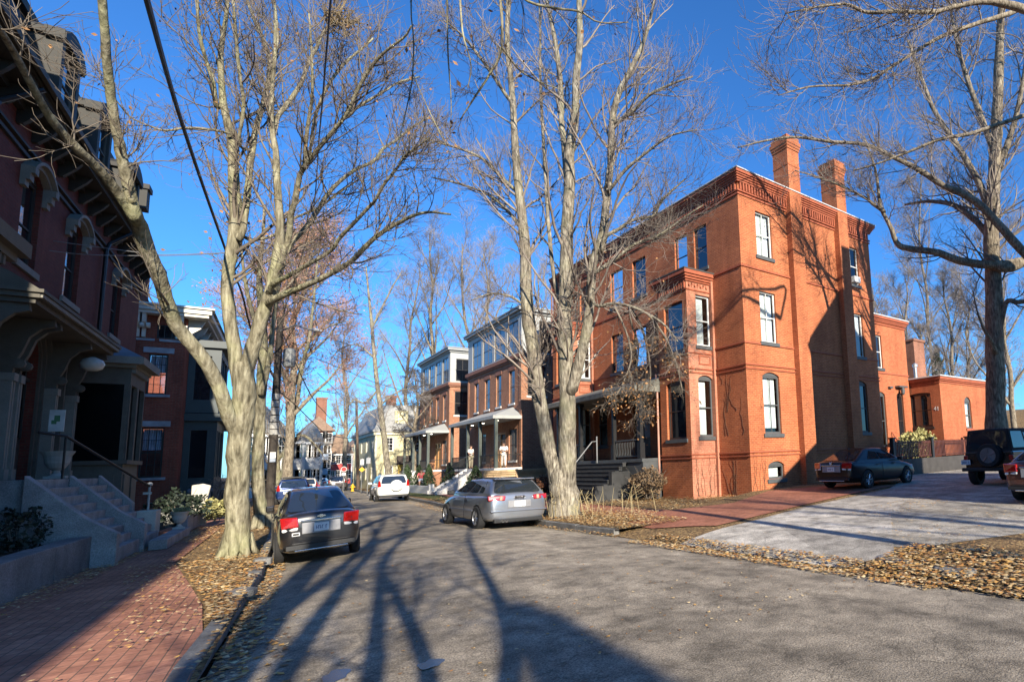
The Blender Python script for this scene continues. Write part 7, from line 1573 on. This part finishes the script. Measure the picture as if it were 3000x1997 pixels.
def person(label, loc, rz, J, top, legs, shorts=False, sleeves='short', hair=M_hair, topname='shirt', long_hair=False):
    T = thing('person', label, 'person', loc, rz); N = ['pelvis', 'waist', 'chest', 'neck', 'head', 'crown', 'shl', 'ell', 'wrl', 'shr', 'elr', 'wrr', 'hpl', 'knl', 'anl', 'tol', 'hpr', 'knr', 'anr', 'tor']
    V = [J[n] for n in N]; ix = {n: i for i, n in enumerate(N)}
    E = [('pelvis', 'waist'), ('waist', 'chest'), ('chest', 'neck'), ('neck', 'head'), ('head', 'crown'), ('chest', 'shl'), ('shl', 'ell'), ('ell', 'wrl'), ('chest', 'shr'), ('shr', 'elr'), ('elr', 'wrr'), ('pelvis', 'hpl'), ('hpl', 'knl'), ('knl', 'anl'), ('anl', 'tol'), ('pelvis', 'hpr'), ('hpr', 'knr'), ('knr', 'anr'), ('anr', 'tor')]
    Rr = dict(pelvis=(.14, .11), waist=(.125, .095), chest=(.15, .105), neck=.052, head=(.075, .092), crown=(.055, .07), shl=.06, ell=.043, wrl=.03, shr=.06, elr=.043, wrr=.03, hpl=.088, knl=.058, anl=.04, tol=.036, hpr=.088, knr=.058, anr=.04, tor=.036)
    o = skin_mesh('body', V, [(ix[a], ix[b]) for a, b in E], [Rr[n] for n in N], M_skin, T)
    q = MB(); h = np.array(J['head'], float)
    for s in 'lr':
        w, e = np.array(J['wr' + s], float), np.array(J['el' + s], float); hand_add(q, w, w - e, (0, .6, .8) if abs((w - e)[2]) < .2 else (0, 1, 0))
    hd = q.build('hand', M_skin, o, smooth=True)
    q = MB(); q.tube([h + [0, .085, .03], h + [0, .115, -.005], h + [0, .095, -.012]], [.008, .016, .01], 6); q.tube([h + [-.03, .088, -.05], h + [0, .097, -.052], h + [.03, .088, -.05]], .006, 5)
    for s in (1, -1): q.tube([h + [s * .078, .0, .03], h + [s * .092, -.01, .005], h + [s * .08, 0, -.03]], [.012, .016, .01], 6)
    q.build('face', M_skin, o, smooth=True)
    q = MB()
    for s in (1, -1): q.lathe([(.0, -.008), (.011, 0), (0, .008)], tuple(h + [s * .032, .088, .025]), 8, 'y')
    q.build('eye', M_ink, o)
    c = np.array(J['crown'], float); P = [h + [0, -.045, -.02], h + [0, -.03, .06], c + [0, -.01, .015]]; Rh = [.08, .098, .07]
    if long_hair: P = [h + [0, -.06, -.16]] + P; Rh = [.06] + Rh
    q = MB(); q.tube(np.array(P), Rh, 12); q.build('hair', hair, o, smooth=True)
    g = .022; V2 = ['pelvis', 'waist', 'chest', 'shl', 'shr', 'ell', 'elr']; mid = lambda a, b, t: tuple(np.array(J[a]) * (1 - t) + np.array(J[b]) * t)
    VV = [tuple(np.array(J['pelvis']) + [0, 0, -.02]), J['waist'], J['chest'], mid('chest', 'neck', .55), J['shl'], J['shr'], mid('shl', 'ell', .8 if sleeves == 'short' else 1.), mid('shr', 'elr', .8 if sleeves == 'short' else 1.)]
    EE = [(0, 1), (1, 2), (2, 3), (2, 4), (2, 5), (4, 6), (5, 7)]; RR = [(.165, .135), (.15, .12), (.172, .13), .075, .082, .082, .07, .07]
    if sleeves == 'long':
        VV += [mid('ell', 'wrl', .92), mid('elr', 'wrr', .92)]; EE += [(6, 8), (7, 9)]; RR += [.045, .045]
    skin_mesh(topname, VV, EE, RR, top, T)
    t = .75 if shorts else 1.; VV = [J['pelvis'], J['hpl'], mid('hpl', 'knl', t), J['hpr'], mid('hpr', 'knr', t)]; EE = [(0, 1), (1, 2), (0, 3), (3, 4)]; RR = [(.155, .125), .108, .085, .108, .085]
    if not shorts: VV += [mid('knl', 'anl', .93), mid('knr', 'anr', .93)]; EE += [(2, 5), (4, 6)]; RR += [.062, .062]
    skin_mesh('shorts' if shorts else 'trousers', VV, EE, RR, legs, T)
    q = MB()
    for s in 'lr':
        a, b = np.array(J['an' + s], float), np.array(J['to' + s], float); q.tube([a + [0, -.03, -.035], a * .5 + b * .5 + [0, 0, -.02], b + [0, .02, -.01]], [.045, .046, .032], 8)
    q.build('shoe', M_white if shorts else M_plas, T, smooth=True); return T
stand = dict(pelvis=(0, 0, .95), waist=(0, .01, 1.12), chest=(0, .0, 1.34), neck=(0, .0, 1.5), head=(0, .02, 1.62), crown=(0, .015, 1.70), shl=(-.19, 0, 1.42), ell=(-.24, -.02, 1.14), wrl=(-.24, .08, .92), shr=(.19, 0, 1.42), elr=(.24, -.02, 1.14), wrr=(.24, .08, .92), hpl=(-.1, 0, .90), knl=(-.1, .02, .50), anl=(-.1, 0, .09), tol=(-.11, .14, .04), hpr=(.1, 0, .90), knr=(.1, .02, .50), anr=(.1, 0, .09), tor=(.11, .14, .04))
M_pink = plain('red_polo', (.50, .085, .095), .8, var=.06); M_check = plain('pale_blue_shorts', (.42, .46, .60), .8, var=.25, scale=25); M_ws = plain('white_shirt', (.72, .72, .70), .8, var=.04); M_kh = plain('khaki_trousers', (.30, .26, .18), .8, var=.08); M_wt = plain('white_trousers', (.70, .68, .63), .8, var=.04); M_tan = plain('tan_top', (.55, .38, .24), .8, var=.08)
# cyclist astride a bicycle
zc = zs(45.5) + .1; pc = onZ(1233, 1437, zc); rzc = R_(172)
ride = dict(stand); ride.update(pelvis=(0, -.1, .98), waist=(0, -.02, 1.15), chest=(0, .06, 1.36), neck=(0, .09, 1.51), head=(0, .12, 1.63), crown=(0, .115, 1.71), shl=(-.19, .07, 1.43), ell=(-.3, .2, 1.18), wrl=(-.25, .40, 1.03), shr=(.19, .07, 1.43), elr=(.3, .2, 1.18), wrr=(.25, .40, 1.03), hpl=(-.1, -.08, .93), knl=(-.17, .12, .52), anl=(-.24, 0, .09), tol=(-.26, .14, .04), hpr=(.1, -.08, .93), knr=(.13, .28, .68), anr=(.12, .1, .33), tor=(.12, .24, .30))
person('man in red polo shirt and pale checked shorts astride a bicycle', tuple(pc), rzc, ride, M_pink, M_check, True)
B = thing('bicycle', 'dark bicycle under the man in the red shirt on the pavement', 'bicycle', tuple(pc), rzc); M_bk = plain('dark_bike_frame', (.03, .03, .035), .35)
for y in (-.5, .55):
    q = MB(); th = np.linspace(0, 2 * np.pi, 25); q.tube([(0, y + .33 * math.cos(a), .35 + .33 * math.sin(a)) for a in th], .018, 6, cap=False); w = q.build('wheel', M_tyre, B)
    q = MB()
    for a in np.linspace(0, math.pi, 8)[:-1]: q.tube([(0, y - .32 * math.cos(a), .35 - .32 * math.sin(a)), (0, y + .32 * math.cos(a), .35 + .32 * math.sin(a))], .002, 3)
    q.build('spokes', M_chrome, w)
q = MB(); bb, seat, head = (0, -.05, .32), (0, -.2, .85), (0, .36, .82)
for a, b in ((bb, seat), (seat, head), (bb, head), (bb, (0, -.5, .35)), (seat, (0, -.5, .35)), (head, (0, .55, .35)), (head, (0, .34, 1.0))): q.tube([a, b], .017, 6)
q.build('frame', M_bk, B); q = MB(); q.tube([(-.3, .36, 1.0), (-.1, .40, 1.02), (.1, .40, 1.02), (.3, .36, 1.0)], .013, 6); q.build('handlebar', M_bk, B); q = MB(); q.tube([(0, -.32, .9), (0, -.2, .91), (0, -.06, .9)], [.07, .05, .02], 8); q.build('saddle', M_plas, B)
q = MB(); q.tube([(.05, -.05, .32), (.08, .1, .28)], .012, 5); q.tube([(-.05, -.05, .32), (-.08, -.2, .36)], .012, 5); q.box(.06, .16, .05, .15, .27, .29); q.build('pedal', M_bk, B)
zw = zs(44) + .09; pw_ = onZ(1281, 1428, zw); walk = dict(stand); walk.update(knl=(-.09, .2, .52), anl=(-.09, .28, .12), tol=(-.09, .42, .1), knr=(.09, .02, .5), anr=(.09, -.28, .14), tor=(.09, -.16, .04), wrl=(-.22, -.14, .93), ell=(-.24, -.1, 1.15), wrr=(.2, .22, 1.0), elr=(.24, .02, 1.14), head=(0, .05, 1.61), crown=(0, .05, 1.69))
person('woman in white trousers and tan top walking past the white stairs', tuple(pw_), R_(60), walk, M_tan, M_wt, False, 'short', plain('fair_hair', (.35, .2, .12), .7), 'top', True)
sp_ = onX(1379, 1366, 13.95); person('person in white shirt and khaki trousers at the top of the white stairs', (13.95, sp_[1], 1.4), R_(-160), dict(stand, wrr=(.12, .3, 1.15), elr=(.25, .08, 1.14)), M_ws, M_kh)
pp_ = onX(1476, 1320, 14.45); ph = dict(stand, ell=(-.26, .06, 1.14), wrl=(-.06, .27, 1.16), elr=(.26, .06, 1.14), wrr=(.08, .27, 1.18), head=(0, .06, 1.61), crown=(0, .05, 1.69))
person('person in white shirt looking down at their hands on the near porch', (14.45, pp_[1], 1.4), R_(150), ph, M_ws, plain('pale_slacks', (.6, .58, .55), .8))
def porch_chair(label, loc, rz):
    T = thing('porch_chair', label, 'chair', loc, rz, 'wooden chairs on the town house porches'); M_w = plain('orange_wood', (.45, .19, .07), .5); q = MB(); q.box(-.28, .28, -.25, .25, .38, .42); q.build('seat', M_w, T)
    q = MB(); q.add([(-.28, .25, .42), (.28, .25, .42), (.28, .4, .95), (-.28, .4, .95), (-.28, .28, .42), (.28, .28, .42), (.28, .43, .95), (-.28, .43, .95)], [(0, 1, 2, 3), (7, 6, 5, 4), (0, 4, 5, 1), (1, 5, 6, 2), (2, 6, 7, 3), (3, 7, 4, 0)]); q.build('backrest', M_w, T)
    for x in (-.28, .23):
        for y in (-.25, .2): q = MB(); q.box(x, x + .05, y, y + .05, 0, .379); q.build('leg', M_w, T)
        q = MB(); q.box(x - .01, x + .06, -.28, .28, .62, .65); q.box(x, x + .05, -.25, -.2, .42, .619); q.build('armrest', M_w, T)
porch_chair('orange wooden chair on the near porch left of the person in white', (14.5, 41.0, 1.4), R_(90)); porch_chair('orange wooden chair on the near porch behind the dark railing by the window', (14.5, 39.0, 1.4), R_(70)); porch_chair('orange wooden chair on the farther porch behind the dark railing', (14.5, 57.0, 1.4), R_(90))
# ================================================================== LIGHT
SUN_EL, SUN_AZ = 23.0, 10.0     # degrees; the sun stands behind the viewer, slightly to the left
w = bpy.data.worlds.new('World'); sc.world = w; w.use_nodes = True; nt = w.node_tree
bg = nt.nodes.get('Background'); sky = nt.nodes.new('ShaderNodeTexSky'); sky.sky_type = 'NISHITA'; sky.sun_disc = False
sky.sun_elevation = R_(SUN_EL); sky.sun_rotation = R_(180 + SUN_AZ); sky.altitude = 20; sky.air_density = 1.0; sky.dust_density = .35; sky.ozone_density = 3.5
hs = nt.nodes.new('ShaderNodeMix'); hs.data_type = 'RGBA'; hs.blend_type = 'MULTIPLY'; hs.inputs[0].default_value = 1; hs.inputs[7].default_value = (.50, 1.12, 1.75, 1); nt.links.new(sky.outputs[0], hs.inputs[6]); nt.links.new(hs.outputs[2], bg.inputs[0]); bg.inputs[1].default_value = .072
sl = bpy.data.lights.new('sun', 'SUN'); sl.energy = 5.0; sl.angle = R_(.53); sl.color = (1., .90, .74)
so_ = bpy.data.objects.new('sun', sl); COL.objects.link(so_)
a, e = R_(SUN_AZ), R_(SUN_EL); so_.rotation_euler = Vector((-math.sin(a) * math.cos(e), -math.cos(a) * math.cos(e), math.sin(e))).to_track_quat('Z', 'Y').to_euler(); so_.location = (0, -30, 40)
sc.view_settings.view_transform = 'Standard'; sc.view_settings.look = 'None'; sc.view_settings.gamma = 1; sc.view_settings.exposure = .95
try:
    sc.cycles.max_bounces = 6; sc.cycles.diffuse_bounces = 1; sc.cycles.transparent_max_bounces = 8; sc.cycles.use_denoising = True
except Exception: pass
